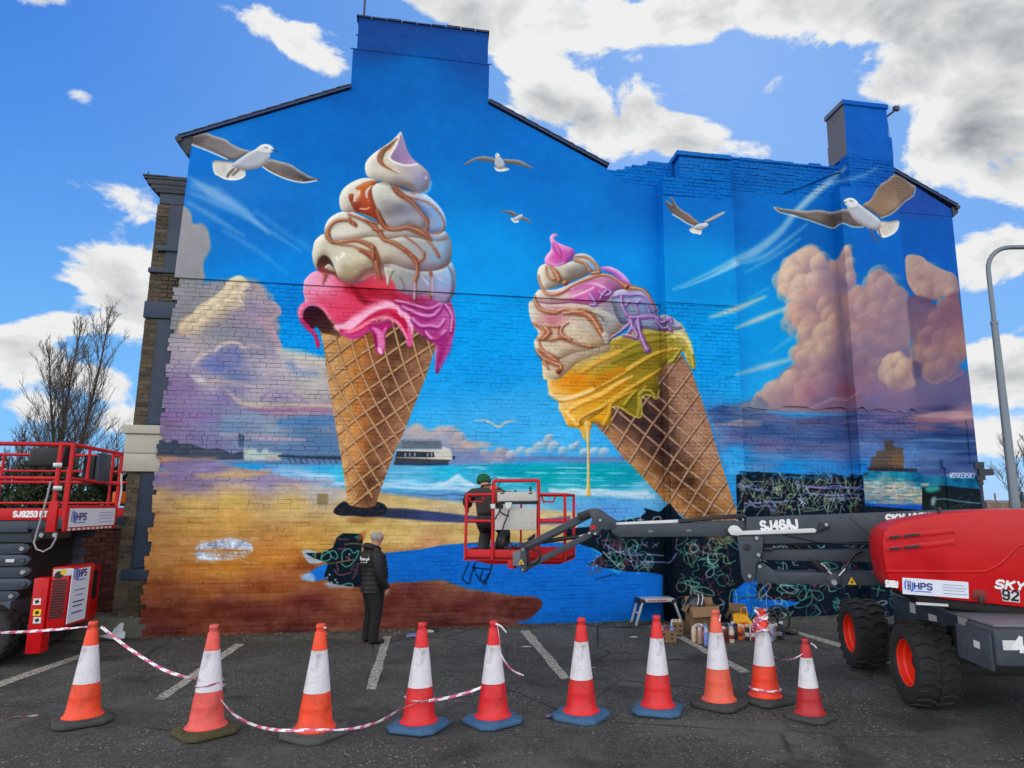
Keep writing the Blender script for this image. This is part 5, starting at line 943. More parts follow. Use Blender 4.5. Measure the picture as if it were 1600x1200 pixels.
# ---- brickwork under the paint: each brick its own block
BR = []          # (corners8, tint, centre)
def lay(x0, x1, z0, z1, y, gap=.0085, top=None, left=None, loose=.06, jit=.004, tone=.05, bl=.215, axis='x', wide=.06):
    """courses of bricks over a rectangle; axis 'y' lays a return face at x = y argument"""
    c = 0; z = z0
    while z < z1 - .02:
        h = min(.075 + random.uniform(-.0015, .0005), z1 - z - .002); off = (c % 2) * .11 + random.uniform(-.02, .02)
        # English garden wall: a header course now and then
        L = .103 if c % 5 == 3 else bl
        x = x0 - off * (L / bl)
        while x < x1 - .01:
            l = L + random.uniform(-.012, .012)
            a, b = max(x, x0), min(x + l + .010, x1)
            if left and a <= x0 + .001: a += left(c)
            zt = min(z + h, top((a + b) / 2)) if top else z + h
            if b - a > .035 and zt - z > .03:
                soft_ = axis == 'x' and y == 0. and (a > -2.2 or z < 2.9); g = gap * (random.choice([.06, .1, .2, .5] if soft_ else [.25, .5, .8, 1.1]) if random.random() > loose * (.6 if soft_ else 1.) else random.choice([1.2, 1.9]))
                pr = random.uniform(-jit, jit); dz = random.uniform(-.003, .003)
                q = [random.uniform(-.0025, .0025) for _ in range(8)]
                t = random.uniform(1 - tone, 1 + tone * .6)
                F = [(a + g/2 + q[0], z + g/2 + dz + q[1]), (b - g/2 + q[2], z + g/2 + dz + q[3]), (b - g/2 + q[4], zt - g/2 + dz + q[5]), (a + g/2 + q[6], zt - g/2 + dz + q[7])]
                if axis == 'x': vs = [(u, y + pr + random.uniform(-.0015, .0015), w) for u, w in F] + [(u, y + .04, w) for u, w in F]
                else: vs = [(y - pr, u, w) for u, w in F] + [(y + .04, u, w) for u, w in F]
                BR.append((vs, t))
            x += l + .010
        z += .075; c += 1
FACES = [(0,1,2,3), (1,0,4,5), (2,1,5,6), (3,2,6,7), (0,3,7,4)]
FACES_Y = FACES
tooth = lambda c: (.0 if (c // 3) % 2 else .07) + random.uniform(-.015, .02)
lay(XL, P1[0] - .005, -.1, LEDGE, 0., loose=.22, left=tooth, jit=.0035)
lay(P1[0] + .004, P1[1], -.1, 5.86, P1[2], loose=.25, jit=.006)
lay(P1[2] + .045, -.012, -.1, 5.86, P1[0], axis='y', bl=.30, loose=.3)
lay(P1[1] + .002, P2[0] - .002, -.1, 3.96, 0., loose=.3, jit=.006)
lay(P2[0] + .004, P2[1], -.1, 3.92, P2[2], loose=.3, jit=.006)
lay(P2[2] + .045, -.012, -.1, 3.92, P2[0], axis='y', bl=.25, loose=.3)
lay(P1[0] + .004, P1[1], 8.06, 8.44, P1[2], loose=.5, jit=.007)
lay(4.50, P1[1], 8.44, 8.92, P1[2], loose=.5, jit=.007)
lay(3.05, P1[0] + .36, 8.4, 9.0, -.012, loose=.3, jit=.006, top=lambda x: 8.66 + max(0, x - 3.3) * .36 if x < 4.05 else 8.95)
lay(P1[1], P2[0] + .25, 8.45, 9.18, -.01, loose=.5, jit=.008)
lay(8.27, P2[1], 8.60, 9.355, P2[2] + .012, loose=.3, jit=.006)
lay(P2[2] + .05, 0., 8.60, 9.355, 8.27, axis='y', bl=.3, loose=.3)
cp = Vector(CAM_P)
order = sorted(range(len(BR)), key=lambda i: (Vector(BR[i][0][0]) - cp).length if BR[i][0][0][1] > -.02 and BR[i][0][2][2] < 5.9 else 99)
single = set(order[:300])
rest = MB()
for i, (vs, t) in enumerate(BR):
    yret = abs(vs[0][1] - vs[1][1]) > .02
    if i in single:
        q = MB(); q.tint = t; q.add(vs, FACES); ctr = sum((Vector(v) for v in vs), Vector()) / 8
        q.build('brick', M_PBRICK, bld, origin=ctr, uv=muv, smooth=0)
    else:
        rest.tint = t; rest.add(vs, [f[::-1] for f in FACES] if yret and False else FACES)
rest.build('brickwork', M_PBRICK, bld, uv=muv, smooth=0, kind='stuff')
mb = MB(); mb.tint = .7
def back(x0, x1, z0, z1, y): mb.add([(x0, y, z0), (x1, y, z0), (x1, y, z1), (x0, y, z1)], [(0, 1, 2, 3)])
back(XL + .07, P1[0] + .03, -.1, LEDGE, .007); back(P1[0] + .01, P1[1] - .003, -.1, 5.87, P1[2] + .007); back(P1[1] - .01, P2[0] + .03, -.1, 3.97, .007); back(P2[0] + .01, P2[1] - .003, -.1, 3.93, P2[2] + .007)
back(P1[0] + .01, P1[1] - .003, 8.05, 8.44, P1[2] + .008); back(4.51, P1[1] - .003, 8.43, 8.915, P1[2] + .008); back(P1[1] - .01, 8.3, 8.44, 9.14, .0); back(8.28, P2[1] - .003, 8.6, 9.36, P2[2] + .02)
mb.prism([(3.06, 8.41), (4.5, 8.41), (4.5, 8.92), (4.05, 8.9), (3.3, 8.62), (3.06, 8.66)], lambda x, z: (x, -.004, z), lambda x, z: (x, .3, z))
for xx, pp, z0, z1 in ((P1[0], P1[2], -.1, 5.86), (P2[0], P2[2], -.1, 3.92), (8.27, P2[2], 8.6, 9.36)): mb.add([(xx + .008, pp + .01, z0), (xx + .008, .0, z0), (xx + .008, .0, z1), (xx + .008, pp + .01, z1)], [(3, 2, 1, 0)])
mb.build('mortar', M_JOINT, bld, uv=muv, smooth=0)
# cores behind the faces (keep light from leaking through, close the tops and the far sides)
mb = MB(); mb.box(XL + .08, XR - .01, .02, .3, -.1, 8.3); mb.box(P1[0] + .05, P1[1] - .006, P1[2] + .02, .02, -.1, 8.03); mb.box(4.52, P1[1] - .006, P1[2] + .02, .25, 8.03, 8.9); mb.box(P1[1], 8.25, .012, .25, 8.3, 9.13)
mb.box(P2[0] + .05, P2[1] - .006, P2[2] + .02, .02, -.1, 8.59); mb.box(8.31, P2[1] - .006, P2[2] + .03, .4, 8.6, 9.35); mb.build('wall_core', M_PAINT, bld, uv=muv, smooth=0)
mb = MB(); mb.box(XL + .1, XR - .2, .3, 9., -.1, 8.3); mb.build('rear_walls', M_BACK, bld)
# copings and ledges
for x0, x1, z, y in ((4.46, P1[1] + .02, 8.925, P1[2] - .03),):
    x = x0
    while x < x1 - .05:
        w = min(random.uniform(.2, .3), x1 - x); mb = MB(); mb.box(x, x + w - .008, y + random.uniform(-.006, .006), .2, z, z + .085 + random.uniform(-.008, .008)); mb.build('coping_stone', M_PAINT, bld, uv=muv, bevel=0, smooth=0); x += w
mb = MB()
x = P1[1] + .02
while x < 8.22:
    w = random.uniform(.14, .3); mb = MB(); mb.box(x, min(x + w, 8.24) - .006, -.03 + random.uniform(-.01, .01), .22, 9.142, 9.19 + random.uniform(-.01, .03)); mb.build('coping_stone', M_PAINT, bld, uv=muv, smooth=0); x += w
mb = MB(); mb.prism([(4.14, 8.025), (4.5, 8.03), (4.5, 8.5), (4.4, 8.44), (4.14, 8.43)], lambda x, z: (x, P1[2] + .02, z), lambda x, z: (x, .1, z)); mb.build('shoulder', M_PAINT, bld, uv=muv, smooth=0)
# old flashing scar climbing to the right hand chimney
mb = MB(); mb.tint = .35; pts = [(6.9 + i * .135, -.012, 8.46 + i * .062 + random.uniform(-.015, .015)) for i in range(11)]; mb.tube(pts, .016, 5); mb.build('flashing_scar', M_JOINT, bld, uv=muv)
# roofs and verges
for (a, b, nm) in (((-4.74, 8.52), (-1.875, 9.87), 'roof'), ((.735, 9.88), (3.13, 8.745), 'roof'), ((9.37, 9.33), (11.02, 8.55), 'roof')):
    d = Vector((b[0] - a[0], 0, b[1] - a[1])).normalized(); nrm = Vector((-d.z, 0, d.x))
    mb = MB(); p0, p1 = Vector((a[0], 0, a[1])), Vector((b[0], 0, b[1]))
    for (p, y) in ((p0, 0),): mb.add([p0 + Vector((0, -.05, 0)), p1 + Vector((0, -.05, 0)), p1 + Vector((0, 9, 0)), p0 + Vector((0, 9, 0))] + [q + nrm * .018 for q in (p0 + Vector((0, -.05, 0)), p1 + Vector((0, -.05, 0)), p1 + Vector((0, 9, 0)), p0 + Vector((0, 9, 0)))], [(0,3,2,1),(4,5,6,7),(0,1,5,4),(1,2,6,5),(2,3,7,6),(3,0,4,7)])
    rf = mb.build('roof', M_SLATE, bld)
    n = int((p1 - p0).length / .26)
    for i in range(n):
        s0 = p0.lerp(p1, i / n); s1 = p0.lerp(p1, (i + 1.06) / n); lo, hi = (.02, .032) if (b[1] < a[1]) else (.032, .02)
        mb = MB(); mb.beam(s0 + nrm * lo + Vector((0, .06, 0)), s1 + nrm * hi + Vector((0, .06, 0)), .25, .016, up=nrm); mb.build('verge_tile', M_SLATE, rf)
    mb = MB(); mb.beam(p0 + Vector((0, -.045, 0)) - nrm * .02, p1 + Vector((0, -.045, 0)) - nrm * .02, .04, .038, up=nrm); mb.build('barge_board', mat('blue_black_board', (22, 48, 92), .6), rf)
mb = MB(); mb.prism([(-4.78, 8.5), (-4.53, 8.56), (-4.53, 8.2), (-4.6, 8.22)], lambda x, z: (x, -.03, z), lambda x, z: (x, .02, z)); mb.tube([(-4.74, -.06, 8.48), (-4.74, 9, 8.48)], .06, 8); mb.build('gutter', M_CORN, bld)
mb = MB(); mb.prism([(10.9, 8.5), (11.06, 8.52), (11.04, 8.38), (10.93, 8.28), (10.9, 8.28)], lambda x, z: (x, -.03, z), lambda x, z: (x, .05, z)); mb.tube([(11.03, -.07, 8.50), (11.03, 9, 8.50)], .05, 8); mb.build('gutter', M_CORN, bld)
# air vent
p = on_wall(504, 779); mb = MB(); mb.box(p.x - .085, p.x + .085, -.016, .01, p.z - .085, p.z + .085); v = mb.build('air_vent', mat('vent_ochre', (150, 132, 86), .7), bld)
for i in range(6):
    mb = MB(); mb.box(p.x - .07, p.x + .07, -.022, -.012, p.z - .068 + i * .025, p.z - .056 + i * .025); mb.build('slat', mat('vent_slat', (132, 118, 80), .7), v)
# painted-over junction box and cable on the right
p = on_wall(1473, 724); mb = MB(); mb.box(p.x - .06, p.x + .06, -.09, -.0085, p.z - .09, p.z + .08); jb = mb.build('junction_box', M_PAINT, bld, uv=muv, smooth=0)
mb = MB(); mb.tube([(p.x + .03, -.02, p.z - .09), (p.x + .035, -.02, .1)], .012, 6); mb.build('cable', M_PAINT, jb, uv=muv)
mb = MB(); a = on_wall(1508, 656); mb.tube([(a.x, -.02, a.z), (a.x + .02, -.02, a.z - .1), (a.x + .01, -.02, 2.9)], .014, 6); mb.build('cable', M_PAINT, bld, uv=muv)

# ---- edge-on street front, left: brick bay with navy frames, cornice and stone band
def pbox(mb, x0, y0, x1, y1, y, dep, proud=0.):
    a = on_wall(x0, (y0 + y1) / 2, y); b = on_wall(x1, (y0 + y1) / 2, y); t = on_wall((x0 + x1) / 2, y0, y); u = on_wall((x0 + x1) / 2, y1, y)
    mb.box(a.x, b.x, y - proud, y + dep, u.z, t.z); return mb
YB = .10
zt = lambda py: on_wall(230, py, YB).z
XO = on_wall(248, 300, YB).x; XI = XL + .12; XM = (XO + XL) / 2 - .02
mb = MB()
for i, (z, pr, h) in enumerate(((zt(300), .05, .09), (zt(295), .12, .08), (zt(288), .19, .09), (zt(280), .25, .07))): mb.box(XO - pr, XI, YB - .03 - i * .006, YB + .5, z + .001 * i, z + h)
mb.box(XO - .27, XO + .15, YB - .06, YB + .5, zt(276), zt(274)); mb.tube([(XO - .2, YB, zt(276)), (XO - .2, YB, zt(267))], .012, 5); mb.build('cornice', M_CORN, bld, bevel=.006)
mb = MB(); mb.box(XO + .03, XI, YB - .004, YB + .4, zt(316), zt(300.5)); mb.build('frieze', M_NAVY, bld)
def bay(z0, z1):
    m2 = MB(); c = 0; z = z0
    while z < z1 - .03:
        w = [(XO, XO + .215), (XO + .225, XM)] if c % 2 else [(XO, XO + .10), (XO + .11, XM)]
        for a, b in w:
            if b - a < .03: continue
            m2.tint = tuple(np.clip(np.array(random.choice([(1, .95, .85), (.72, .66, .6), (1.15, 1.08, .92), (.5, .48, .46), (.9, .82, .7)])) * random.uniform(.8, 1.1), 0, 2))
            g = .005; m2.box(a + g, b - g, YB + random.uniform(-.005, .004), YB + .05, z + g, min(z + .07, z1) - g)
        z += .075; c += 1
    return m2
piers = bay(zt(420), zt(317)); 
for z0, z1 in ((zt(470), zt(421)), (zt(664), zt(498)), (zt(888), zt(738)), (zt(962), zt(906))):
    b2 = bay(z0, z1); piers.t += b2.t; base = len(piers.v); piers.v += b2.v; piers.f += [[i + base for i in f] for f in b2.f]; piers.fm += b2.fm
piers.build('bay_brickwork', M_STOCK, bld, kind='stuff', smooth=0)
mb = MB(); mb.box(XO + .006, XI, YB + .012, YB + .6, -.05, zt(317)); mb.build('bay_core', M_MORT, bld)
for z0, z1 in ((zt(420), zt(317)), (zt(664), zt(498)), (zt(888), zt(738))):
    mb = MB(); mb.box(XM + .004, XI, YB - .01, YB + .06, z0, z1); w = mb.build('window_frame', M_NAVY2, bld)
    mb = MB(); mb.box(XM + .05, XI, YB - .03, YB - .011, z0 + .02, z1 - .03); mb.build('frame_moulding', M_NAVY, w)
# band course and brick infill between the windows
m2 = MB(); z = zt(470)
c = 0
while z < zt(421) - .03:
    x = XM + .01 - (.11 if c % 2 else 0)
    while x < XI:
        a, b = max(x, XM + .01), min(x + .215, XI); m2.tint = tuple(np.array((1, .95, .84)) * random.uniform(.6, 1.1))
        if b - a > .03: m2.box(a + .005, b - .005, YB - .02 + random.uniform(-.004, .004), YB + .03, z + .005, min(z + .07, zt(421)) - .005)
        x += .225
    z += .075; c += 1
z = zt(962); c = 0
while z < zt(906) - .03:
    x = XM + .01 - (.11 if c % 2 else 0)
    while x < XI:
        a, b = max(x, XM + .01), min(x + .215, XI); m2.tint = tuple(np.array((.9, .9, .7)) * random.uniform(.4, .8))
        if b - a > .03: m2.box(a + .005, b - .005, YB - .02 + random.uniform(-.004, .004), YB + .03, z + .005, min(z + .07, zt(906)) - .005)
        x += .225
    z += .075; c += 1
m2.build('infill_brickwork', M_STOCK, bld, kind='stuff', smooth=0)
for py0, py1, pr in ((384, 392, .05), (419, 426, .04), (471, 497, .03), (889, 905, .05)):
    mb = MB(); mb.box(XO + (.1 if pr == .05 else -.01), XI, YB - pr - .02, YB + .2, zt(py1), zt(py0))
    mb.build('window_sill' if pr == .05 else 'lintel', M_NAVY, bld, bevel=.008)
mb = MB(); mb.box(XO - .08, XI - .05, YB - .06, YB + .5, zt(737), zt(709)); o1 = mb.build('stone_block', M_STONE, bld, bevel=.012)
mb = MB(); mb.box(XO - .07, XI - .03, YB - .055, YB + .5, zt(708.3), zt(679)); mb.build('stone_block', M_STONE, bld, bevel=.012)
mb = MB(); mb.box(XO - .12, XI - .03, YB - .09, YB + .5, zt(678.3), zt(665)); mb.build('stone_block', M_STONE, bld, bevel=.012)
mb = MB(); mb.box(XO - .9, XI, YB - .1, YB + .6, -.05, zt(963)); mb.build('plinth', mat('mossy_concrete', (84, 86, 76), .9, var=.2, bump=.4, dirt=((60, 62, 44), .6)), bld, bevel=.015)
# right hand shopfront cornice seen end-on
for x0, x1, z0, z1, y0 in ((10.8, 11.02, 2.79, 2.93, -.03), (10.86, 11.2, 2.66, 2.785, -.06), (10.8, 11.0, 2.56, 2.655, -.05), (10.84, 10.96, 2.46, 2.555, -.03), (10.86, 10.98, 2.0, 2.13, -.03)):
    mb = MB(); mb.box(x0, x1, y0, .35, z0, z1); mb.build('shop_cornice', [M_PAINT, M_CORN], bld, uv=muv, smooth=0)
    for p in COLL.objects[-1].data.polygons: p.material_index = 1
mb = MB(); mb.box(10.885, 10.95, -.01, .35, -.05, 2.46); mb.build('corner_pilaster', M_CORN, bld)
# ------------------------------------------------------------------ car park
def asphalt():
    m = bpy.data.materials.new('asphalt'); m.use_nodes = True; t = m.node_tree; b = t.nodes['Principled BSDF']
    tc = N(t, 'ShaderNodeTexCoord').outputs['Object']
    def noise(sc, det=6, ro=.6, off=(0, 0, 0)):
        n = N(t, 'ShaderNodeTexNoise'); n.inputs['Scale'].default_value = sc; n.inputs['Detail'].default_value = det; n.inputs['Roughness'].default_value = ro
        t.links.new(V_(t, 'ADD', tc, off), n.inputs['Vector']); return n.outputs['Fac']
    big = noise(.5, 6, .65); mid = noise(5., 6, .7, (7, 2, 0)); fine = noise(90., 3, .6, (1, 5, 0))
    vo = N(t, 'ShaderNodeTexVoronoi', feature='F1'); vo.inputs['Scale'].default_value = 75.; t.links.new(tc, vo.inputs['Vector'])
    sep = N(t, 'ShaderNodeSeparateColor'); t.links.new(vo.outputs['Color'], sep.inputs[0])
    c = MIX(t, MAPR(t, big, .35, .65), lin((54, 53, 50)), lin((74, 73, 69)))
    c = MIX(t, MAPR(t, mid, .45, .75, 0, .7), c, lin((43, 42, 40)))
    # aggregate: each stone its own grey
    c = MIX(t, MAPR(t, sep.outputs[0], .2, 1., 0., .75), c, lin((92, 91, 87)))
    c = MIX(t, MAPR(t, sep.outputs[1], .55, .95, 0., .75), c, lin((25, 25, 24)))
    chip = M_(t, 'MULTIPLY', MAPR(t, sep.outputs[2], .962, .98), MAPR(t, M_(t, 'MULTIPLY', mid, M_(t, 'MULTIPLY_ADD', big, 2., .0)), .4, .75))
    c = MIX(t, chip, c, lin((196, 196, 192)))
    # grit and dust lying against the wall, mossy there
    sx = N(t, 'ShaderNodeSeparateXYZ'); t.links.new(tc, sx.inputs[0])
    edge = M_(t, 'ADD', sx.outputs[1], M_(t, 'MULTIPLY_ADD', mid, 1.6, -.8))
    c = MIX(t, MAPR(t, edge, -1.2, -.1, 0., .75, True), c, lin((72, 72, 60)))
    strip = MAPR(t, M_(t, 'ABSOLUTE', M_(t, 'ADD', edge, .5)), .3, .05, 0., .4, True); c = MIX(t, strip, c, lin((98, 98, 92)))
    c = MIX(t, MAPR(t, noise(.8, 7, .7, (11, 3, 0)), .48, .66, 0., .62, True), c, lin((94, 93, 89)))
    crk = N(t, 'ShaderNodeTexVoronoi', feature='DISTANCE_TO_EDGE'); crk.inputs['Scale'].default_value = .55; t.links.new(V_(t, 'ADD', tc, V_(t, 'SCALE', N(t, 'ShaderNodeTexNoise').outputs['Color'])), crk.inputs['Vector'])
    c = MIX(t, M_(t, 'MULTIPLY', MAPR(t, crk.outputs['Distance'], .012, .003), MAPR(t, big, .42, .6)), c, lin((20, 20, 20)))
    # damp dark blotches
    c = MIX(t, MAPR(t, noise(1.1, 5, .6, (3, 9, 0)), .55, .66, 0., .6, True), c, lin((33, 33, 33)))
    t.links.new(c, b.inputs['Base Color'])
    t.links.new(MAPR(t, mid, .3, .7, .75, .95), b.inputs['Roughness']); b.inputs['Specular IOR Level'].default_value = .35
    bp = N(t, 'ShaderNodeBump'); bp.inputs['Strength'].default_value = .9; bp.inputs['Distance'].default_value = .008
    t.links.new(M_(t, 'ADD', M_(t, 'MULTIPLY', vo.outputs['Distance'], -1.), M_(t, 'MULTIPLY', fine, .5)), bp.inputs['Height']); t.links.new(bp.outputs[0], b.inputs['Normal'])
    return m
M_ASPH = asphalt()
g = MB(); S = 600
xs = [-S, -40, -10, -5, 0, 5, 10, 15, 40, S]; ys = [-S, -30, -14, -10, -6, -3, 0, 6, 20, S]
for y in ys:
    for x in xs: g.v.append((x, y, 0.))
for j in range(len(ys) - 1):
    for i in range(len(xs) - 1): g.f.append([j*10+i, j*10+i+1, j*10+i+11, j*10+i+10]); g.t.append(1.); g.fm.append(0)
g.build('ground', M_ASPH, None, kind='structure', smooth=0)
def line_paint():
    m = bpy.data.materials.new('worn_line_paint'); m.use_nodes = True; t = m.node_tree; b = t.nodes['Principled BSDF']
    tc = N(t, 'ShaderNodeTexCoord').outputs['Object']
    n = N(t, 'ShaderNodeTexNoise'); n.inputs['Scale'].default_value = 14; n.inputs['Detail'].default_value = 9; n.inputs['Roughness'].default_value = .75; t.links.new(tc, n.inputs['Vector'])
    vo = N(t, 'ShaderNodeTexVoronoi'); vo.inputs['Scale'].default_value = 75.; t.links.new(tc, vo.inputs['Vector'])
    sp = N(t, 'ShaderNodeSeparateColor'); t.links.new(vo.outputs['Color'], sp.inputs[0])
    f = M_(t, 'ADD', n.outputs['Fac'], M_(t, 'MULTIPLY_ADD', sp.outputs[0], .3, -.15))
    c = MIX(t, MAPR(t, f, .38, .54), lin((60, 60, 60)), lin((176, 172, 158))); t.links.new(c, b.inputs['Base Color']); b.inputs['Roughness'].default_value = .8
    return m
M_LINE = line_paint()
def pline(q):
    P = [on_ground(*p, .004) for p in q]; n = 14; mb = MB()
    for i in range(n + 1):
        for a, b in ((P[0], P[2]), (P[1], P[3])):
            p = a.lerp(b, i / n); w = (P[1] - P[0]).normalized() * random.uniform(-.012, .012); mb.v.append((p.x + w.x, p.y + w.y, .004))
    for i in range(n): mb.f.append([2*i, 2*i+1, 2*i+3, 2*i+2]); mb.t.append(1.); mb.fm.append(0)
    mb.build('parking_line', M_LINE, None, origin=(P[0] + P[3]) / 2, kind='structure', smooth=0)
for q in (((-30, 1074), (-30, 1084), (122, 1023), (134, 1025)), ((241, 1092), (257, 1093), (367, 1006), (382, 1006)), ((572, 1077), (588, 1077), (599, 994), (611, 994)), ((877, 1061), (891, 1059), (812, 986), (827, 985)), ((1158, 1051), (1174, 1050), (1056, 995), (1068, 995)), ((1395, 1038), (1410, 1034), (1232, 986), (1243, 985))): pline(q)
# ------------------------------------------------------------------ traffic cones and barrier tape
def dist_f(p): return (p.x - CAM_P.x) * math.sin(YAW) + (p.y - CAM_P.y) * math.cos(YAW)
M_SLEEVE = mat('reflective_sleeve', (214, 212, 218), .38, var=.09, vscale=8, bump=.5, bscale=36, dirt=((128, 124, 124), .8), spec=.5)
def cmat(n, c): return mat(n, c, .5, var=.16, vscale=7, bump=.15, bscale=26, dirt=(tuple(int(x * .55 + 18) for x in c), .7))
CO = {'orange': cmat('orange_plastic', (236, 72, 34)), 'faded': cmat('faded_pink_plastic', (222, 84, 76)), 'red': cmat('red_plastic', (214, 32, 36)), 'salmon': cmat('sun_faded_orange_plastic', (226, 92, 66)), 'dred': cmat('dull_red_plastic', (176, 32, 36)), 'bright': cmat('bright_orange_plastic', (238, 62, 30))}
BA = {'black': mat('black_rubber', (58, 60, 58), .8, var=.25, vscale=9, bump=.4, dirt=((96, 94, 84), .6)), 'olive': mat('mossy_rubber', (70, 66, 36), .85, var=.3, vscale=12, bump=.4, dirt=((44, 44, 32), .8)), 'blue': mat('blue_rubber', (52, 92, 128), .7, var=.2, vscale=8, bump=.3, dirt=((84, 92, 92), .8)), 'slate': mat('grey_rubber', (76, 78, 74), .8, var=.25, vscale=9, bump=.4, dirt=((44, 44, 42), .6))}
def cone_meshes():
    """a one metre cone on a chamfered base, bottom at z = 0"""
    root = thing('traffic_cone', '', 'traffic cone')
    b = MB(); pl = lambda h, c: [(h, h-c), (h-c, h), (c-h, h), (-h, h-c), (-h, c-h), (c-h, -h), (h-c, -h), (h, c-h)]
    rings = [(pl(.262, .085), .004), (pl(.268, .088), .016), (pl(.266, .088), .038), (pl(.25, .082), .052), (pl(.205, .07), .066)]
    vs = [(x, y, z) for q, z in rings for x, y in q]; fs = [tuple(range(7, -1, -1)), tuple(range(32, 40))]
    for i in range(4):
        for k in range(8): fs.append((i*8+k, i*8+(k+1)%8, (i+1)*8+(k+1)%8, (i+1)*8+k))
    b.add(vs, fs)
    for k in range(4):
        a = k * 1.5708; b.obox((math.cos(a) * .228, math.sin(a) * .228, .058), (.02 * math.cos(a), .02 * math.sin(a), 0), (-.06 * math.sin(a), .06 * math.cos(a), 0), (0, 0, .009))
    b.build('base', BA['black'], root, bevel=.004, smooth=40)
    n = 40
    rad = lambda z: .168 + (.052 - .168) * (z - .07) / .83
    c = MB(); c.lathe([(.196, .062), (.198, .070), (.190, .078), (.176, .088), (rad(.12), .12), (rad(.2), .2), (rad(.24)+.0, .24), (rad(.25)+.002, .243), (rad(.26)+.002, .26), (rad(.3), .303), (rad(.375), .375), (rad(.38) - .004, .379), (rad(.745) - .004, .745), (rad(.75), .749), (rad(.8), .8), (.052, .895), (.049, .902), (.040, .908), (.041, .935), (.046, .94), (.046, .962), (.040, .972), (.02, .974)], n)
    c.build('cone_body', CO['orange'], root, smooth=40)
    s = MB(); s.lathe([(rad(.383) - .003, .381), (rad(.383) + .001, .382), (rad(.56) + .0015, .56), (rad(.742) + .001, .742), (rad(.742) - .003, .743)], n)
    s.build('reflective_sleeve', M_SLEEVE, root, smooth=40)
    rb = MB()
    for k, (z, h) in enumerate(((.225, .006), (.205, .006), (.185, .006))):
        pts = [(math.cos(a) * (rad(z) + .001), math.sin(a) * (rad(z) + .001), z) for a in np.linspace(-2.0, -1.1, 8)]; rb.tube(pts, .0035, 5)
    rb.build('moulded_ribs', CO['orange'], root)
    return root
CONES = [  # base px, top px y, body, base, yaw, label
 ((128, 1129), 971, 'orange', 'black', 28, 'orange traffic cone before the scissor lift with tape tied to its tip'),
 ((321, 1146), 976, 'faded', 'olive', 38, 'faded pink traffic cone on mossy olive base with tape looped round its sleeve'),
 ((491, 1149), 974, 'orange', 'slate', 52, 'orange traffic cone on grey base with slack tape lying across it, before the standing man'),
 ((654, 1138), 973, 'red', 'blue', 62, 'red traffic cone on blue base with tape wrapped round its lower half'),
 ((770, 1129), 970, 'red', 'blue', 30, 'red traffic cone on blue base with scuffed sleeve and a loose tape end hanging'),
 ((908, 1121), 965, 'red', 'blue', 50, 'red traffic cone on blue base without tape, beside a crumpled can'),
 ((1028, 1112), 962, 'red', 'blue', 64, 'red traffic cone on blue base standing before the step bench'),
 ((1124, 1103), 953, 'salmon', 'black', 40, 'sun faded salmon traffic cone before the big cardboard box'),
 ((1196, 1096), 951, 'bright', 'black', 20, 'bright orange traffic cone with pink tape wound thickly over its top'),
 ((1266, 1122), 998, 'dred', 'black', 34, 'shorter dull red traffic cone at the right end of the row'),
]
proto = cone_meshes(); cone_at = []
for i, ((px, py), ty, bc, bs, yw, lab) in enumerate(CONES):
    o = proto if i == 0 else copy_tree(proto)
    g_ = on_ground(px, py); d = dist_f(g_); top = at(px, ty, d).z
    o.location = (g_.x, g_.y, .002); k = top / .974
    o.scale = (k * .94 if i < 9 else k * 1.02, k * .94 if i < 9 else k * 1.02, k); o.rotation_euler = (R(random.uniform(-1, 1)), R(random.uniform(-1, 1)), R(yw))
    o['label'] = lab; o['group'] = 'traffic cones in a row across the car park'
    cone_at.append((g_, d, top))
    for chd in o.children:
        chd.material_slots[0].link = 'OBJECT'; n = chd.name.split('.')[0]
        chd.material_slots[0].material = BA[bs] if n == 'base' else M_SLEEVE if n == 'reflective_sleeve' else CO[bc]
M_TAPE = mat('barrier_tape', (228, 224, 228), .4, var=.05, vscale=20, tint=True, spec=.5)
def tape(pts, w, lab, seg=.085, closed=False, twist=1.2, ph=0., sub=14, M=None, parent=None, name='barrier_tape', sag=0):
    """striped plastic ribbon through 3-d points"""
    P = [Vector(p) for p in pts]; out = []
    for i in range(len(P) - 1):
        p0, p1, p2, p3 = P[max(i-1, 0)], P[i], P[i+1], P[min(i+2, len(P)-1)]
        m = max(3, int((p2 - p1).length / .02))
        for k in range(m):
            t = k / m; out.append(.5 * ((2*p1) + (p2-p0)*t + (2*p0-5*p1+4*p2-p3)*t*t + (3*p1-p0-3*p2+p3)*t**3))
    out.append(P[-1]); mb = MB(); s = ph; rows = []
    for i, p in enumerate(out):
        d = (out[min(i+1, len(out)-1)] - out[max(i-1, 0)]).normalized(); s += (out[i] - out[i-1]).length if i else 0
        sd = d.cross(Vector((0, 0, 1))); sd = sd.normalized() if sd.length > .05 else Vector((1, 0, 0)); up = sd.cross(d)
        w_ = w
        a = math.sin(s * twist * 2.1 + ph) * 1.0 + math.sin(s * 5.3 + ph) * .35; n = up * math.cos(a) + sd * math.sin(a)
        rows.append((p + n * w * .25, p + n * w * .08 + sd * .004, p - n * w * .25, s))
    for i, (a, b, c, s_) in enumerate(rows): mb.v += [tuple(a), tuple(b), tuple(c)]
    for i in range(len(rows) - 1):
        for j in range(2):
            red = int((rows[i][3] + j * seg * .4) / seg) % 2
            mb.f.append([3*i+j, 3*i+j+1, 3*i+j+4, 3*i+j+3]); mb.t.append((.78, .16, .30) if red else (1., 1., 1.)); mb.fm.append(0)
    o = mb.build(name, M_TAPE, parent, smooth=60)
    if parent is None: tag(o, lab, 'barrier tape', 'red and white barrier tape strung between the cones')
    return o
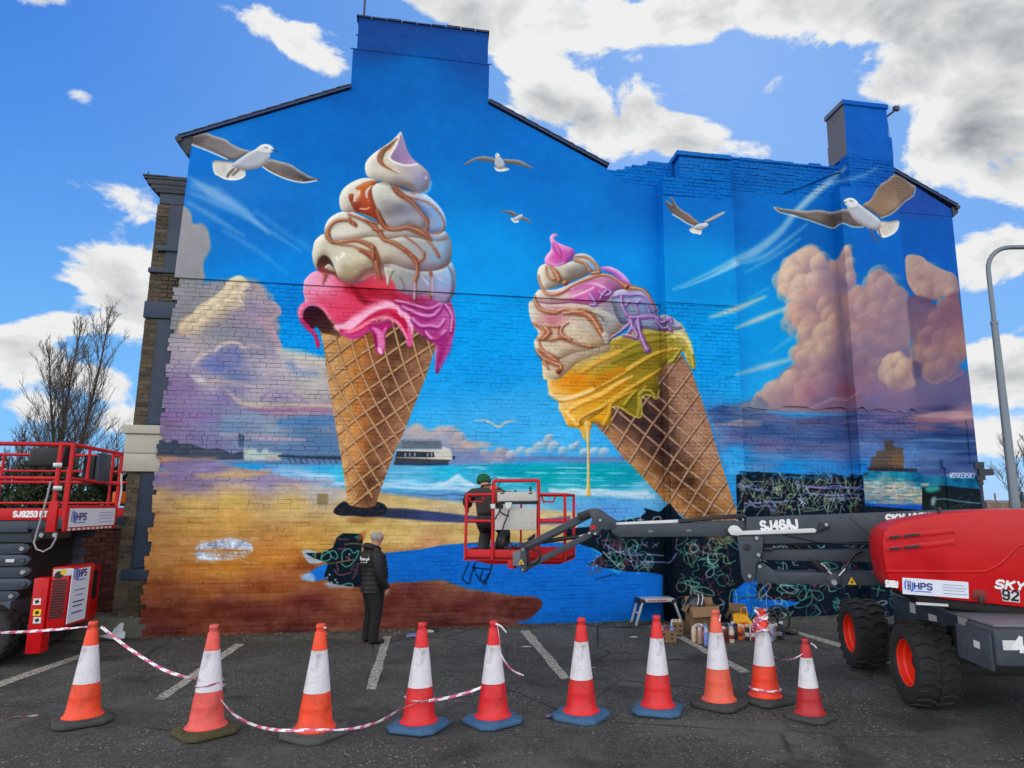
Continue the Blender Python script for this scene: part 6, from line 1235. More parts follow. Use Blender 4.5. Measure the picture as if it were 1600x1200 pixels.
def band(i, h0, h1, rr=.006, tilt=0., w=.045, arc=(0, 6.6)):
    g_, d, top = cone_at[i]; k = top / .974; pts = []
    for a in np.linspace(arc[0], arc[1], 18):
        z = (h0 + (h1 - h0) * (a - arc[0]) / (arc[1] - arc[0])) + tilt * math.cos(a); r = (.168 + (.052 - .168) * (z - .07) / .83) * k * .94 + rr
        pts.append((g_.x + r * math.cos(a), g_.y + r * math.sin(a), z * k))
    return pts
D_ = [c[1] for c in cone_at]
tape([at(-60, 990, D_[0] + .3), at(40, 987, D_[0] + .1), at(138, 979, D_[0] - .06)], .05, 'taut barrier tape running past the scissor lift to the first orange cone', ph=.3)
tape([at(158, 979, D_[0] - .06), at(200, 1012, D_[0]), at(255, 1046, D_[1] + .1), at(300, 1060, D_[1] - .08), at(312, 1063, D_[1] - .1)], .055, 'sagging barrier tape from the grey based orange cone to the faded pink cone', ph=1.)
tape(band(1, .40, .46, tilt=.01), .05, 'loop of barrier tape round the sleeve of the faded pink cone', ph=.2)
tape([at(344, 1092, D_[1] - .12), at(365, 1116, D_[1] - .1), at(400, 1134, D_[1] - .05), at(440, 1141, D_[2] - .28), at(490, 1140, D_[2] - .3), at(545, 1139, D_[2] - .28), at(590, 1128, D_[3] - .1), at(630, 1106, D_[3] - .18), at(668, 1094, D_[3] - .2)], .05, 'slack barrier tape drooping from the faded pink cone over a grey cone base', ph=.5)
tape(band(3, .27, .285, tilt=-.012, rr=.01), .05, 'loop of barrier tape round the lower half of the first red cone', ph=.1)
tape([at(670, 1095, D_[3] - .2), at(700, 1090, D_[3] - .1), at(730, 1082, D_[4] - .12), at(752, 1074, D_[4] - .1)], .05, 'short barrier tape between the two neighbouring red cones on blue bases', ph=.9)
tape([at(777, 976, D_[4] - .07), at(781, 1000, D_[4] - .1), at(784, 1024, D_[4] - .12), at(797, 1044, D_[4] - .1), at(818, 1056, D_[4] - .05)], .03, 'loose barrier tape end hanging from the scuffed red cone', ph=.4, seg=.11)
tape([at(774, 975, D_[4] - .06), at(782, 978, D_[4] - .05), at(791, 988, D_[4])], .035, 'white tag of tape fluttering at the tip of the scuffed red cone', seg=5.)
tape([at(505, 981, D_[2] - .05), at(510, 981, D_[2] - .03)], .03, 'white stub of tape on the tip of the orange cone by the man', seg=5.)
tape([at(1208, 1026, D_[8] - .1), at(1222, 1031, D_[8] - .1), at(1240, 1029, D_[9]), at(1256, 1021, D_[9] - .04)], .025, 'thin barrier tape from the taped orange cone to the short red cone', ph=.2)
tape([at(1266, 1005, D_[9] - .04), at(1272, 1008, D_[9]), at(1276, 1013, D_[9])], .03, 'white scrap of tape on the tip of the short red cone', seg=5.)
tape([at(-20, 1126, D_[0] - .3), on_ground(20, 1121, .01), on_ground(60, 1118, .012)], .05, 'torn barrier tape lying on the asphalt at the left edge', ph=.1)
tape([at(1112, 957, D_[7] - .05), at(1118, 962, D_[7] - .07), at(1126, 959, D_[7] - .05), at(1124, 970, D_[7] - .06)], .03, 'knotted scrap of tape on the tip of the sun faded cone', ph=.3, seg=.04)
wr = [];
for a in np.linspace(0, 44, 120):
    z = .70 + .0062 * a + .03 * math.sin(a * 1.7) + (.02 * math.sin(a * .63)); r = (.052 + (.168 - .052) * max(.9 - z, 0) / .83) + .016 + .014 * math.sin(a * 2.3)
    g_, d, top = cone_at[8]; k = top / .974; wr.append((g_.x + r * math.cos(a), g_.y + r * math.sin(a), min(z, .985) * k))
tape(wr, .055, 'thick tangle of pink and white tape wound over the top of the bright orange cone', ph=.3, seg=.09, twist=3)
tape(band(8, .13, .15, tilt=-.01, rr=.016), .045, 'loop of barrier tape low on the bright orange cone', ph=.8)
# ------------------------------------------------------------------ articulated boom lift
M_GREY = mat('machine_grey', (62, 69, 78), .45, var=.14, vscale=5, bump=.05, dirt=((104, 102, 96), .45), spec=.25)
M_GREYL = mat('machine_grey_light', (96, 102, 110), .45, var=.1, vscale=3, dirt=((64, 68, 72), .4))
M_BLK = mat('black_plastic', (26, 27, 30), .5, var=.15, vscale=6)
M_HOSE = mat('black_hose', (20, 20, 23), .45)
M_CHR = mat('steel_pin', (176, 178, 182), .32, metal=.8, var=.08)
M_MRED = mat('machine_red', (190, 14, 20), .32, var=.10, vscale=3, bump=.05, bscale=12, dirt=((130, 22, 26), .5), spec=.3)
M_MRED2 = mat('machine_red_matt', (194, 24, 30), .45, var=.10, vscale=5, spec=.3)
M_WHT = mat('white_plastic', (206, 208, 208), .45, var=.05, dirt=((160, 160, 156), .3))
M_SIGN = mat('sign_white', (214, 220, 234), .4, var=.02)
M_BLUE1 = mat('sign_blue', (34, 98, 210), .4, var=.02); M_BLUE2 = mat('sign_dark_blue', (34, 38, 120), .4, var=.02); M_GTXT = mat('sign_grey', (120, 126, 150), .5, var=.02)
M_BTXT = mat('black_print', (18, 18, 22), .5); M_WTXT = mat('white_print', (226, 228, 230), .5, var=.02)
M_TYRE = mat('tyre_rubber', (36, 36, 38), .8, var=.2, vscale=14, bump=.35, dirt=((66, 62, 58), .6))
M_RIM = mat('orange_rim', (236, 44, 18), .45, var=.05)
M_YEL = mat('warning_yellow', (226, 190, 30), .5)
M_PANEL = mat('pale_grey_panel', (182, 180, 174), .55, var=.06, vscale=4, dirt=((140, 138, 130), .3))
def sign_hps(parent, o, r, u, w, h, portrait=False, small=True):
    """hire firm's board: chevron mark, letters and small print, on a frame of origin o, right r, up u"""
    o, r, u = Vector(o), Vector(r).normalized(), Vector(u); u = (u - r * u.dot(r)).normalized(); n = r.cross(u)
    mb = MB(); mb.obox(o + r * w/2 + u * h/2 - n * .004, r * w/2, u * h/2, n * .004); sg = mb.build('sign', M_SIGN, parent, smooth=0)
    P = lambda a, b: o + r * a + u * b + n * .002
    if portrait: S, ox, oy = w * .36, w * .08, h * .78
    else: S, ox, oy = h * .66, w * .03, h * .22
    def quad(name, pts, m):
        mb = MB(); k = len(pts); mb.add([P(ox + x * S, oy + y * S) for x, y in pts] + [P(ox + x * S, oy + y * S) + n * .002 for x, y in pts], [tuple(range(k-1, -1, -1)), tuple(range(k, 2*k))] + [(i, (i+1)%k, (i+1)%k+k, i+k) for i in range(k)]); return mb.build(name, m, sg, smooth=0)
    quad('logo_bar', [(.0,.25), (.12,.05), (.12,.75), (.22,.95), (.22,1.05), (.0,.82)], M_BLUE1); quad('logo_bar', [(.78,.0), (.78,.72), (.66,.92), (.66,.22), (.56,.02), (.56,-.08)], M_BLUE1)
    quad('logo_bar', [(.28,.05), (.37,.1), (.37,.95), (.28,.9)], M_BLUE2); quad('logo_bar', [(.46,.05), (.55,.1), (.55,.95), (.46,.9)], M_BLUE2); quad('logo_bar', [(.37,.42), (.46,.42), (.46,.56), (.37,.56)], M_BLUE2)
    if portrait: text('lettering', 'HPS', P(ox + .84 * S, oy + .22 * S), r, u, S * .85, M_BLUE2, sg, sx=.8)
    else: text('lettering', 'HPS', P(ox + .9 * S, oy + .17 * S), r, u, S * .95, M_BLUE2, sg, sx=1.0)
    quad('underline', [(.85,-.02), (2.3 if not portrait else 1.8,-.02), (2.4 if not portrait else 1.9,.06), (.95,.06)], M_BLUE1)
    rows = ((.62, .75, .30, .5), (.60, .58, .36, .3), (.62, .42, .30, .5), (.62, .22, .34, .2)) if not portrait else ((.2, .60, .6, .2), (.3, .50, .4, .5), (.18, .38, .64, .8), (.2, .30, .5, .8), (.18, .18, .62, 1.))
    for x, y, l, wt in rows:
        mb = MB(); q = 0.
        while q < l * w:
            e = random.uniform(.012, .03) * (w / .7); mb.obox(P(x * w + q + e/2, y * h), r * e * .38, u * h * (.018 if not portrait else .012), n * .001); q += e
        mb.build('small_print', M_GTXT if wt < .6 else M_BLUE2, sg, smooth=0, kind='stuff')
    return sg
def wheel(parent, M, r, w, rim_r, lugs=20, rim=M_RIM):
    """tyre with chevron lugs and a dished rim; axle along local y, outer face +y"""
    e = bpy.data.objects.new('wheel', None); COLL.objects.link(e); e.parent = parent; e['_local'] = 1
    A = M @ Matrix.Rotation(R(-90), 4, 'X')          # lathe z -> +y
    ty = MB(); h = w / 2
    ty.lathe([(rim_r, -h*.8), (rim_r*1.06, -h*.94), (r*.8, -h), (r*.9, -h*.93), (r*.945, -h*.78), (r*.95, 0), (r*.945, h*.78), (r*.9, h*.93), (r*.8, h), (rim_r*1.1, h*.94), (rim_r, h*.8), (rim_r*.98, 0)], 44, M=A, closed=True)
    for k in range(lugs):
        for sd in (1, -1):
            a0 = 6.28318 * (k + (.5 if sd < 0 else 0)) / lugs; p = []
            for t, off in ((.04, 0.), (.5, .10), (.98, .05)):
                a = a0 + off; y = sd * h * t
                p.append((a, y))
            for (a1, y1), (a2, y2) in zip(p[:-1], p[1:]):
                da = 6.28318 / lugs * .26; r1 = r * .935; r2a = r * (1. if abs(y1) < h * .8 else .985); r2b = r if abs(y2) < h * .8 else r * .965
                vs = [(rr * math.cos(aa), rr * math.sin(aa), yy) for aa, yy, rr in ((a1-da, y1, r1), (a1+da, y1, r1), (a2+da, y2, r1), (a2-da, y2, r1), (a1-da*.8, y1, r2a), (a1+da*.8, y1, r2a), (a2+da*.8, y2, r2b), (a2-da*.8, y2, r2b))]
                ty.add([A @ Vector(v) for v in vs], [(0,3,2,1),(4,5,6,7),(0,1,5,4),(1,2,6,5),(2,3,7,6),(3,0,4,7)])
    ty.build('tyre', M_TYRE, e, smooth=35)
    rm = MB(); rm.lathe([(rim_r, h*.82), (rim_r*.985, h*.84), (rim_r*.95, h*.8), (rim_r*.93, h*.55), (rim_r*.84, h*.45), (rim_r*.80, h*.0), (rim_r*.62, -h*.05)], 40, M=A, caps=False); rm.build('rim', rim, e, smooth=40)
    hb = MB(); hb.lathe([(rim_r*.62, -h*.04), (rim_r*.45, h*.1), (rim_r*.3, h*.12), (rim_r*.28, h*.4), (.0001, h*.42)], 24, M=A, caps=False)
    for k in range(9): hb.lathe([(.012, h*.08), (.012, h*.2), (.0001, h*.2)], 6, c=(0, 0, 0), M=A @ Matrix.Translation((rim_r*.4*math.cos(k*.698), rim_r*.4*math.sin(k*.698), 0)))
    hb.build('hub', M_BLK, e, smooth=40)
    return e
c0 = at(1559, 826, 7.65); c1 = at(905, 826, 8.45)
ax = Vector((c1.x - c0.x, c1.y - c0.y, 0)).normalized(); ay = Vector((0, 0, 1)).cross(ax)
MBL = Matrix(((ax.x, ay.x, 0, c0.x), (ax.y, ay.y, 0, c0.y), (0, 0, 1, 0), (0, 0, 0, 1)))
boom = thing('boom_lift', 'red and grey articulated boom lift on four big wheels, arm reaching to the mural', 'boom lift', M=MBL)
MI = MBL.inverted(); CL_ = MI @ CAM_P
def lt(px, py, yl):
    v = MI.to_3x3() @ ray(px, py); t = (yl - CL_.y) / v.y; return CL_ + v * t
def bprism(pts, yl, dep, name, m, parent=None, bevel=.008, build=True):
    q = [lt(x, y, yl) for x, y in pts]
    mb = MB(); mb.prism([(p.x, p.z) for p in q], lambda x, z: (x, yl, z), lambda x, z: (x, yl - dep, z))
    return mb.build(name, m, parent or boom, bevel=bevel) if build else mb
def disc(px, py, yl, rad, name, m, parent, t=.015, n=14):
    p = lt(px, py, yl); mb = MB(); mb.lathe([(rad, 0), (rad, t * .7), (rad * .8, t), (.0001, t)], n, M=Matrix.Translation((p.x, yl, p.z)) @ Matrix.Rotation(R(-90), 4, 'X')); return mb.build(name, m, parent, smooth=40)
def btube(pts, yl, r, name, m, parent, n=8):
    ys = yl if isinstance(yl, (list, tuple)) else [yl] * len(pts)
    mb = MB(); mb.tube([lt(x, y, l) for (x, y), l in zip(smooth(pts, False, 4) if False else pts, ys)], r, n); return mb.build(name, m, parent, smooth=60)
def sm(pts): return [tuple(p) for p in smooth(pts, False, 5)]
mainb = bprism([(1166, 808.5), (1300, 804), (1480, 797), (1600, 794), (1600, 842), (1480, 845), (1166, 851)], .17, .34, 'main_boom', M_GREY, bevel=.02)
fly = bprism([(953, 824), (958, 820), (1168, 813), (1168, 838), (968, 839.5), (957, 834)], .125, .25, 'fly_boom', M_GREY, bevel=.015)
bprism([(957, 817), (1062, 812), (1063, 817.5), (957, 824)], .10, .20, 'boom_cover', M_WHT, fly, .004)
bprism([(1137, 829), (1140, 823), (1146, 820.5), (1153, 822), (1158, 827), (1160, 829.5), (1272, 825.5), (1277, 829), (1274, 832.5), (1160, 836), (1152, 837), (1142, 836)], .20, .026, 'boom_cover', M_WHT, mainb, .006)
bprism([(1281, 817), (1295, 816), (1296, 826), (1288, 827), (1279, 831), (1276, 828), (1281, 825)], .215, .04, 'roller_bracket', M_BLK, mainb, .004); disc(1291, 820, .216, .02, 'pin', M_CHR, mainb)
for x, y in ((1016, 830), (1076, 829)): bprism([(x-4, y-2), (x+4, y-2.2), (x+4, y+2), (x-4, y+2)], .131, .008, 'wear_plate', M_GREYL, fly, 0)
btube(sm([(1060, 814), (1095, 811), (1130, 807.5), (1158, 806), (1168, 812), (1170, 824), (1166, 833)]), .10, .022, 'hose_bundle', M_HOSE, fly)
btube(sm([(1060, 816), (1110, 811), (1140, 809), (1160, 810), (1166, 820)]), .13, .012, 'hose', M_HOSE, fly)
for x, y in ((1152, 813), (1161, 812)): disc(x, y, .172, .012, 'bolt', M_CHR, mainb)
bprism([(1329, 810), (1362, 808), (1380, 824), (1380, 846), (1370, 845)], .182, .012, 'gusset_plate', M_GREY, mainb, .003)
disc(1372, 835, .184, .03, 'pin', M_CHR, mainb, .03); btube([(1364, 829), (1371, 834)], .2, .014, 'pin_arm', M_CHR, mainb)
bprism([(1205, 800), (1218, 799), (1218, 805), (1205, 806)], .05, .1, 'cable_guide', M_BLK, mainb, .003)
a = lt(1190, 829.5, .172); b = lt(1247, 826.5, .172); text('lettering', 'SJ46AJ', a, b - a, (0, 0, 1), .165, M_WTXT, mainb, bold=.008, width=(b - a).length)
a = lt(1384, 819, .172); b = lt(1452, 816, .172); text('lettering', 'SKYJACK', a, b - a, (0, 0, 1), .155, M_WTXT, mainb, bold=.006, width=(b - a).length, shear=.2)
# link arms, plates and lift cylinder under the boom
for yl, nm in ((.20, 'link_plate'), (-.17, 'link_plate')):
    lp = bprism([(1152, 838), (1192, 839), (1192, 857), (1188, 874), (1181, 882), (1180, 901), (1177, 908), (1170, 911), (1163, 908), (1159, 899), (1156, 870)], yl, .03, nm, M_GREY, bevel=.004)
    if yl > 0:
        for x, y in ((1182, 841), (1185, 867), (1187, 885), (1171, 900)): disc(x, y, .202, .024, 'pin', M_CHR, lp, .02)
        disc(1167, 855, .202, .042, 'bush', M_BLK, lp, .004)
bprism([(1190, 840), (1400, 838), (1400, 850), (1190, 853)], .06, .12, 'upper_link', M_GREY)
bprism([(1190, 859), (1400, 858), (1400, 879.5), (1190, 875)], .10, .20, 'middle_link', M_GREY, bevel=.01)
bprism([(1180, 905), (1182, 887), (1189, 880), (1196, 882), (1213, 894), (1410, 896), (1410, 917), (1206, 911.5), (1184, 912)], .16, .32, 'lower_link', M_GREY, bevel=.01)
bprism([(1194, 855), (1208, 856), (1208, 861), (1194, 860)], .15, .1, 'limit_switch', M_BLK)
cy = btube([(1226, 838), (1272, 878)], .03, .030, 'cylinder_rod', M_BLK, boom, 14); btube([(1262, 870), (1304, 907)], .05, .052, 'lift_cylinder', M_BLK, boom, 16)
disc(1303, 910, .19, .036, 'pin', M_CHR, boom, .03); bprism([(1290, 904), (1302, 895), (1314, 903), (1312, 914), (1300, 918)], .185, .25, 'cylinder_bracket', M_GREY)
for q in (((1288, 884), (1300, 897)), ((1293, 893), (1306, 903)), ((1311, 900), (1321, 889)), ((1282, 880), (1290, 886))): btube(q, .17, .012, 'fitting', M_CHR, boom, 6)
btube(sm([(1321, 889), (1330, 872), (1338, 864), (1347, 861)]), .15, .016, 'hose', M_HOSE, boom); btube(sm([(1275, 875), (1284, 880), (1292, 893)]), .15, .010, 'hose', M_HOSE, boom)
btube(sm([(1225, 836), (1255, 842), (1290, 848), (1380, 850)]), .18, .008, 'hose', M_HOSE, boom)
def warn(px, py, yl, s, parent):
    p = lt(px, py, yl); mb = MB(); mb.prism([(p.x - s, p.z - s*.8), (p.x + s, p.z - s*.8), (p.x, p.z + s)], lambda x, z: (x, yl + .003, z), lambda x, z: (x, yl, z)); o = mb.build('warning_sign', M_YEL, parent, smooth=0)
    mb = MB(); mb.prism([(p.x - s*.35, p.z - s*.5), (p.x + s*.35, p.z - s*.5), (p.x, p.z + s*.4)], lambda x, z: (x, yl + .005, z), lambda x, z: (x, yl + .002, z)); mb.build('warning_mark', M_BTXT, o, smooth=0)
warn(1331, 908, .162, .045, boom)
# jib and knuckle
kn = bprism([(918, 798), (925, 794), (934, 796), (946, 805), (962, 815), (962, 824), (948, 829), (940, 827), (933, 837), (924, 835), (920, 826), (925, 812)], .14, .28, 'jib_knuckle', M_GREY, bevel=.012)
for x, y in ((938, 813), (921, 833), (930, 834)): disc(x, y, .142, .018, 'pin', M_CHR, kn)
bprism([(923, 822), (931, 820), (931, 826), (923, 828)], .145, .004, 'red_label', M_MRED2, kn, 0)
def bbeam(p0, p1, yl, w, h, name, parent=None, m=M_GREY, bevel=.008):
    a, b = lt(*p0, yl), lt(*p1, yl); mb = MB(); mb.beam(a, b, w, h, up=(0, 1, 0)); return mb.build(name, m, parent or boom, bevel=bevel)
jb1 = bbeam((926, 801), (817, 858), 0., .09, .13, 'jib_arm'); bprism([(901, 803), (921, 795), (931, 797), (925, 806), (905, 813)], .12, .24, 'jib_end_cover', M_BLK, jb1, .006)
bbeam((905, 815), (822, 855), .085, .03, .012, 'jib_rib', jb1); bbeam((925, 834), (818, 889), .0, .07, .10, 'lower_jib_arm')
btube([(905, 838), (812, 852)], .0, .026, 'jib_cylinder', M_BLK, boom, 10); btube([(905, 838), (923, 833)], .0, .014, 'jib_rod', M_CHR, boom, 8)
br = bprism([(813, 856), (821, 855), (823, 890), (818, 895), (813, 891)], .10, .20, 'basket_bracket', M_GREY, bevel=.006)
for x, y in ((817, 859), (817, 890)): disc(x, y, .102, .014, 'pin', M_CHR, br)
warn(814.5, 878, .102, .035, br)
bprism([(801, 862), (815, 860), (815, 886), (801, 884)], .09, .20, 'rotator', M_GREYL, bevel=.01); bprism([(793, 876), (803, 874), (803, 889), (793, 888)], .0, .2, 'rotator_foot', M_MRED2, bevel=.005)
bprism([(823, 842), (834, 834), (834, 840), (826, 846)], .0, .1, 'cable_clamp', M_BLK)
for q in (sm([(822, 856), (840, 862), (843, 872), (836, 880), (824, 882)]), sm([(796, 845), (800, 852), (812, 855), (826, 846)]), sm([(788, 855), (798, 858), (808, 850)])): btube(q, .06, .011, 'hose', M_HOSE, boom)
# basket
YN, YF = -.30, -1.00
def rail(p, q, y0=YN, y1=None, r=.019, name='rail', parent=None):
    mb = MB(); mb.tube([lt(*p, y0), lt(*q, y0 if y1 is None else y1)], r, 10); return mb.build(name, M_MRED2, parent or bk, smooth=60)
f0, f1 = lt(724.5, 873.5, YN), lt(885, 873, YN); zt_ = lt(800, 859, YN).z
mb = MB(); xa, xb = f0.x, f1.x; zb = f0.z
mb.box(xb, xa, YF, YN, zb, zb + .03); bk = mb.build('basket_floor', M_BLK, boom)
mb = MB(); mb.box(xb, xa, YN - .012, YN, zb - .02, zt_); mb.build('toe_board', M_MRED2, bk, bevel=.004)
mb = MB(); mb.box(xb, xa, YF, YF + .012, zb - .02, zt_); mb.build('toe_board', M_MRED2, bk, bevel=.004)
for x in (xa - .012, xb): mb = MB(); mb.box(x, x + .012, YF + .013, YN - .013, zb - .02, zt_); mb.build('toe_board', M_MRED2, bk, bevel=.003)
mb = MB(); mb.prism([(lt(735, 875, YN).x, zb - .02), (lt(884, 875, YN).x, zb - .02), (lt(870, 880, YN).x, zb - .06), (lt(760, 880, YN).x, zb - .07)], lambda x, z: (x, YN - .1, z), lambda x, z: (x, YF + .1, z)); mb.build('floor_frame', M_MRED2, bk, bevel=.004)
L = lambda px, py: lt(px, py, YN)
zr = L(745, 773).z; zm = L(745, 814).z; zh = L(800, 751).z; xg0, xg1 = L(771, 800).x, L(841.5, 800).x
def r3(pts, nm='rail', r=.019): mb = MB(); mb.tube(pts, r, 10); return mb.build(nm, M_MRED2, bk, smooth=60)
for y in (YN, YF):
    for x in (xa - .02, xb + .02): r3([(x, y, zb), (x, y, zr - .03), (x, y, zr)], 'post')
r3([(xa - .02, YN, zr), (xg0, YN, zr)]); r3([(xg1, YN, zr), (xb + .02, YN, zr)]); r3([(xa - .02, YF, zr), (xb + .02, YF, zr)]); r3([(xa - .02, YF, zm), (xb + .02, YF, zm)])
for x in (xa - .02, xb + .02): r3([(x, YN, zr), (x, YF, zr)]); r3([(x, YN, zm), (x, YF, zm)])
r3([(xa - .02, YN, zm), (xg0, YN, zm)]); r3([(xg1, YN, zm), (xb + .02, YN, zm)])
for x in (xg0, xg1): r3([(x, YN + .01, zb), (x, YN + .01, zh)], 'post', .023)
r3([(xg0, YN + .01, zh), (xg1, YN + .01, zh)], 'rail', .022); r3([((xg0 + xg1) / 2 + .1, YF, zb), ((xg0 + xg1) / 2 + .1, YF, zr)], 'post', .014)
for s0, s1 in ((731, 757), (845, 868)):
    p, q = L(s0, 780), L(s1, 780); zz = L(s0, 784).z; r3([(p.x, YN - .02, zr), (p.x - .03, YN - .02, zz), (q.x + .03, YN - .02, zz), (q.x, YN - .02, zr)], 'hand_rail', .012)
cb = bprism([(777, 769), (837, 768), (838, 782.5), (777, 783.5)], YN + .14, .26, 'control_box', M_PANEL, bk, .008)
for x, y in ((785, 770), (829, 770)): bprism([(x-3, y), (x+3, y-1), (x+3, y+1), (x-3, y+2)], YN + .145, .006, 'latch', M_BLK, cb, 0)
bprism([(827, 760), (830, 760), (830, 769), (827, 769)], YN + .05, .03, 'joystick', M_BLK, cb, .003); bprism([(803, 766), (807, 766), (807, 769), (803, 769)], YN + .05, .03, 'switch', M_BLK, cb, .002); bprism([(794, 766.5), (797, 766.5), (797, 769), (794, 769)], YN + .05, .02, 'stop_button', M_MRED2, cb, .002)
bprism([(779, 784), (838, 783), (838, 788), (779, 788)], YN + .09, .1, 'control_box_base', M_BLK, cb, .004)
pn = bprism([(773, 795), (838, 793.5), (838, 827.5), (773, 828)], YN + .06, .012, 'back_panel', M_PANEL, bk, .003)
for x, y in ((816, 803), (832, 803), (816, 817), (832, 817)): disc(x, y, YN + .062, .006, 'bolt', M_BLK, pn, .004, 8)
bprism([(789, 785), (799.5, 784.5), (799, 792), (796, 793), (795, 796), (792, 796), (791, 793), (789, 792)], YN + .12, .05, 'socket_plug', M_WHT, cb, .004)
for q in (sm([(782, 786), (780, 800), (776, 806), (774, 812)]), sm([(795, 796), (793, 806), (788, 818), (785, 828)]), sm([(786, 790), (781, 798), (788, 804), (795, 806)])): btube(q, YN + .10, .009, 'cable', M_HOSE, bk)
bprism([(766, 788), (773, 787), (774, 794), (767, 795)], YN + .05, .02, 'small_notice', M_WHT, bk, .002)
mb = MB(); c_ = lt(786, 846, YN - .2)
mb.lathe([(.11, -.06), (.14, -.05), (.14, .05), (.11, .06), (.09, .05), (.09, -.05)], 20, M=Matrix.Translation(c_) @ Matrix.Rotation(R(75), 4, 'Y'), closed=True); tag(mb.build('hose_reel', M_BLK, None, origin=None) if False else mb.build('cable_coil', M_BLK, bk), '', '') if False else mb.build('cable_coil', M_BLK, bk, smooth=50)
# red hood over the turntable
HY = .92
hood = bprism([(1380, 868), (1378.5, 848), (1381, 832), (1390, 821), (1412, 813), (1450, 806.5), (1485, 801), (1545, 796), (1660, 794), (1720, 800), (1720, 962), (1640, 955), (1560, 946), (1480, 938), (1408, 925), (1394, 916), (1386, 900), (1383, 884)], HY, .55, 'engine_hood', M_MRED, bevel=.07)
hd2 = bprism([(1400, 868), (1398, 848), (1402, 832), (1412, 821), (1450, 812), (1600, 806), (1720, 806), (1720, 935), (1560, 930), (1430, 915), (1404, 900)], -.35, .5, 'engine_hood', M_MRED, bevel=.07)
def ridge(pts, y, r, name, m=M_MRED): return btube(sm(pts), y, r, name, m, hood, 8)
ridge([(1384, 892.5), (1440, 893), (1530, 893), (1545, 890), (1566, 878), (1585, 859), (1600, 851), (1650, 846)], HY - .004, .014, 'hood_swage')
for y0, y1 in ((838, 827), (856, 845)):
    mb = MB(); a, b = lt(1384, y0 + 3, HY), lt(1491, y1 + 2, HY); mb.beam(a, b, .055, .014, up=(0, 1, 0)); vg = mb.build('vent_louvre', M_MRED, hood, bevel=.006)
    for x0, x1 in ((1389, 1408), (1412, 1437)):
        f = (x0 - 1384) / 107; g2 = (x1 - 1384) / 107; p, q = a.lerp(b, f) + Vector((0, .009, 0)), a.lerp(b, g2) + Vector((0, .009, 0)); mb = MB(); mb.beam(p, q, .028, .006, up=(0, 1, 0)); mb.build('vent_slot', M_BLK, vg, bevel=.002)
o_ = lt(1410.5, 928, HY + .008); r_ = lt(1514, 935.5, HY + .008); t_ = lt(1408, 902.5, HY + .008)
sign_hps(hood, o_, (o_ - r_) * -1, t_ - o_, (r_ - o_).length, (t_ - o_).length)
a = lt(1384, 917, HY + .006); b = lt(1402, 919, HY + .006); text('lettering', 'SJ46AJ', a + Vector((0, .004, 0)), b - a, (0, 0, 1), .10, M_WTXT, hood, bold=.002, width=(b - a).length)
a = lt(1555, 920, HY + .004); b = lt(1604, 924, HY + .004); text('lettering', 'SKYJACK', a, b - a, (0, 0, 1), .13, M_WTXT, hood, bold=1, sx=1.15, shear=.25)
pl_ = bprism([(1564, 921.5), (1593, 924), (1594, 942), (1567, 939)], HY + .006, .008, 'number_plate', M_WHT, hood, .002)
a = lt(1567, 937.5, HY + .007); b = lt(1591, 940, HY + .007); text('lettering', '92', a, b - a, (0, 0, 1), .145, M_BTXT, pl_, width=(b - a).length)
bprism([(1519, 925), (1523, 921), (1537, 922), (1542, 928), (1543, 940), (1519, 936)], HY + .006, .02, 'latch_recess', mat('dark_red_recess', (110, 16, 20), .5), hood, .006); bprism([(1529, 932), (1537, 933), (1535, 945), (1531, 944)], HY + .02, .02, 'latch', M_BLK, hood, .003)
bprism([(1466, 793.5), (1471, 792), (1472, 805), (1466, 806)], HY - .15, .05, 'beacon', M_BLK, hood, .012)
bprism([(1424, 928), (1640, 952), (1640, 968), (1500, 953), (1440, 945)], HY - .12, .9, 'turntable_frame', M_BLK, bevel=.01)
bprism([(1432, 941), (1482, 944), (1482, 948), (1432, 945)], HY - .05, .03, 'guard_strip', M_WHT, bevel=.003)
# chassis
w0 = on_ground(1447, 1103); w1 = on_ground(1352, 1043); cd = (w1 - w0).normalized(); cn = Vector((0, 0, 1)).cross(cd); hb_ = (w1 - w0).length / 2
cc_ = (w0 + w1) / 2 - cn * .93
MC = MI @ Matrix(((cd.x, cn.x, 0, cc_.x), (cd.y, cn.y, 0, cc_.y), (0, 0, 1, 0), (0, 0, 0, 1)))
def cpart(name, m, bevel=.012, parent=None, **k):
    mb = MB()
    for bx in k['b']: mb.box(*bx)
    mb.xform(MC); return mb.build(name, m, parent or boom, bevel=bevel)
cpart('chassis', M_GREY, b=[(-1.0, 1.05, -.45, .45, .42, .9)]); cpart('deck_plate', M_GREYL, b=[(-1.35, .9, -.56, .52, .905, .93)])
cpart('slew_ring', M_BLK, b=[(-.75, .5, -.5, .5, .935, 1.08)])
for x in (-hb_, hb_): cpart('axle', M_BLK, b=[(x - .11, x + .11, -.78, .78, .33, .52)])
MCI = MC.inverted(); pc = MCI @ (MI @ at(1553, 985, 6.15)); zb_ = at(1553, 1041, 6.15).z; zt2 = pc.z
nose = cpart('bumper', M_GREY, b=[(pc.x, pc.x + .5, pc.y - 1.7, pc.y, zb_, zt2)], bevel=.02); cpart('side_plate', M_GREY, b=[(pc.x + .03, pc.x + .62, pc.y + .003, pc.y + .03, zb_ - .05, zt2 - .04)], parent=nose)
cpart('front_deck', M_GREYL, b=[(pc.x + .12, pc.x + 1.0, pc.y - 1.6, pc.y - .06, zt2 + .003, zt2 + .03)], parent=nose)
cpart('steering_box', M_BLK, b=[(-1.0, -.86, .455, .66, .45, .8)])
for x, y in ((hb_, .93), (-hb_, .93)): wheel(boom, MC @ Matrix.Translation((x, y, .425)), .425, .40, .235)
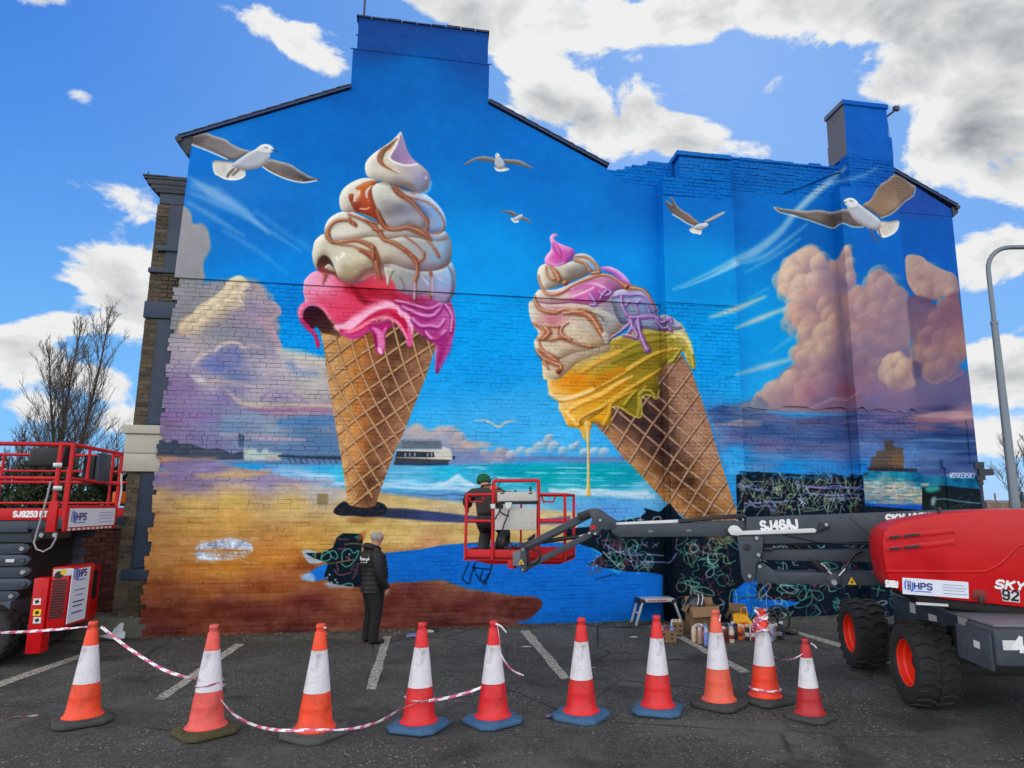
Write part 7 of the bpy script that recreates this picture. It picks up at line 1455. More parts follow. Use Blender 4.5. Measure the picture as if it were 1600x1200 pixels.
for x, y in ((hb_, -.93), (-hb_, -.93)): wheel(boom, MC @ Matrix.Translation((x, y, .425)) @ Matrix.Rotation(R(180), 4, 'Z'), .425, .40, .235)
E3 = MC.to_3x3()
def cpos(x, y, z): return MC @ Vector((x, y, z))
t4 = MCI @ (MI @ at(1584, 1021, 6.15))
text('lettering', '4x4', cpos(pc.x - .002, t4.y, t4.z), E3 @ Vector((0, -1, 0)), (0, 0, 1), .21, M_WTXT, nose, bold=1)
for dy, dz, w_, h_ in ((.03, .17, .12, .08), (.04, .05, .0, .0)):
    if w_: mb = MB(); mb.box(pc.x - .004, pc.x - .001, pc.y - .06 - w_, pc.y - .06, zt2 - .08 - h_, zt2 - .08); mb.xform(MC); mb.build('data_plate', M_WHT, nose, smooth=0)
mb = MB(); mb.box(pc.x + .2, pc.x + .3, pc.y + .0305, pc.y + .034, zb_ + .1, zb_ + .16); mb.xform(MC); mb.build('decal', M_WHT, nose, smooth=0)
for bx in ((-.2, .0, .451, .455, .72, .80), (.35, .5, .451, .455, .74, .86), (-.9, -.7, .451, .455, .78, .88)): mb2 = MB(); mb2.box(*bx); mb2.xform(MC); mb2.build('decal', M_WHT, boom, smooth=0)
# ------------------------------------------------------------------ scissor lift at the left
SY = -1.8
def wy(px, py, y=SY): return on_wall(px, py, y)
def on_x(px, py, x):
    v = ray(px, py); return CAM_P + v * ((x - CAM_P.x) / v.x)
xe = wy(104, 800).x                                       # end face of the platform
sci = thing('scissor_lift', 'red and dark grey scissor lift at the left edge with raised guard rails', 'scissor lift', (xe - 2., SY + 1, 0))
M_SC = mat('scissor_grey', (56, 66, 80), .45, var=.12, vscale=3, dirt=((40, 44, 50), .5))
YF2 = .15
def sbox(name, m, x0, x1, y0, y1, z0, z1, parent=None, bevel=.008):
    mb = MB(); mb.box(min(x0, x1), max(x0, x1), min(y0, y1), max(y0, y1), min(z0, z1), max(z0, z1)); return mb.build(name, m, parent or sci, bevel=bevel)
zd1 = wy(60, 795).z; zd0 = wy(60, 812.5).z; zr1 = wy(60, 694).z; zm1 = wy(60, 747).z
XW = xe - 4.3
deck = sbox('platform', M_SC, XW, xe - .02, SY + .03, YF2 - .03, zd0 - .12, zd0 + .02)
tb = sbox('toe_board', M_MRED2, XW, wy(84, 800).x, SY - .015, SY + .01, zd0, zd1, deck); sbox('toe_board', M_MRED2, XW, xe, YF2 - .01, YF2 + .015, zd0, zd1, deck)
a = wy(21, 808.5, SY - .016); b = wy(73, 808.5, SY - .016); text('lettering', 'SJ9253 RT', a, b - a, (0, 0, 1), .125, M_WTXT, tb, bold=.005, width=(b - a).length)
# end board with sign and hazard strip
ze1 = on_x(105, 792, xe).z; ze0 = on_x(105, 830, xe).z; ye = on_x(181, 815, xe).y
eb = sbox('end_board', M_MRED2, xe - .03, xe, SY - .01, ye, ze0, ze1 + .02)
s0 = on_x(107, 824, xe + .012); s1 = on_x(177, 827, xe + .012); st = on_x(108, 794.5, xe + .012)
sign_hps(eb, (xe + .012, s0.y, s0.z), (0, 1, 0), (0, 0, 1), s1.y - s0.y, st.z - s0.z)
w = (s1.y - s0.y) / 20
for i in range(10):
    mb = MB(); mb.box(xe + .001, xe + .006, s0.y + i * 2 * w, s0.y + (i * 2 + 1.1) * w, ze0 + .005, ze0 + .035); mb.build('hazard_mark', M_WHT, eb, smooth=0)
def srail(pts, r=.024, name='rail', m=None, parent=None): mb = MB(); mb.tube(pts, r, 8); return mb.build(name, m or M_MRED2, parent or deck, smooth=60)
xp = wy(93, 720).x; xq = xe - .02
srail([(XW, SY, zr1), (xq, SY, zr1), (xq, ye, zr1 - .02)], .028); srail([(XW, SY, zm1), (xp, SY, zm1)]); srail([(XW, YF2, zr1 - .02), (xq, YF2, zr1 - .02)]); srail([(XW, YF2, zr1 - .28), (xq, YF2, zr1 - .28)], .018); srail([(XW, YF2, zm1), (xq, YF2, zm1)]); srail([(XW, YF2, zm1 - .33), (xq, YF2, zm1 - .33)], .02)
for x in (xp, xq, xp - 1.15, xp - 2.4): srail([(x, SY, zd0), (x, SY, zr1)], .03 if x > xp - .1 else .024, 'post')
for x in (xq, xq - .95, xq - 1.9, xq - 2.8): srail([(x, YF2, zd0), (x, YF2, zr1 - .02)], .022, 'post')
yb = on_x(139, 720, xq).y; yc = on_x(160, 720, xq).y
srail([(xq, SY, zm1), (xq, ye, zm1 - .04)], .022); srail([(xq, yb, zr1 - .02), (xq, yb, zm1 - .03)], .022, 'post'); srail([(xq, yc + .12, zr1 - .4), (xq, yc + .12, zm1 - .03)], .02, 'post'); srail([(xq, ye, zd0), (xq, ye, zr1 - .02)], .026, 'post'); srail([(xq - .12, ye, zd0), (xq - .12, ye, zr1 - .02)], .02, 'post')
sbox('control_panel', M_BLK, xq - .17, xq - .03, yc - .18, yc + .22, zr1 - .50, zr1 - .10, deck); sbox('panel_lid', M_SC, xq - .025, xq + .02, yc - .14, yc + .24, zr1 - .48, zr1 - .06, deck)
mb = MB(); p = wy(82, 715, SY + .5); mb.obox(p, (.22, 0, 0), (0, .16, 0), (.02, 0, .13)); mb.obox(p + Vector((.12, 0, .16)), (.12, 0, .03), (0, .12, 0), (-.03, 0, .06)); mb.build('tool_bag', M_BLK, deck, bevel=.03)
for py in (727, 763): p = wy(93, py); sbox('rail_clamp', M_CHR, p.x - .06, p.x + .05, SY - .045, SY - .03, p.z - .03, p.z + .03, deck, .004)
sbox('gate_post', M_MRED2, xp - .05, xp + .06, SY - .03, SY + .03, zd0 - .16, zd0 + .25, deck)
sbox('platform_frame', M_SC, XW, xe - .45, SY + .02, SY + .10, zd0 - .16, zd0 - .005); sbox('end_bracket', M_BLK, xe - .42, xe - .1, SY + .05, SY + .4, zd0 - .25, zd0 - .02)
for i in range(2): disc_p = Vector((xe - .28 + i * .16, SY + .04, zd0 - .2)); mb = MB(); mb.lathe([(.03, 0), (.03, .02), (.0001, .02)], 12, M=Matrix.Translation(disc_p) @ Matrix.Rotation(R(90), 4, 'X')); mb.build('pin', M_CHR, sci)
# folded scissor stack
z = zd0 - .20; k = 0
while z > .78:
    for y0 in (SY + .14 + (k % 2) * .07, YF2 - .3):
        mb = MB(); x1 = xe - (.45 if k % 2 else .34) - .05 * (k % 3); t = .05 if k % 2 else -.04
        q = [(XW, z - .10 - t), (x1 - .1, z - .10), (x1 - .03, z - .075), (x1, z - .03), (x1, z + .0), (x1 - .03, z + .03), (x1 - .1, z + .045), (XW, z + .045 - t)]
        mb.prism(q, lambda x, z_: (x, y0, z_), lambda x, z_: (x, y0 + .06, z_)); ar = mb.build('scissor_arm', M_SC, sci, bevel=.008)
        if y0 < -1:
            mb = MB(); mb.lathe([(.035, 0), (.035, .02), (.028, .028), (.0001, .028)], 14, M=Matrix.Translation((x1 - .08, y0, z - .03)) @ Matrix.Rotation(R(90), 4, 'X')); mb.build('pin', M_CHR if k % 2 else M_SC, ar, smooth=40)
            mb = MB(); mb.box(XW, x1 - .5, y0 - .012, y0 - .001, z - .06, z - .045); mb.build('arm_rib', M_SC, ar)
    z -= .155; k += 1
mb = MB(); mb.box(XW, xe - .6, SY + .3, YF2 - .35, .75, zd0 - .15); mb.build('scissor_core', M_BLK, sci)
for x in (.62, .80): sbox('decal', M_WHT, xe - x - .1, xe - x, SY + .13, SY + .14, 1.30, 1.34, None, 0)
# base with red pods
ya = -1.92
base = sbox('chassis', M_SC, XW, xe - .55, SY + .05, YF2 - .1, .40, .80); 
zb1 = wy(60, 903, ya).z; xA, xB = wy(47, 950, ya).x, wy(71, 950, ya).x
xC = wy(104, 930, ya + .12).x; xD = xC + .03
yD = on_x(143, 930, xD).y
mb = MB(); mb.prism([(xB, ya + .05), (xB + .02, ya + .02), (xC, ya + .14), (xD, ya + .22), (xD, yD), (xB, yD)], lambda x, y: (x, y, .46), lambda x, y: (x, y, zb1 + .13)); pod = mb.build('engine_pod', M_MRED, sci, bevel=.025)
gd = sbox('corner_guard', M_MRED, xA, xB, ya, ya + .2, .16, zb1, None, .02)
for py, m in ((940, M_WHT), (957, M_YEL), (969, M_WHT)):
    p = wy(58, py, ya - .001); mb = MB(); mb.box(p.x - .045, p.x + .045, ya - .004, ya - .001, p.z - .04, p.z + .04); q = mb.build('decal', m, gd, smooth=0); mb = MB(); mb.obox((p.x, ya - .005, p.z), (.018, 0, .01), (0, .001, 0), (-.01, 0, .018)); mb.build('decal_mark', M_BTXT, q, smooth=0)
# perforated grille on the chamfer: recessed diamond holes
gA, gB = Vector((xB + .03, ya + .026, 0)), Vector((xC - .01, ya + .136, 0)); gd_ = (gB - gA).normalized(); gn = Vector((gd_.y, -gd_.x, 0))
i = 0
for r_ in range(15):
    for c_ in range(5):
        t = (c_ + (.5 if r_ % 2 else 0) + .5) / 5.6; p = gA.lerp(gB, t) + gn * .006 + Vector((0, 0, .60 + r_ * .033))
        if i == 0: gm = MB()
        gm.obox(p, gd_ * .016 + Vector((0, 0, .0)), gn * .003, (0, 0, .012)); i += 1
gm.build('grille_holes', M_BLK, pod, kind='stuff')
p = gA.lerp(gB, .35) + gn * .006 + Vector((0, 0, 1.14)); mb = MB(); mb.lathe([(.05, 0), (.05, .006), (.0001, .006)], 16, M=Matrix.Translation(p) @ Matrix(((gd_.x, 0, gn.x, 0), (gd_.y, 0, gn.y, 0), (0, 1, 0, 0), (0, 0, 0, 1)))); mb.build('filler_hole', M_BLK, pod)
p = gA.lerp(gB, .62) + gn * .008 + Vector((0, 0, zb1 + .06)); mb = MB(); mb.obox(p, gd_ * .11, gn * .002, (0, 0, .045)); q = mb.build('decal', M_WHT, pod, smooth=0); mb = MB(); mb.lathe([(.035, 0), (.035, .003), (.0001, .003)], 16, M=Matrix.Translation(p + gn * .002) @ Matrix(((gd_.x, 0, gn.x, 0), (gd_.y, 0, gn.y, 0), (0, 1, 0, 0), (0, 0, 0, 1)))); mb.build('decal_mark', M_YEL, q)
s0 = on_x(106, 958, xD + .012); s1 = on_x(134, 953, xD + .012)
sign_hps(pod, (xD + .012, s0.y, .50), (0, 1, 0), (0, 0, 1), s1.y - s0.y, zb1 + .09 - .50, portrait=True)
p2a = on_x(156, 940, xe - .35)
mb = MB(); mb.prism([(xe - 1.2, -.42), (xe - .4, -.42), (xe - .3, -.36), (xe - .3, .12), (xe - 1.2, .12)], lambda x, y: (x, y, .30), lambda x, y: (x, y, 1.12)); pod2 = mb.build('battery_pod', M_MRED, sci, bevel=.02)
mb = MB(); mb.box(xe - .3, xe - .285, -.30, .0, .62, 1.06); mb.build('pod_recess', M_BLK, pod2, bevel=.01)
sbox('end_frame', M_BLK, xe - .62, xe - .42, SY + .2, .1, .30, .46); fr = sbox('bumper', M_SC, xe - .46, xe - .40, SY + .25, yD + .45, .33, .47, None, .01)
q0 = Vector((xe - .395, -1.35, .36)); text('lettering', 'AXLDRIVE', q0, (0, 1, 0), (0, 0, 1), .13, M_WTXT, fr, width=.62, shear=.15)
sbox('lashing_lug', M_SC, xe - .42, xe - .38, -1.52, -1.40, .18, .36, fr)
gw = on_ground(2, 1046); wheel(sci, Matrix.Translation((gw.x - .38, gw.y + .22, .40)) @ Matrix.Rotation(R(180), 4, 'Z'), .40, .30, .24, 20); sci.children[-1].location = -parent_world(sci)
gw2 = Vector((xe - .78, -.1, 0))
for yy in (-.25,): wheel(sci, Matrix.Translation((xe - .75, yy, .36)), .36, .26, .2, 18); sci.children[-1].location = -parent_world(sci)
wheel(sci, Matrix.Translation((xe - .80, SY + .45, .36)) @ Matrix.Rotation(R(180), 4, 'Z'), .36, .26, .2, 18); sci.children[-1].location = -parent_world(sci)
hp = [wy(*q, SY - .06) for q in ((79, 752), (74, 775), (67, 800), (58, 830), (53, 848), (57, 858), (68, 862), (80, 855), (87, 842), (88, 832))]
tb2 = MB(); tb2.tube([Vector(q) for q in smooth([tuple(p) for p in hp], False, 4)] if False else hp, .012, 6); tb2.build('grey_hose', mat('grey_hose_plastic', (150, 152, 154), .5), sci, smooth=60)
mb = MB(); p = on_x(182, 768, xq); mb.tube([(xq + .03, ye - .02, p.z + .28), (xq + .05, ye, p.z), (xq + .03, ye + .01, p.z - .25)], .014, 6); mb.build('safety_lanyard', M_WHT, deck)
mb = MB(); mb.obox((xq - .02, ye + .12, zd0 + .32), (.06, 0, 0), (0, .12, 0), (0, 0, .09)); mb.build('orange_beacon', mat('orange_plastic_cover', (226, 106, 30), .4), deck, bevel=.03)
# ------------------------------------------------------------------ people
def skin(name, V, E, Rr, m, parent, root=0, sub=2):
    me = bpy.data.meshes.new(name); me.from_pydata([tuple(v) for v in V], E, []); o = bpy.data.objects.new('tmp', me); COLL.objects.link(o)
    md = o.modifiers.new('s', 'SKIN'); md.use_smooth_shade = True
    for i, r in enumerate(Rr): me.skin_vertices[0].data[i].radius = (r, r) if isinstance(r, (int, float)) else r; me.skin_vertices[0].data[i].use_root = (i == root)
    sd = o.modifiers.new('d', 'SUBSURF'); sd.levels = sub; sd.render_levels = sub
    dg = bpy.context.evaluated_depsgraph_get(); nm = bpy.data.meshes.new_from_object(o.evaluated_get(dg)); bpy.data.objects.remove(o)
    nm.name = name; nm.materials.clear(); nm.materials.append(m); nm.polygons.foreach_set('use_smooth', [True] * len(nm.polygons))
    q = bpy.data.objects.new(name, nm); COLL.objects.link(q); q.parent = parent; q['_local'] = 1
    return q
def hand_chain(V, E, Rr, wrist, dirn, palm_n, side, curl=.5, s=1.):
    """palm and five bent fingers continuing a wrist vertex (index) along dirn"""
    d = Vector(dirn).normalized(); n = Vector(palm_n).normalized(); w = d.cross(n).normalized() * side; p = Vector(V[wrist])
    def add(v, r, link): V.append(tuple(v)); Rr.append(r); E.append((link, len(V) - 1)); return len(V) - 1
    pm = add(p + d * .05 * s, (.034 * s, .020 * s), wrist); pe = add(p + d * .085 * s, (.036 * s, .018 * s), pm)
    for k, (off, L) in enumerate(((.030, .072), (.011, .082), (-.009, .076), (-.028, .06))):
        a = add(p + d * .095 * s + w * off * s, .0088 * s, pe); b = add(Vector(V[a]) + (d * math.cos(curl) + n * math.sin(curl)) * L * .5 * s, .0084 * s, a); add(Vector(V[b]) + (d * math.cos(curl * 2.2) + n * math.sin(curl * 2.2)) * L * .5 * s, .007 * s, b)
    t = add(p + d * .045 * s + w * .036 * s, .0105 * s, pm); t2 = add(Vector(V[t]) + (d * .8 + w * .5 + n * .35).normalized() * .034 * s, .0095 * s, t); add(Vector(V[t2]) + (d + n * .5).normalized() * .026 * s, .0078 * s, t2)
M_SKIN = mat('skin', (186, 132, 112), .55, var=.08, vscale=20); M_GHAIR = mat('grey_hair', (150, 148, 146), .8, var=.2, vscale=60, bump=.4, bscale=180)
M_JKT = mat('black_padded_jacket', (11, 11, 13), .65, var=.2, vscale=9, bump=.25, bscale=30); M_TRS = mat('black_trousers', (14, 14, 17), .85, var=.2, vscale=8, bump=.3, bscale=22); M_SHOE = mat('black_shoes', (20, 20, 22), .4, var=.2)
mp = on_ground(578, 1005); s_h = (at(583, 829, dist_f(mp)).z) / 1.80
fx = math.atan2(-.06, 1)
man = thing('person', 'bald grey haired man in black padded jacket and trousers standing looking at the mural', 'person', M=Matrix.Translation((mp.x, mp.y, 0)) @ Matrix.Rotation(R(28), 4, 'Z') @ Matrix.Diagonal((s_h * 1.12, s_h * 1.1, s_h, 1)))
V = [(0,0,.94), (.02,0,1.10), (.01,0,1.30), (-.015,0,1.46), (-.005,0,1.535), (.02,0,1.58), (.035,0,1.655), (.04,0,1.715), (.03,0,1.755)]
E = [(i, i+1) for i in range(8)]; Rr = [(.11,.09), (.11,.10), (.12,.10), (.10,.07), .062, .062, (.086,.098), (.088,.104), (.066,.078)]
def lk(v, r, l): V.append(v); Rr.append(r); E.append((l, len(V) - 1)); return len(V) - 1
for sy in (-1, 1):
    a = lk((-.03, sy*.17, 1.45), .06, 3); b = lk((-.04, sy*.235, 1.40), .05, a); c = lk((-.02, sy*.26, 1.15), .042, b); d = lk((.10 if sy < 0 else .06, sy*.25, .90), .03, c)
    hand_chain(V, E, Rr, d, (.25, 0, -1), (0, -sy, 0), 1 if sy < 0 else -1, .45)
    h = lk((.0, sy*.10, .86), .075, 0); k = lk((.03, sy*.108, .48), .05, h); f = lk((-.005, sy*.115, .11), .036, k); t = lk((.11, sy*.122, .05), .026, f)
body = skin('body', V, E, Rr, M_SKIN, man)
mb = MB()          # face and ears
mb.lathe([(.016, 0), (.012, .012), (.0001, .03)], 10, M=Matrix.Translation((.118, 0, 1.672)) @ Matrix.Rotation(R(100), 4, 'Y'))
mb.obox((.112, 0, 1.69), (.014, 0, .018), (0, .010, 0), (.006, 0, .03))
mb.build('nose', M_SKIN, man, bevel=.004)
for sy in (-1, 1):
    mb = MB(); mb.lathe([(.001, -.034), (.02, -.028), (.026, 0), (.022, .026), (.001, .036)], 12, M=Matrix.Translation((.028, sy*.092, 1.678)) @ Matrix.Diagonal((1, .42, 1, 1))); mb.build('ear', M_SKIN, man, smooth=70)
    mb = MB(); mb.lathe([(.001, -.009), (.009, 0), (.001, .009)], 8, M=Matrix.Translation((.108, sy*.034, 1.705))); mb.build('eye', M_BLK, man, smooth=70)
mb = MB(); mb.obox((.116, 0, 1.628), (.004, 0, 0), (0, .026, 0), (0, 0, .004)); mb.build('mouth', mat('lips', (150, 90, 84), .5), man)
# clipped grey hair: a cap over back and sides
hv = []; hf = []; nu, nv = 26, 12
for j in range(nv + 1):
    for i in range(nu + 1):
        u = R(62) + (R(298) - R(62)) * i / nu; v = R(-32) + R(88) * j / nv; r = 1.045
        hv.append((.034 + .098 * r * math.cos(v) * math.cos(u), .089 * r * math.cos(v) * math.sin(u), 1.70 + .088 * r * math.sin(v)))
for j in range(nv):
    for i in range(nu): hf.append((j*(nu+1)+i, j*(nu+1)+i+1, (j+1)*(nu+1)+i+1, (j+1)*(nu+1)+i))
mb = MB(); mb.add(hv, hf); mb.build('hair', M_GHAIR, man, smooth=70)
# jacket with quilted channels, hood and sleeves
bel = lambda z: math.exp(-((z - 1.08) / .2) ** 2)
rings = [(.02, 0, .80, .150, .165), (.02, 0, .805, .178, .19)]
for i in range(27):
    z = .815 + i * .0225; q = .006 * math.cos((z - .99) / .072 * 6.28318); t = (z - .80) / .6
    rings.append((-.012 + .045 * bel(z), 0, z, .166 + .022 * bel(z) + .014 * (t > .75) - q, .196 - q))
rings += [(-.02, 0, 1.425, .155, .19), (-.025, 0, 1.46, .13, .155), (-.02, 0, 1.50, .10, .11), (-.01, 0, 1.54, .088, .095)]
mb = MB(); mb.loft(rings, 30)
for sy in (-1, 1):
    hx = .105 if sy < 0 else .06
    mb.tube([(-.03, sy*.10, 1.44), (-.035, sy*.17, 1.435), (-.04, sy*.222, 1.38), (-.04, sy*.245, 1.28), (-.03, sy*.262, 1.15), (.01, sy*.266, 1.04), (hx - .02, sy*.256, .92), (hx, sy*.252, .885)], [.07, .082, .085, .078, .07, .066, .058, .052], 14)
jk = mb.build('jacket', M_JKT, man, smooth=60); jk['_local'] = 1
mb = MB(); mb.tube([(.075, -.03, 1.50), (.02, -.085, 1.52), (-.06, -.085, 1.535), (-.115, -.035, 1.55), (-.115, .035, 1.55), (-.06, .085, 1.535), (.02, .085, 1.52), (.075, .03, 1.50)], [.022, .034, .05, .058, .058, .05, .034, .022], 10); mb.build('hood', M_JKT, man, smooth=70)
mb = MB(); zg = []           # white emblem across the shoulders: an illegible script
for i, (t, h) in enumerate(((0, .0), (.06, .95), (.1, .1), (.17, .6), (.2, .05), (.28, .55), (.33, .0), (.4, .62), (.44, .1), (.5, .55), (.55, .0), (.62, .6), (.68, .05), (.74, .5), (.8, -.35), (.86, .55), (.92, .1), (.96, .95), (1., .2))):
    a = -.18 + 1.0 * t; zg.append((-.008 - .188 * math.cos(a), -.205 * math.sin(a) + .0, 1.325 + .062 * h))
mb.tube(zg, .008, 5); mb.tube([(-.008 - .188 * math.cos(a), -.203 * math.sin(a), 1.292) for a in np.linspace(-.1, .7, 8)], .004, 4); mb.build('emblem', M_WTXT, jk)
# trousers and shoes
mb = MB(); mb.loft([(.01, 0, .98, .15, .165), (.012, 0, .90, .158, .172), (.01, 0, .83, .15, .17), (.012, 0, .77, .13, .16)])
for sy in (-1, 1):
    mb.loft([(.0, sy*.115, .045, .075, .062), (.004, sy*.115, .09, .078, .065), (.0, sy*.113, .16, .073, .063), (.006, sy*.112, .28, .076, .068), (.022, sy*.108, .40, .08, .074), (.032, sy*.104, .50, .088, .08), (.03, sy*.098, .60, .1, .088), (.022, sy*.09, .70, .115, .095), (.012, sy*.082, .80, .13, .1), (.01, sy*.075, .86, .13, .09)], 20)
mb.build('trousers', M_TRS, man, smooth=60)
for sy in (-1, 1):
    V = [(-.06, sy*.118, .05), (.02, sy*.12, .055), (.10, sy*.125, .045), (.17, sy*.13, .036)]; skin('shoe', V, [(0,1),(1,2),(2,3)], [(.045,.048), (.05,.055), (.047,.042), (.038,.032)], M_SHOE, man)
# ---- painter in the basket, seen from behind, leaning to his left
M_CAMO = mat('dark_mottled_jacket', (50, 44, 41), .85, var=.35, vscale=16, bump=.4, bscale=30, dirt=((46, 44, 44), .7)); M_CTR = mat('dark_mottled_trousers', (42, 42, 42), .85, var=.4, vscale=18, bump=.3, dirt=((34, 36, 38), .7)); M_BEAN = mat('green_knit_beanie', (12, 84, 48), .9, var=.25, vscale=40, bump=.6, bscale=140)
pb = MBL @ Vector((lt(765, 870, -.72).x, -.70, zb - .0))
PM = Matrix.Translation(pb) @ Matrix(((ax.x * -1, -ay.x, 0, 0), (ax.y * -1, -ay.y, 0, 0), (0, 0, .85, 0), (0, 0, 0, 1)))     # x = to the right in the picture, y = towards the wall
pt = thing('person', 'painter in green beanie and dark mottled jacket bending in the lift basket', 'person', M=PM)
V = [(.0,.0,.66), (-.03,.06,.80), (-.06,.12,.96), (-.10,.17,1.07), (-.135,.20,1.12), (-.16,.23,1.16), (-.175,.25,1.20), (-.175,.25,1.24)]
E = [(i, i+1) for i in range(7)]; Rr = [(.10,.08), (.10,.08), (.11,.08), (.08,.07), .06, .065, .092, .08]
for sx, hand in ((-1, (-.42, .30, .78)), (1, (.22, .45, .95))):
    a = lk((-.08 + sx*.16, .14, 1.02), .06, 2); e = lk((-.10 + sx*.28, .20, .86) if sx < 0 else (.18, .24, .86), .045, a); wv = lk(hand, .03, e); dv = Vector(hand) - Vector(V[e]); hand_chain(V, E, Rr, wv, dv, (0, 1, -.3), sx, .6)
for sx in (-1, 1):
    h = lk((sx*.10, .02, .58), .06, 0); k = lk((sx*.13 + .02, .22, .36), .045, h); f = lk((sx*.11 + .03, -.02, .12), .035, k); lk((sx*.11 + .03, .12, .05), .035, f)
skin('body', V, E, Rr, M_SKIN, pt)
V = [(.0,-.01,.60), (-.005,.02,.70), (-.03,.06,.82), (-.06,.11,.95), (-.085,.15,1.04), (-.11,.17,1.09)]; E = [(i, i+1) for i in range(5)]; Rr = [(.19,.16), (.195,.16), (.2,.165), (.195,.155), (.145,.12), (.09,.09)]
for sx, hand in ((-1, (-.40, .29, .80)), (1, (.22, .43, .94))):
    a = lk((-.08 + sx*.17, .13, 1.00), .085, 3); e = lk((-.11 + sx*.28, .19, .86) if sx < 0 else (.18, .22, .86), .068, a); lk(hand, .05, e)
skin('jacket', V, E, Rr, M_CAMO, pt)
for sl_ in ([(-.15, .12, 1.0), (-.27, .135, .985), (-.345, .165, .93), (-.385, .2, .86), (-.40, .25, .825), (-.405, .285, .80)], [(-.02, .13, 1.0), (.09, .14, .98), (.16, .19, .92), (.19, .26, .87), (.21, .35, .9), (.22, .42, .935)]):
    mb = MB(); mb.tube(sl_, [.085, .092, .085, .076, .066, .058], 12); mb.build('sleeve', M_CAMO, pt, smooth=60)
V = [(.0,.0,.70), (.0,.0,.60)]; E = [(0,1)]; Rr = [(.18,.15), (.185,.155)]
for sx in (-1, 1):
    h = lk((sx*.10, .05, .52), .12, 1); k = lk((sx*.13 + .02, .21, .37), .095, h); m_ = lk((sx*.12 + .02, .08, .23), .085, k); f = lk((sx*.11 + .03, -.02, .07), .078, m_)
skin('trousers', V, E, Rr, M_CTR, pt)
for sx in (-1, 1): skin('shoe', [(sx*.11 + .03, -.05, .045), (sx*.11 + .03, .06, .045), (sx*.115 + .03, .16, .035)], [(0,1),(1,2)], [.045, .048, .036], M_SHOE, pt)
mb = MB(); mb.lathe([(.093, -.055), (.1, -.05), (.1, -.01), (.097, .0), (.09, .045), (.06, .085), (.02, .1), (.0001, .102)], 22, M=Matrix.Translation((-.172, .245, 1.215)) @ Matrix.Rotation(R(-12), 4, 'Y') @ Matrix.Rotation(R(-10), 4, 'X')); mb.build('beanie', M_BEAN, pt, smooth=60)
mb = MB(); mb.lathe([(.001,-.05), (.055,-.04), (.06,.0), (.05,.04), (.001,.05)], 14, M=Matrix.Translation((.03, .06, 1.07)) @ Matrix.Rotation(R(70), 4, 'X')); tag(mb.build('respirator_filter', mat('orange_mask', (190, 90, 44), .6), pt), '', '') if False else mb.build('respirator', mat('orange_mask', (190, 90, 44), .6), pt, smooth=60)
mb = MB(); mb.tube([(.03 + .07 * math.cos(a), .08, 1.16 + .085 * math.sin(a)) for a in np.linspace(-.9, 4.0, 16)], .006, 5); mb.build('mask_strap', M_BLK, pt)
mb = MB(); mb.obox((.11, -.02, .93), (.075, 0, .0), (0, .06, 0), (.01, 0, .11)); mb.build('shoulder_bag', mat('brown_bag', (110, 62, 48), .75, var=.2), pt, bevel=.04)
# ------------------------------------------------------------------ painting gear by the wall
M_CARD = mat('cardboard', (132, 104, 74), .85, var=.08, vscale=3, bump=.1, dirt=((112, 86, 60), .5)); M_CARD2 = mat('dark_cardboard', (110, 86, 62), .85, var=.1, vscale=3, dirt=((84, 66, 48), .5)); M_HOLE = mat('box_hole', (30, 24, 20), .9)
rx = Vector((1, 0, 0))
def place(px, py, **k): return on_ground(px, py)
def carton(px0, px1, pyb, pyt, depth, label, m=M_CARD, rot=0., flaps=True, holes=False, name='cardboard_box'):
    a, b = on_ground(px0, pyb), on_ground(px1, pyb); c = (a + b) / 2; w = (b - a).length; h = at((px0 + px1) / 2, pyt, dist_f(c)).z
    t = thing(name, label, 'box', M=Matrix.Translation((c.x, c.y, 0)) @ Matrix.Rotation(R(rot) + math.atan2(b.y - a.y, b.x - a.x), 4, 'Z'), group='cardboard boxes by the wall')
    th = .008; mb = MB(); mb.box(-w/2, w/2, 0, th, .002, h); mb.box(-w/2, w/2, depth - th, depth, .002, h); mb.box(-w/2, -w/2 + th, th, depth - th, .002, h); mb.box(w/2 - th, w/2, th, depth - th, .002, h); mb.box(-w/2 + th, w/2 - th, th, depth - th, .002, .01); bx = mb.build('carton', m, t, smooth=0)
    if flaps:
        mb = MB(); mb.obox((0, -.055, h - .075), (w/2 * .93, 0, .012), (0, .05, .07), (0, .004, -.003)); mb.build('flap', m, t, smooth=0)
        mb = MB(); mb.obox((0, depth + .02, h + .05), (w/2 * .95, 0, -.01), (0, .02, .06), (0, .004, -.001)); mb.build('flap', m, t, smooth=0)
        mb = MB(); mb.obox((-w/2 - .035, depth/2, h - .03), (.035, 0, .06), (0, depth/2 * .9, 0), (.003, 0, -.002)); mb.build('flap', m, t, smooth=0)
        mb = MB(); mb.box(-.03, .03, -.001, .0, .002, h - .01); mb.build('tape_strip', mat('parcel_tape', (150, 122, 88), .3), t, smooth=0)
    if holes:
        for r_ in range(2):
            for q in range(2):
                x = -w/4 + q * w/2; z = h * (.32 + .36 * r_); mb = MB(); mb.add([(x - .03, -.002, z + .012), (x + .03, -.002, z + .012), (x + .012, -.002, z - .012), (x - .012, -.002, z - .012)], [(0, 3, 2, 1)]); mb.build('hand_hole', M_HOLE, t, smooth=0)
    return t, c, w, h
t, cb1, wb1, hb1 = carton(1079, 1126, 991, 948, .34, 'biggest open cardboard box by the wall with a black helmet in it', rot=4)
carton(1144, 1171, 988, 958, .3, 'medium cardboard box between the big box and the yellow bag', M_CARD2, rot=-6)
carton(1067, 1079, 990, 972, .16, 'plain small cardboard box against the side of the biggest box', M_CARD2, flaps=False)
t2, cc2, w2, h2 = carton(1051, 1068, 992, 972, .2, 'small spray can carton with vent holes touching the plain small box', flaps=False, holes=True)
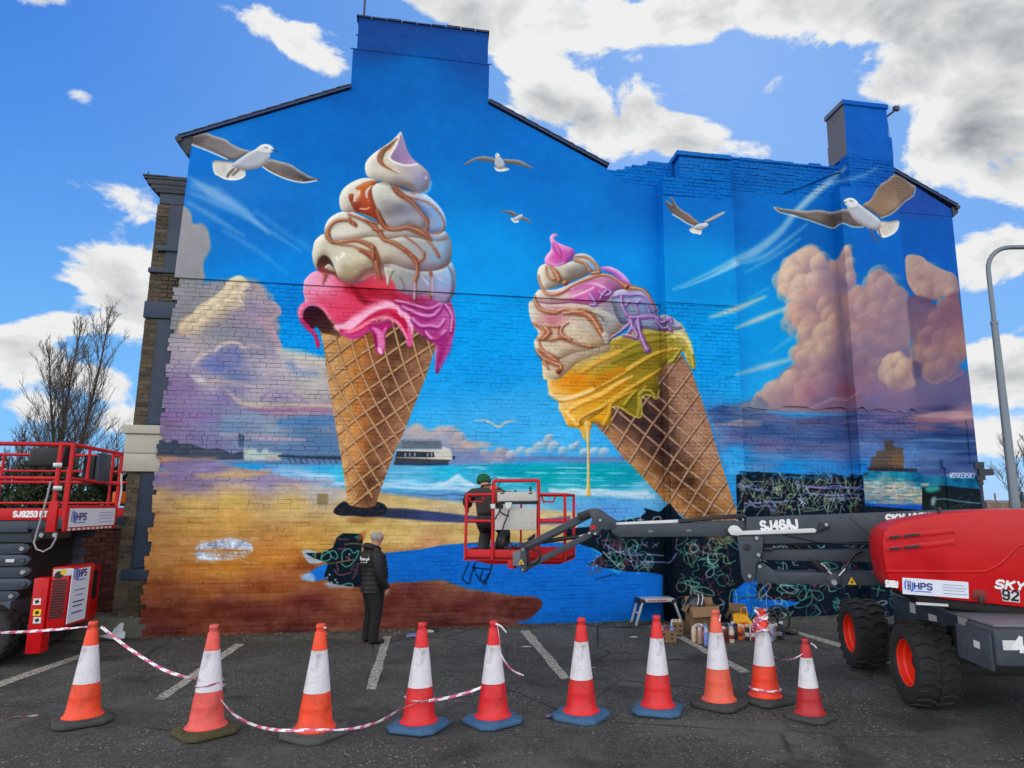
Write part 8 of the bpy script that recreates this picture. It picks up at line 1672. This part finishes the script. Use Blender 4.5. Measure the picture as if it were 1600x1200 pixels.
t3, cc3, w3, h3 = carton(1031, 1057, 1004, 985, .22, 'spray can carton with vent holes nearest the row of cones, full of cans', flaps=False, holes=True)
# helmet in the big box
mb = MB(); mb.lathe([(.15, -.1), (.16, -.02), (.15, .06), (.11, .13), (.05, .165), (.0001, .17)], 22, M=Matrix.Translation((cb1.x - .08, cb1.y + .2, hb1 + .0)) @ Matrix.Rotation(R(25), 4, 'Y')); hl = mb.build('helmet', mat('black_helmet', (24, 24, 28), .3, coat=.3), None, origin=(cb1.x - .08, cb1.y + .2, hb1), smooth=50); tag(hl, 'glossy black helmet with white stripes resting in the biggest cardboard box', 'helmet')
for k in (-.04, .03):
    mb = MB(); mb.tube([(cb1.x - .08 + k + .155 * math.cos(a) * .5, cb1.y + .2 - .165 * math.sin(a), hb1 + .01 + .165 * math.cos(a)) for a in np.linspace(.1, 1.5, 9)], .008, 5); mb.build('stripe', M_WHT, hl, origin=(cb1.x - .08, cb1.y + .2, hb1))
# spray cans
CANC = {'cream': (214, 190, 160), 'tan': (176, 140, 116), 'sky': (110, 140, 206), 'pale': (150, 166, 200), 'maroon': (120, 44, 36), 'lilac': (150, 130, 170), 'orange': (226, 110, 30), 'black': (36, 34, 38), 'white': (206, 204, 200), 'grey': (128, 132, 144), 'brown': (96, 66, 50), 'pink': (200, 130, 150), 'wine': (140, 40, 60), 'navy': (44, 50, 80)}
def can_proto():
    t = thing('spray_can', '', 'spray can')
    mb = MB(); mb.lathe([(.030, .0), (.033, .004), (.033, .158), (.0315, .163), (.026, .170), (.020, .176), (.018, .178)], 18); mb.build('can_body', M_WHT, t, smooth=35)
    mb = MB(); mb.lathe([(.0334, .05), (.0336, .051), (.0336, .10), (.0334, .101)], 18); mb.build('label_band', M_WHT, t, smooth=35)
    mb = MB(); mb.lathe([(.026, .171), (.0265, .174), (.025, .198), (.022, .201), (.0001, .202)], 16); mb.build('cap', M_WHT, t, smooth=35)
    return t
cp0 = can_proto(); used = 0
def crop_(x, y): return (1040 + x / 7.273, 930 + y / 7.273)
CANS = [(325,532,'cream','white','cream'),(392,552,'tan','white','tan'),(380,500,'pale','white','pale'),(412,505,'wine','white','pink'),(350,508,'brown','cream','brown'),(465,573,'sky','white','sky'),(455,505,'pale','sky','white'),(665,538,'maroon','white','maroon'),(690,515,'brown','black','brown'),(755,542,'cream','white','wine'),(740,500,'lilac','lilac','white'),(772,490,'lilac','white','lilac'),(800,500,'navy','black','navy'),(848,507,'orange','white','wine'),(866,498,'white','orange','orange'),
        (935,512,'black','cream','white'),(905,495,'orange','orange','white'),(975,512,'white','white','pink'),(1000,517,'wine','pink','white'),(1200,520,'pale','white','grey'),(1225,508,'grey','white','pale'),(1180,500,'sky','pale','white'),(1262,500,'brown','white','tan'),(1300,502,'black','black','grey'),(1320,490,'navy','white','black')]
CLAB = ['cream spray can leftmost of the loose cans', 'tan spray can beside the cream one', 'pale blue spray can behind the tan one', 'wine red spray can behind the tan one', 'brown spray can with cream cap behind the cream one', 'sky blue spray can nearest the sun faded cone', 'pale spray can with sky blue cap behind the sky blue one', 'maroon spray can right of the sun faded cone', 'brown spray can with black cap behind the maroon one', 'cream spray can with wine red label', 'lilac spray can with lilac cap and white label', 'lilac spray can with white cap', 'navy spray can with black cap by the lilac pair', 'orange spray can with wine red label', 'white spray can with orange cap', 'black spray can with cream cap by the yellow bag', 'all orange spray can before the yellow bag', 'white spray can with pink label before the yellow bag', 'wine red spray can with pink cap left of the tape wound cone', 'pale spray can right of the tape wound cone', 'grey spray can with white cap beside the spoked wheel', 'sky blue spray can close against the tape wound cone', 'brown spray can with tan label by the spoked wheel', 'black spray can with black cap before the spoked wheel', 'navy spray can with black label rightmost of the cans']
for i, (x, y, c, cpc, lb) in enumerate(CANS):
    o = cp0 if i == 0 else copy_tree(cp0); g_ = on_ground(*crop_(x, y)); o.location = (g_.x, g_.y, .002); o.scale = (1.15,) * 3 if y > 498 else (1.25,) * 3; o.rotation_euler = (0, 0, random.uniform(0, 6))
    o['label'] = CLAB[i]; o['group'] = 'loose spray cans on the asphalt by the wall'
    for ch_ in o.children:
        ch_.material_slots[0].link = 'OBJECT'; n = ch_.name.split('.')[0]; k = {'can_body': c, 'label_band': lb, 'cap': cpc}[n]; ch_.material_slots[0].material = mat('can_' + k, CANC[k], .35, var=.05, metal=.1)
CT3 = ('white capped spray can at the front left of the carton nearest the cones', 'wine red spray can packed in the carton nearest the cones', 'sky blue spray can packed in the carton nearest the cones', 'white capped spray can at the back of the carton nearest the cones', 'grey spray can packed in the carton nearest the cones')
CT2 = ('white capped spray can on the left in the carton touching the plain small box', 'cream spray can packed in the carton touching the plain small box', 'white capped spray can on the right in the carton touching the plain small box')
# cans standing in the two cartons
for (cc, w_, h_, col_) in ((cc3, w3, h3, ('white', 'wine', 'sky', 'white', 'grey')), (cc2, w2, h2, ('white', 'cream', 'white'))):
    for i, k in enumerate(col_):
        o = copy_tree(cp0); o.location = (cc.x - w_ * .36 + (i % 3) * w_ * .34, cc.y + .06 + (i // 3) * .08, .02); o.scale = (1.05,) * 3
        o['label'] = (CT3 if cc is cc3 else CT2)[i]; o['group'] = 'spray cans packed in cartons'
        for ch_ in o.children: ch_.material_slots[0].link = 'OBJECT'; ch_.material_slots[0].material = mat('can_' + k, CANC[k], .35, var=.05, metal=.1)
# yellow bag with red print
g_ = on_ground(1172, 997); bag = thing('carrier_bag', 'bright yellow bag with an orange red patch standing among the cans', 'bag', M=Matrix.Translation((g_.x, g_.y + .05, 0)) @ Matrix.Rotation(R(-8), 4, 'Z'))
V = []; F_ = []; nr = 7
for j in range(nr):
    z = .36 * j / (nr - 1); k = 1 - .35 * (j / (nr - 1)) ** 1.5
    for i in range(16):
        a = i * 6.28318 / 16; rr = 1 + .10 * math.sin(3 * a + j) + .06 * math.sin(5 * a - 2 * j); V.append((.17 * k * rr * math.cos(a) - .02 * j, .11 * k * rr * math.sin(a), z + .015 * math.sin(2 * a + j) * (j > 0)))
for j in range(nr - 1):
    for i in range(16): F_.append((j*16+i, j*16+(i+1)%16, (j+1)*16+(i+1)%16, (j+1)*16+i))
mb = MB(); mb.add(V, F_); mb.build('bag_body', mat('yellow_plastic', (236, 170, 10), .45, var=.12, vscale=7, bump=.3, bscale=18), bag, smooth=50)
mb = MB(); mb.lathe([(.07, 0), (.06, .012), (.0001, .016)], 12, M=Matrix.Translation((.06, -.125, .16)) @ Matrix.Rotation(R(80), 4, 'X') @ Matrix.Diagonal((1, .8, 1, 1))); mb.build('red_patch', mat('bag_red', (226, 70, 20), .5), bag)
mb = MB(); mb.tube([(-.1, 0, .33), (-.11, .0, .44), (-.02, .0, .46), (.0, 0, .34)], .008, 6); mb.build('bag_handle', MATS['yellow_plastic'], bag)
# black spoked wheel
g_ = on_ground(1218, 991); wl = thing('spoked_wheel', 'black spoked wheel of a folded hand cart leaning by the yellow bag', 'cart wheel', M=Matrix.Translation((g_.x, g_.y, .23)) @ Matrix.Rotation(R(10), 4, 'Z') @ Matrix.Rotation(R(80), 4, 'X'))
mb = MB(); mb.lathe([(.20, -.02), (.225, -.022), (.225, .022), (.20, .02)], 30, closed=True); mb.build('tyre', M_BLK, wl, smooth=40)
for k in range(6): mb = MB(); a = k * 1.0472; mb.beam((.03 * math.cos(a), .03 * math.sin(a), 0), (.205 * math.cos(a), .205 * math.sin(a), 0), .03, .02); mb.build('spoke', M_BLK, wl)
mb = MB(); mb.lathe([(.035, -.03), (.035, .03)], 14); mb.build('hub', M_BLK, wl); mb = MB(); mb.box(.10, .26, -.235, -.19, -.03, .12); mb.build('cart_foot', M_BLK, wl, bevel=.01)
# folding step bench
yB = on_ground(993, 978).y
st = thing('step_bench', 'white aluminium folding work step with black corner joints and a red marked edge', 'step bench', (on_wall(1028, 978, yB).x, yB, 0))
M_ALU = mat('white_aluminium', (186, 190, 192), .35, metal=.3, var=.06)
tl, tr = on_wall(1004, 939, yB), on_wall(1054, 939, yB); dp = .34
mb = MB(); mb.box(tl.x, tr.x, yB, yB + dp, tl.z - .03, tl.z + .03); tp = mb.build('step_top', M_ALU, st, bevel=.008)
x = tl.x + .11
for k in range(9):
    w_ = random.uniform(.018, .03); mb = MB(); mb.box(x, x + w_, yB - .002, yB - .0005, tl.z - .012, tl.z + random.uniform(.008, .014)); mb.build('red_print', M_MRED2, tp, smooth=0); x += w_ + .01 + (.02 if k == 3 else 0)
for s_, fx_ in ((-1, on_wall(994, 977, yB).x), (1, on_wall(1067, 975, yB).x)):
    e = tl if s_ < 0 else tr
    for y in (yB + .02, yB + dp - .02): mb = MB(); mb.beam((e.x, y, e.z - .03), (fx_, y, .005), .035, .05, up=(0, 1, 0)); mb.build('leg', M_ALU, st, bevel=.005)
    mb = MB(); mb.box(e.x - .05, e.x + .05, yB - .004, yB + dp, e.z - .06, e.z + .028); mb.build('corner_joint', M_BLK, st, bevel=.012)
    mb = MB(); zc = .2; xx = e.x + (fx_ - e.x) * (1 - zc / e.z); mb.beam((xx, yB + .03, zc), (xx, yB + dp - .03, zc), .03, .02); mb.build('rung', M_ALU, st)
# litter
def blob(name, label, cat, px, py, c, s, m=None, squash=.5, seed=0):
    rr = random.Random(seed); g_ = on_ground(px, py); bm_ = bmesh.new(); bmesh.ops.create_icosphere(bm_, subdivisions=2, radius=1)
    for v in bm_.verts: v.co *= rr.uniform(.72, 1.15)
    mb = MB(); mb.add([(g_.x + v.co.x * s[0], g_.y + v.co.y * s[1], s[2] * squash + .004 + max(v.co.z, -.75) * s[2] * .62) for v in bm_.verts], [[v.index for v in f.verts] for f in bm_.faces]); bm_.free()
    o = mb.build(name, m or mat(name + '_stuff', c, .45, var=.3, vscale=20), None, origin=(g_.x, g_.y, 0), smooth=25); tag(o, label, cat); return o
blob('crumpled_bag', 'small crumpled lilac bag on the asphalt behind the first red cone', 'litter', 642, 996, (120, 120, 170), (.10, .06, .05), seed=1)
blob('glove', 'white and black glove lying near the foot of the wall', 'litter', 670, 989, (190, 186, 184), (.09, .05, .04), seed=2); blob('rag', 'black rag lying beside the white glove', 'litter', 678, 987, (26, 26, 30), (.10, .06, .04), seed=3)
blob('crushed_can', 'crushed violet can beside the blue base of a red cone', 'litter', 858, 1122, (92, 84, 130), (.05, .03, .03), seed=4)
blob('paper_scrap', 'white paper scrap on the asphalt by a parking line', 'litter', 822, 1011, (190, 190, 186), (.07, .03, .006), seed=5); blob('paper_scrap', 'torn white paper scrap before the step bench', 'litter', 990, 996, (180, 180, 176), (.07, .04, .01), seed=6)
blob('leaf_scrap', 'small ochre leaf on the asphalt at the front', 'litter', 681, 1172, (170, 130, 80), (.018, .010, .004), seed=7); blob('cardboard_scrap', 'pale scrap of card on the asphalt right of the fourth red cone', 'litter', 927, 1044, (160, 152, 120), (.03, .02, .005), seed=8); blob('broken_brick', 'broken dirty brick at the foot of the blue painted wall', 'brick', 950, 971, (96, 74, 60), (.11, .05, .05), M_RED and mat('dirty_brick', (92, 70, 58), .9, var=.3, bump=.4), seed=9)
sh = MB(); pts = [at(208, 968, 11.3), at(196, 973, 11.25), at(186, 984, 11.2), at(184, 996, 11.15), at(176, 1004, 11.1), at(168, 1010, 11.0)]
for i, p in enumerate(pts):
    w_ = .03 + .02 * i; p.z = max(p.z, .03)
    sh.v += [tuple(p + Vector((-w_, .02 * (-1) ** i, .05))), tuple(p + Vector((0, -.03, .01))), tuple(p + Vector((w_ * 1.2, .03 * (-1) ** i, -.02)))]
for i in range(len(pts) - 1):
    for j in range(2): sh.f.append([3*i+j, 3*i+j+1, 3*i+j+4, 3*i+j+3]); sh.t.append(1.); sh.fm.append(0)
tag(sh.build('plastic_sheet', mat('milky_plastic', (176, 182, 184), .25, var=.15, vscale=12), None, smooth=60), 'twisted milky plastic sheeting hanging off the building corner onto the ground', 'plastic sheet')
# loose chippings
rg = random.Random(11); mb = MB()
for i in range(2600):
    y = -12.3 + 2. + 10. * rg.random() ** .8; x = rg.uniform(-7, 9); s_ = rg.uniform(.003, .008) * (1.6 if rg.random() < .06 else 1); a = rg.uniform(0, 6.28)
    if y > -.5 and x > -4.6: continue
    c, s2 = math.cos(a) * s_, math.sin(a) * s_; mb.tint = rg.choice([.35, .5, .8, 1.]); mb.add([(x + c, y + s2, .001), (x - s2, y + c, .001), (x - c, y - s2, .001), (x + s2 * .8, y - c, .001), (x + c * .2, y, s_ * .8)], [(0, 1, 4), (1, 2, 4), (2, 3, 4), (3, 0, 4)])
for i in range(700):
    x = rg.uniform(-4.5, 9.5); y = -rg.random() ** 2.5 * .7 - .02 - (.35 if 4.1 < x < 5.65 or 7.95 < x else 0); s_ = rg.uniform(.006, .018); a = rg.uniform(0, 6.28)
    c, s2 = math.cos(a) * s_, math.sin(a) * s_; mb.tint = rg.choice([.3, .4, .55, .8]); mb.add([(x + c, y + s2, .001), (x - s2, y + c, .001), (x - c, y - s2, .001), (x + s2 * .8, y - c, .001), (x + c * .2, y, s_ * .8)], [(0, 1, 4), (1, 2, 4), (2, 3, 4), (3, 0, 4)])
mb.build('gravel', mat('chippings', (150, 146, 138), .9, tint=True), None, kind='stuff', smooth=0)
# moss and weeds at the foot of the wall
mb = MB()
for i in range(420):
    x = rg.choice([rg.gauss(3.4, .25), rg.gauss(2.9, .2), rg.uniform(-4.4, 4)]); y = -rg.random() ** 2 * .12 - .01; h = rg.uniform(.01, .05); a = rg.uniform(0, 6.28); w_ = rg.uniform(.006, .016)
    mb.tint = rg.uniform(.6, 1.2); mb.add([(x + w_ * math.cos(a), y + w_ * math.sin(a), 0), (x - w_ * math.cos(a), y - w_ * math.sin(a), 0), (x + rg.uniform(-.02, .02), y + rg.uniform(-.02, .02), h)], [(0, 1, 2)])
mb.build('moss', mat('moss_green', (66, 78, 40), .9, tint=True), None, kind='stuff', smooth=0)
# ------------------------------------------------------------------ boundary wall, planting, lamp, far roofs
bw = thing('boundary_wall', 'low red brick wall behind the scissor lift, below the hedge', 'wall', (-6.2, 1., 0))
yW = 1.05; zt_w = on_wall(150, 826, yW).z; x0w, x1w = -12., -4.75
mb = MB(); mb.box(x0w, x1w, yW + .02, yW + .2, 0, zt_w - .02); mb.build('wall_core', M_MORT, bw)
allb = []; z = .0; c = 0
while z < zt_w - .03:
    x = x1w
    while x > x0w:
        l = .105 if c % 4 == 3 else .215; a = x - l - (.11 if c % 2 and x == x1w else 0); allb.append((a, x - .01, z + .005, min(z + .07, zt_w) - .003)); x = a
    z += .075; c += 1
allb.sort(key=lambda b: -b[0]); rest = MB(); nsing = 0
for (a, b, z0, z1) in allb:
    tn = tuple(np.array(random.choice([(1, .95, .95), (.8, .7, .72), (1.15, 1.05, 1.), (.6, .55, .6)])) * random.uniform(.85, 1.1)); pr = random.uniform(-.004, .004)
    if nsing < 260 and -6.6 < a and z0 > .45: q = MB(); q.tint = tn; q.box(a, b, yW + pr, yW + .03, z0, z1); q.build('brick', M_RED, bw, origin=((a + b) / 2, yW, z0), smooth=0); nsing += 1
    else: rest.tint = tn; rest.box(a, b, yW + pr, yW + .03, z0, z1)
rest.build('brickwork', M_RED, bw, kind='stuff', smooth=0)
x = x0w
while x < x1w: mb = MB(); mb.box(x, min(x + .44, x1w), yW - .03, yW + .24, zt_w - .005, zt_w + .05); mb.build('coping_stone', mat('weathered_coping', (96, 88, 78), .9, var=.2, bump=.3), bw, bevel=.008); x += .448
M_LEAF = mat('conifer_leaf', (36, 54, 28), .85, var=.4, vscale=3, tint=True, detail=3); M_BARK = mat('bark', (58, 54, 50), .9, var=.3, vscale=8, bump=.5); M_TWIG = mat('twig', (82, 74, 68), .9, var=.2)
def foliage(name, label, cat, cx, cy, rxx, ryy, zz0, zz1, n, seed, group=None, size=.11):
    rr = random.Random(seed); t = thing(name, label, cat, (cx, cy, 0), group); mb = MB()
    lob = [(cx + rr.uniform(-.8, .8) * rxx, cy + rr.uniform(-.6, .6) * ryy, zz0 + (zz1 - zz0) * rr.random() ** .8, rr.uniform(.22, .4) * rxx) for _ in range(26)]
    for i in range(n):
        lx, ly, lz, lr = rr.choice(lob); u = Vector((rr.gauss(0, 1), rr.gauss(0, 1), rr.gauss(0, 1))).normalized() * lr * rr.random() ** .4
        p = Vector((lx, ly, lz)) + u
        if p.z < .05 or p.z > zz1 + .25: continue
        s_ = size * rr.uniform(.5, 1.2); d = (u.normalized() + Vector((rr.uniform(-.6, .6), rr.uniform(-.6, .6), rr.uniform(-.2, .9)))).normalized(); sd = d.cross(Vector((rr.uniform(-1, 1), rr.uniform(-1, 1), rr.uniform(-1, 1)))).normalized()
        k = rr.uniform(.55, 1.35); mb.tint = (k, k * rr.uniform(.92, 1.06), k * .9); mb.add([p - d * s_ * .5, p + sd * s_ * .32, p + d * s_ * .7, p - sd * s_ * .32], [(0, 1, 2, 3)])
    mb.build('crown', M_LEAF, t, smooth=0, kind='stuff'); mb = MB()
    for i in range(5): mb.tube([(cx + rr.uniform(-.5, .5) * rxx, cy + .1 * i, 0), (cx + rr.uniform(-.7, .7) * rxx, cy, (zz0 + zz1) * .5), (cx + rr.uniform(-.8, .8) * rxx, cy, zz1 * .9)], [.05, .03, .01], 6)
    mb.build('trunk', M_BARK, t); return t
p = at(140, 760, 14.6); foliage('hedge', 'dense dark green conifer hedge rising behind the low brick wall', 'hedge', p.x, p.y, 1.35, .8, .8, at(140, 746, 14.6).z, 15000, 5)
p = at(55, 770, 17.); foliage('shrub', 'loose olive shrub seen through the guard rails of the scissor lift', 'shrub', p.x, p.y, 1.5, .9, .6, at(60, 730, 17.).z, 7000, 8, size=.13)
p = at(-60, 780, 19.); foliage('shrub', 'dark shrub at the far left edge behind the scissor lift', 'shrub', p.x, p.y, 2., 1., .5, at(0, 745, 19.).z, 6000, 9, size=.13)
def bare_tree(name, label, base, height, spread, seed, leaders, trad=.1, nb=26, tk=1., cat='tree'):
    """upswept bare tree: a few leaders, side limbs along each, twigs on every limb"""
    rr = random.Random(seed); t = thing(name, label, cat, tuple(base)); trunk = MB(); tw = MB()
    def path(p, d, L, n, wob, lift):
        pts = [p.copy()]; q = p.copy(); dd = d.copy()
        for i in range(n):
            dd = (dd + Vector((rr.gauss(0, wob), rr.gauss(0, wob), lift))).normalized(); q = q + dd * (L / n); pts.append(q.copy())
        return pts, dd
    def twigs(pts, L, r, k, lv):
        n = len(pts) - 1
        for j in range(k):
            f = rr.uniform(.2, 1.) * n; i = min(int(f), n - 1); b = pts[i].lerp(pts[i + 1], f - i); d = (pts[i + 1] - pts[i]).normalized(); a = rr.uniform(0, 6.28)
            sd = d.orthogonal().normalized(); sd = (sd * math.cos(a) + d.cross(sd) * math.sin(a)); nd = (d * .85 + sd * rr.uniform(.35, .75) + Vector((0, 0, .25))).normalized(); l = L * rr.uniform(.5, 1.1) * (1.15 - .5 * f / n)
            q, _ = path(b, nd, l, 3, .09, .07); tw.tube(q, [r, r * .7, r * .5, r * .3], 3, caps=False)
            if lv: twigs(q, L * .5, r * .62, 5, lv - 1)
    for i in range(leaders):
        a = i * 6.28 / leaders + rr.uniform(-.5, .5); h = height * (1. if i == 0 else rr.uniform(.78, .95)); tilt = 0 if leaders == 1 else spread * rr.uniform(.03, .10)
        pts, _ = path(Vector(base), Vector((math.cos(a) * tilt, math.sin(a) * tilt, 1)).normalized(), h, 12, .03, .03); n = 12
        trunk.tube(pts, [trad * (1 - .92 * (k / n)) + .006 for k in range(n + 1)], 7, caps=False)
        for j in range(nb):
            f = (.16 + .80 * (j + rr.random()) / nb) * n; k = min(int(f), n - 1); b = pts[k].lerp(pts[k + 1], f - k); an = rr.uniform(0, 6.28); el_ = rr.uniform(.26, .58) * spread
            L = height * .36 * (1 - f / n) ** .75 * rr.uniform(.75, 1.15) + .35; nd = Vector((math.cos(an) * math.sin(el_), math.sin(an) * math.sin(el_), math.cos(el_)))
            q, _ = path(b, nd, L, 6, .06, .035); rb = trad * .36 * (1 - .8 * f / n); tw.tube(q, [max(rb * (1 - .13 * m), .012 * tk) for m in range(7)], 5, caps=False)
            twigs(q, L * .36, max(rb * .36, .010 * tk), int(5 + L * 2.4), 1)
        twigs(pts[6:], .9, .010 * tk, 26, 1)
    trunk.build('trunk', M_BARK, t, smooth=60); tw.build('crown', M_TWIG, t, smooth=0, kind='stuff'); return t
b = at(98, 790, 24.); b.z = 0; bare_tree('bare_tree', 'tall bare tree with upswept branches standing left of the building', b, at(100, 474, 24.).z, 1.0, 53, 3, .085, 40, .72)
b = at(182, 790, 20.); b.z = 0; bare_tree('bare_tree', 'thin bare sapling between the tall tree and the building', b, 4.1, 1.2, 33, 3, .03, 8, .6)
b = at(18, 790, 20.); b.z = 0; bare_tree('bare_tree', 'twiggy low bare tree behind the rails of the scissor lift', b, 4.2, 1.4, 35, 3, .045, 11)
b = at(1606, 790, 30.); b.z = 0; bare_tree('bare_tree', 'bare tree at the right edge beyond the lamp post', b, 5.2, 1.4, 41, 2, .07, 12)
# street lamp
lb = at(1586, 790, 11.); zc = at(1543, 386, 11.).z
lamp = thing('street_lamp', 'grey steel street lamp with arm reaching out of the picture at the right', 'street lamp', (lb.x, lb.y, 0)); M_LAMP = mat('galvanised_steel', (112, 122, 130), .5, metal=.4, var=.15, vscale=4)
mb = MB(); zc2 = zc - .35; zj = at(1556, 507, 11.).z
mb.tube([(lb.x, lb.y, 0), (lb.x, lb.y, 2.1)], .082, 16); mb.tube([(lb.x, lb.y, 2.1), (lb.x, lb.y, 2.16), (lb.x, lb.y, zj)], [.082, .074, .052], 16); mb.build('column', M_LAMP, lamp, smooth=50)
mb = MB(); mb.tube([(lb.x, lb.y, zj), (lb.x, lb.y, zj + .05), (lb.x, lb.y, zj + .06)], [.06, .06, .04], 14); mb.build('collar', M_LAMP, lamp, smooth=50)
mb = MB(); pts = [(lb.x, lb.y, zj)] + [(lb.x + .42 * (1 - math.cos(a)), lb.y - .06 * (1 - math.cos(a)), zc - .42 + .42 * math.sin(a)) for a in np.linspace(0, 1.5708, 8)] + [(lb.x + 1.9, lb.y - .3, zc + .04)]; mb.tube(pts, .038, 12); mb.build('arm', M_LAMP, lamp, smooth=60)
mb = MB(); mb.obox((lb.x + 2.1, lb.y - .33, zc + .02), (.3, -.04, 0), (.015, .1, 0), (0, 0, .05)); mb.build('lantern', M_LAMP, lamp, bevel=.03)
mb = MB(); p = at(1594, 776, 10.8); mb.obox((lb.x + .25, lb.y - .05, p.z), (.13, -.02, 0), (.01, .04, 0), (0, 0, .08)); mb.build('sign_bracket', M_LAMP, lamp, bevel=.006)
# far houses on the right
M_HW = mat('far_house_brick', (120, 96, 84), .85, var=.15); M_HR = mat('far_roof_tile', (84, 74, 72), .85, var=.15); M_PANE = mat('dark_glass', (40, 48, 58), .15)
def house(px0, px1, d, pyr, label, stacks):
    a, b = at(px0, 790, d), at(px1, 790, d); r = (b - a); r.z = 0; w = r.length; r.normalize(); f = Vector((0, 0, 1)).cross(r); zr = at((px0 + px1) / 2, pyr, d + 3).z; o0 = Vector((a.x, a.y, 0))
    t = thing('terraced_house', label, 'house', tuple(o0 + r * w / 2), 'far houses beyond the car park'); ze = zr - 1.9
    mb = MB(); mb.obox(o0 + r * w/2 + f * 3.5 + Vector((0, 0, ze / 2)), r * w / 2, f * 3.5, (0, 0, ze / 2)); mb.build('wall', M_HW, t)
    mb = MB(); A, B = o0 - r * .15 - f * .2, o0 + r * (w + .15) - f * .2; mb.add([A + Vector((0,0,ze)), B + Vector((0,0,ze)), B + f * 7.4 + Vector((0,0,ze)), A + f * 7.4 + Vector((0,0,ze)), A + f * 3.7 + Vector((0,0,zr)), B + f * 3.7 + Vector((0,0,zr))], [(0,1,5,4), (2,3,4,5), (0,4,3), (1,2,5), (0,3,2,1)]); rf = mb.build('roof', M_HR, t, smooth=0)
    for s_, hh in stacks:
        c = o0 + r * w * s_ + f * 3.7; mb = MB(); mb.obox(c + Vector((0, 0, zr - .2 + hh / 2)), r * .45, f * .3, (0, 0, hh / 2 + .4)); cs = mb.build('chimney', M_HW, rf)
        for k in (-.22, .22): mb = MB(); mb.lathe([(.11, 0), (.09, .5)], 8, c=c + r * k + Vector((0, 0, zr + hh + .2))); mb.build('chimney_pot', M_HR, cs)
    for k in range(3):
        for z in (.7, 2.5):
            c = o0 + r * w * (.2 + .3 * k) - f * .01 + Vector((0, 0, z + .6)); mb = MB(); mb.obox(c, r * .5, f * .03, (0, 0, .65)); wn = mb.build('window', M_WHT, t); mb = MB(); mb.obox(c - f * .035, r * .42, f * .008, (0, 0, .57)); mb.build('pane', M_PANE, wn)
house(1500, 1556, 420., 781, 'far terraced house with one stack between the gable wall and the lamp post', ((.72, .9),))
house(1556.5, 1612, 420., 782, 'far terraced house with a tall stack behind the lamp post', ((.1, 4.),))
house(1612.5, 1700, 420., 781, 'far terraced house at the right edge past the lamp post', ((.5, 1.),))
for o in bpy.data.objects:
    if '_local' in o: del o['_local']
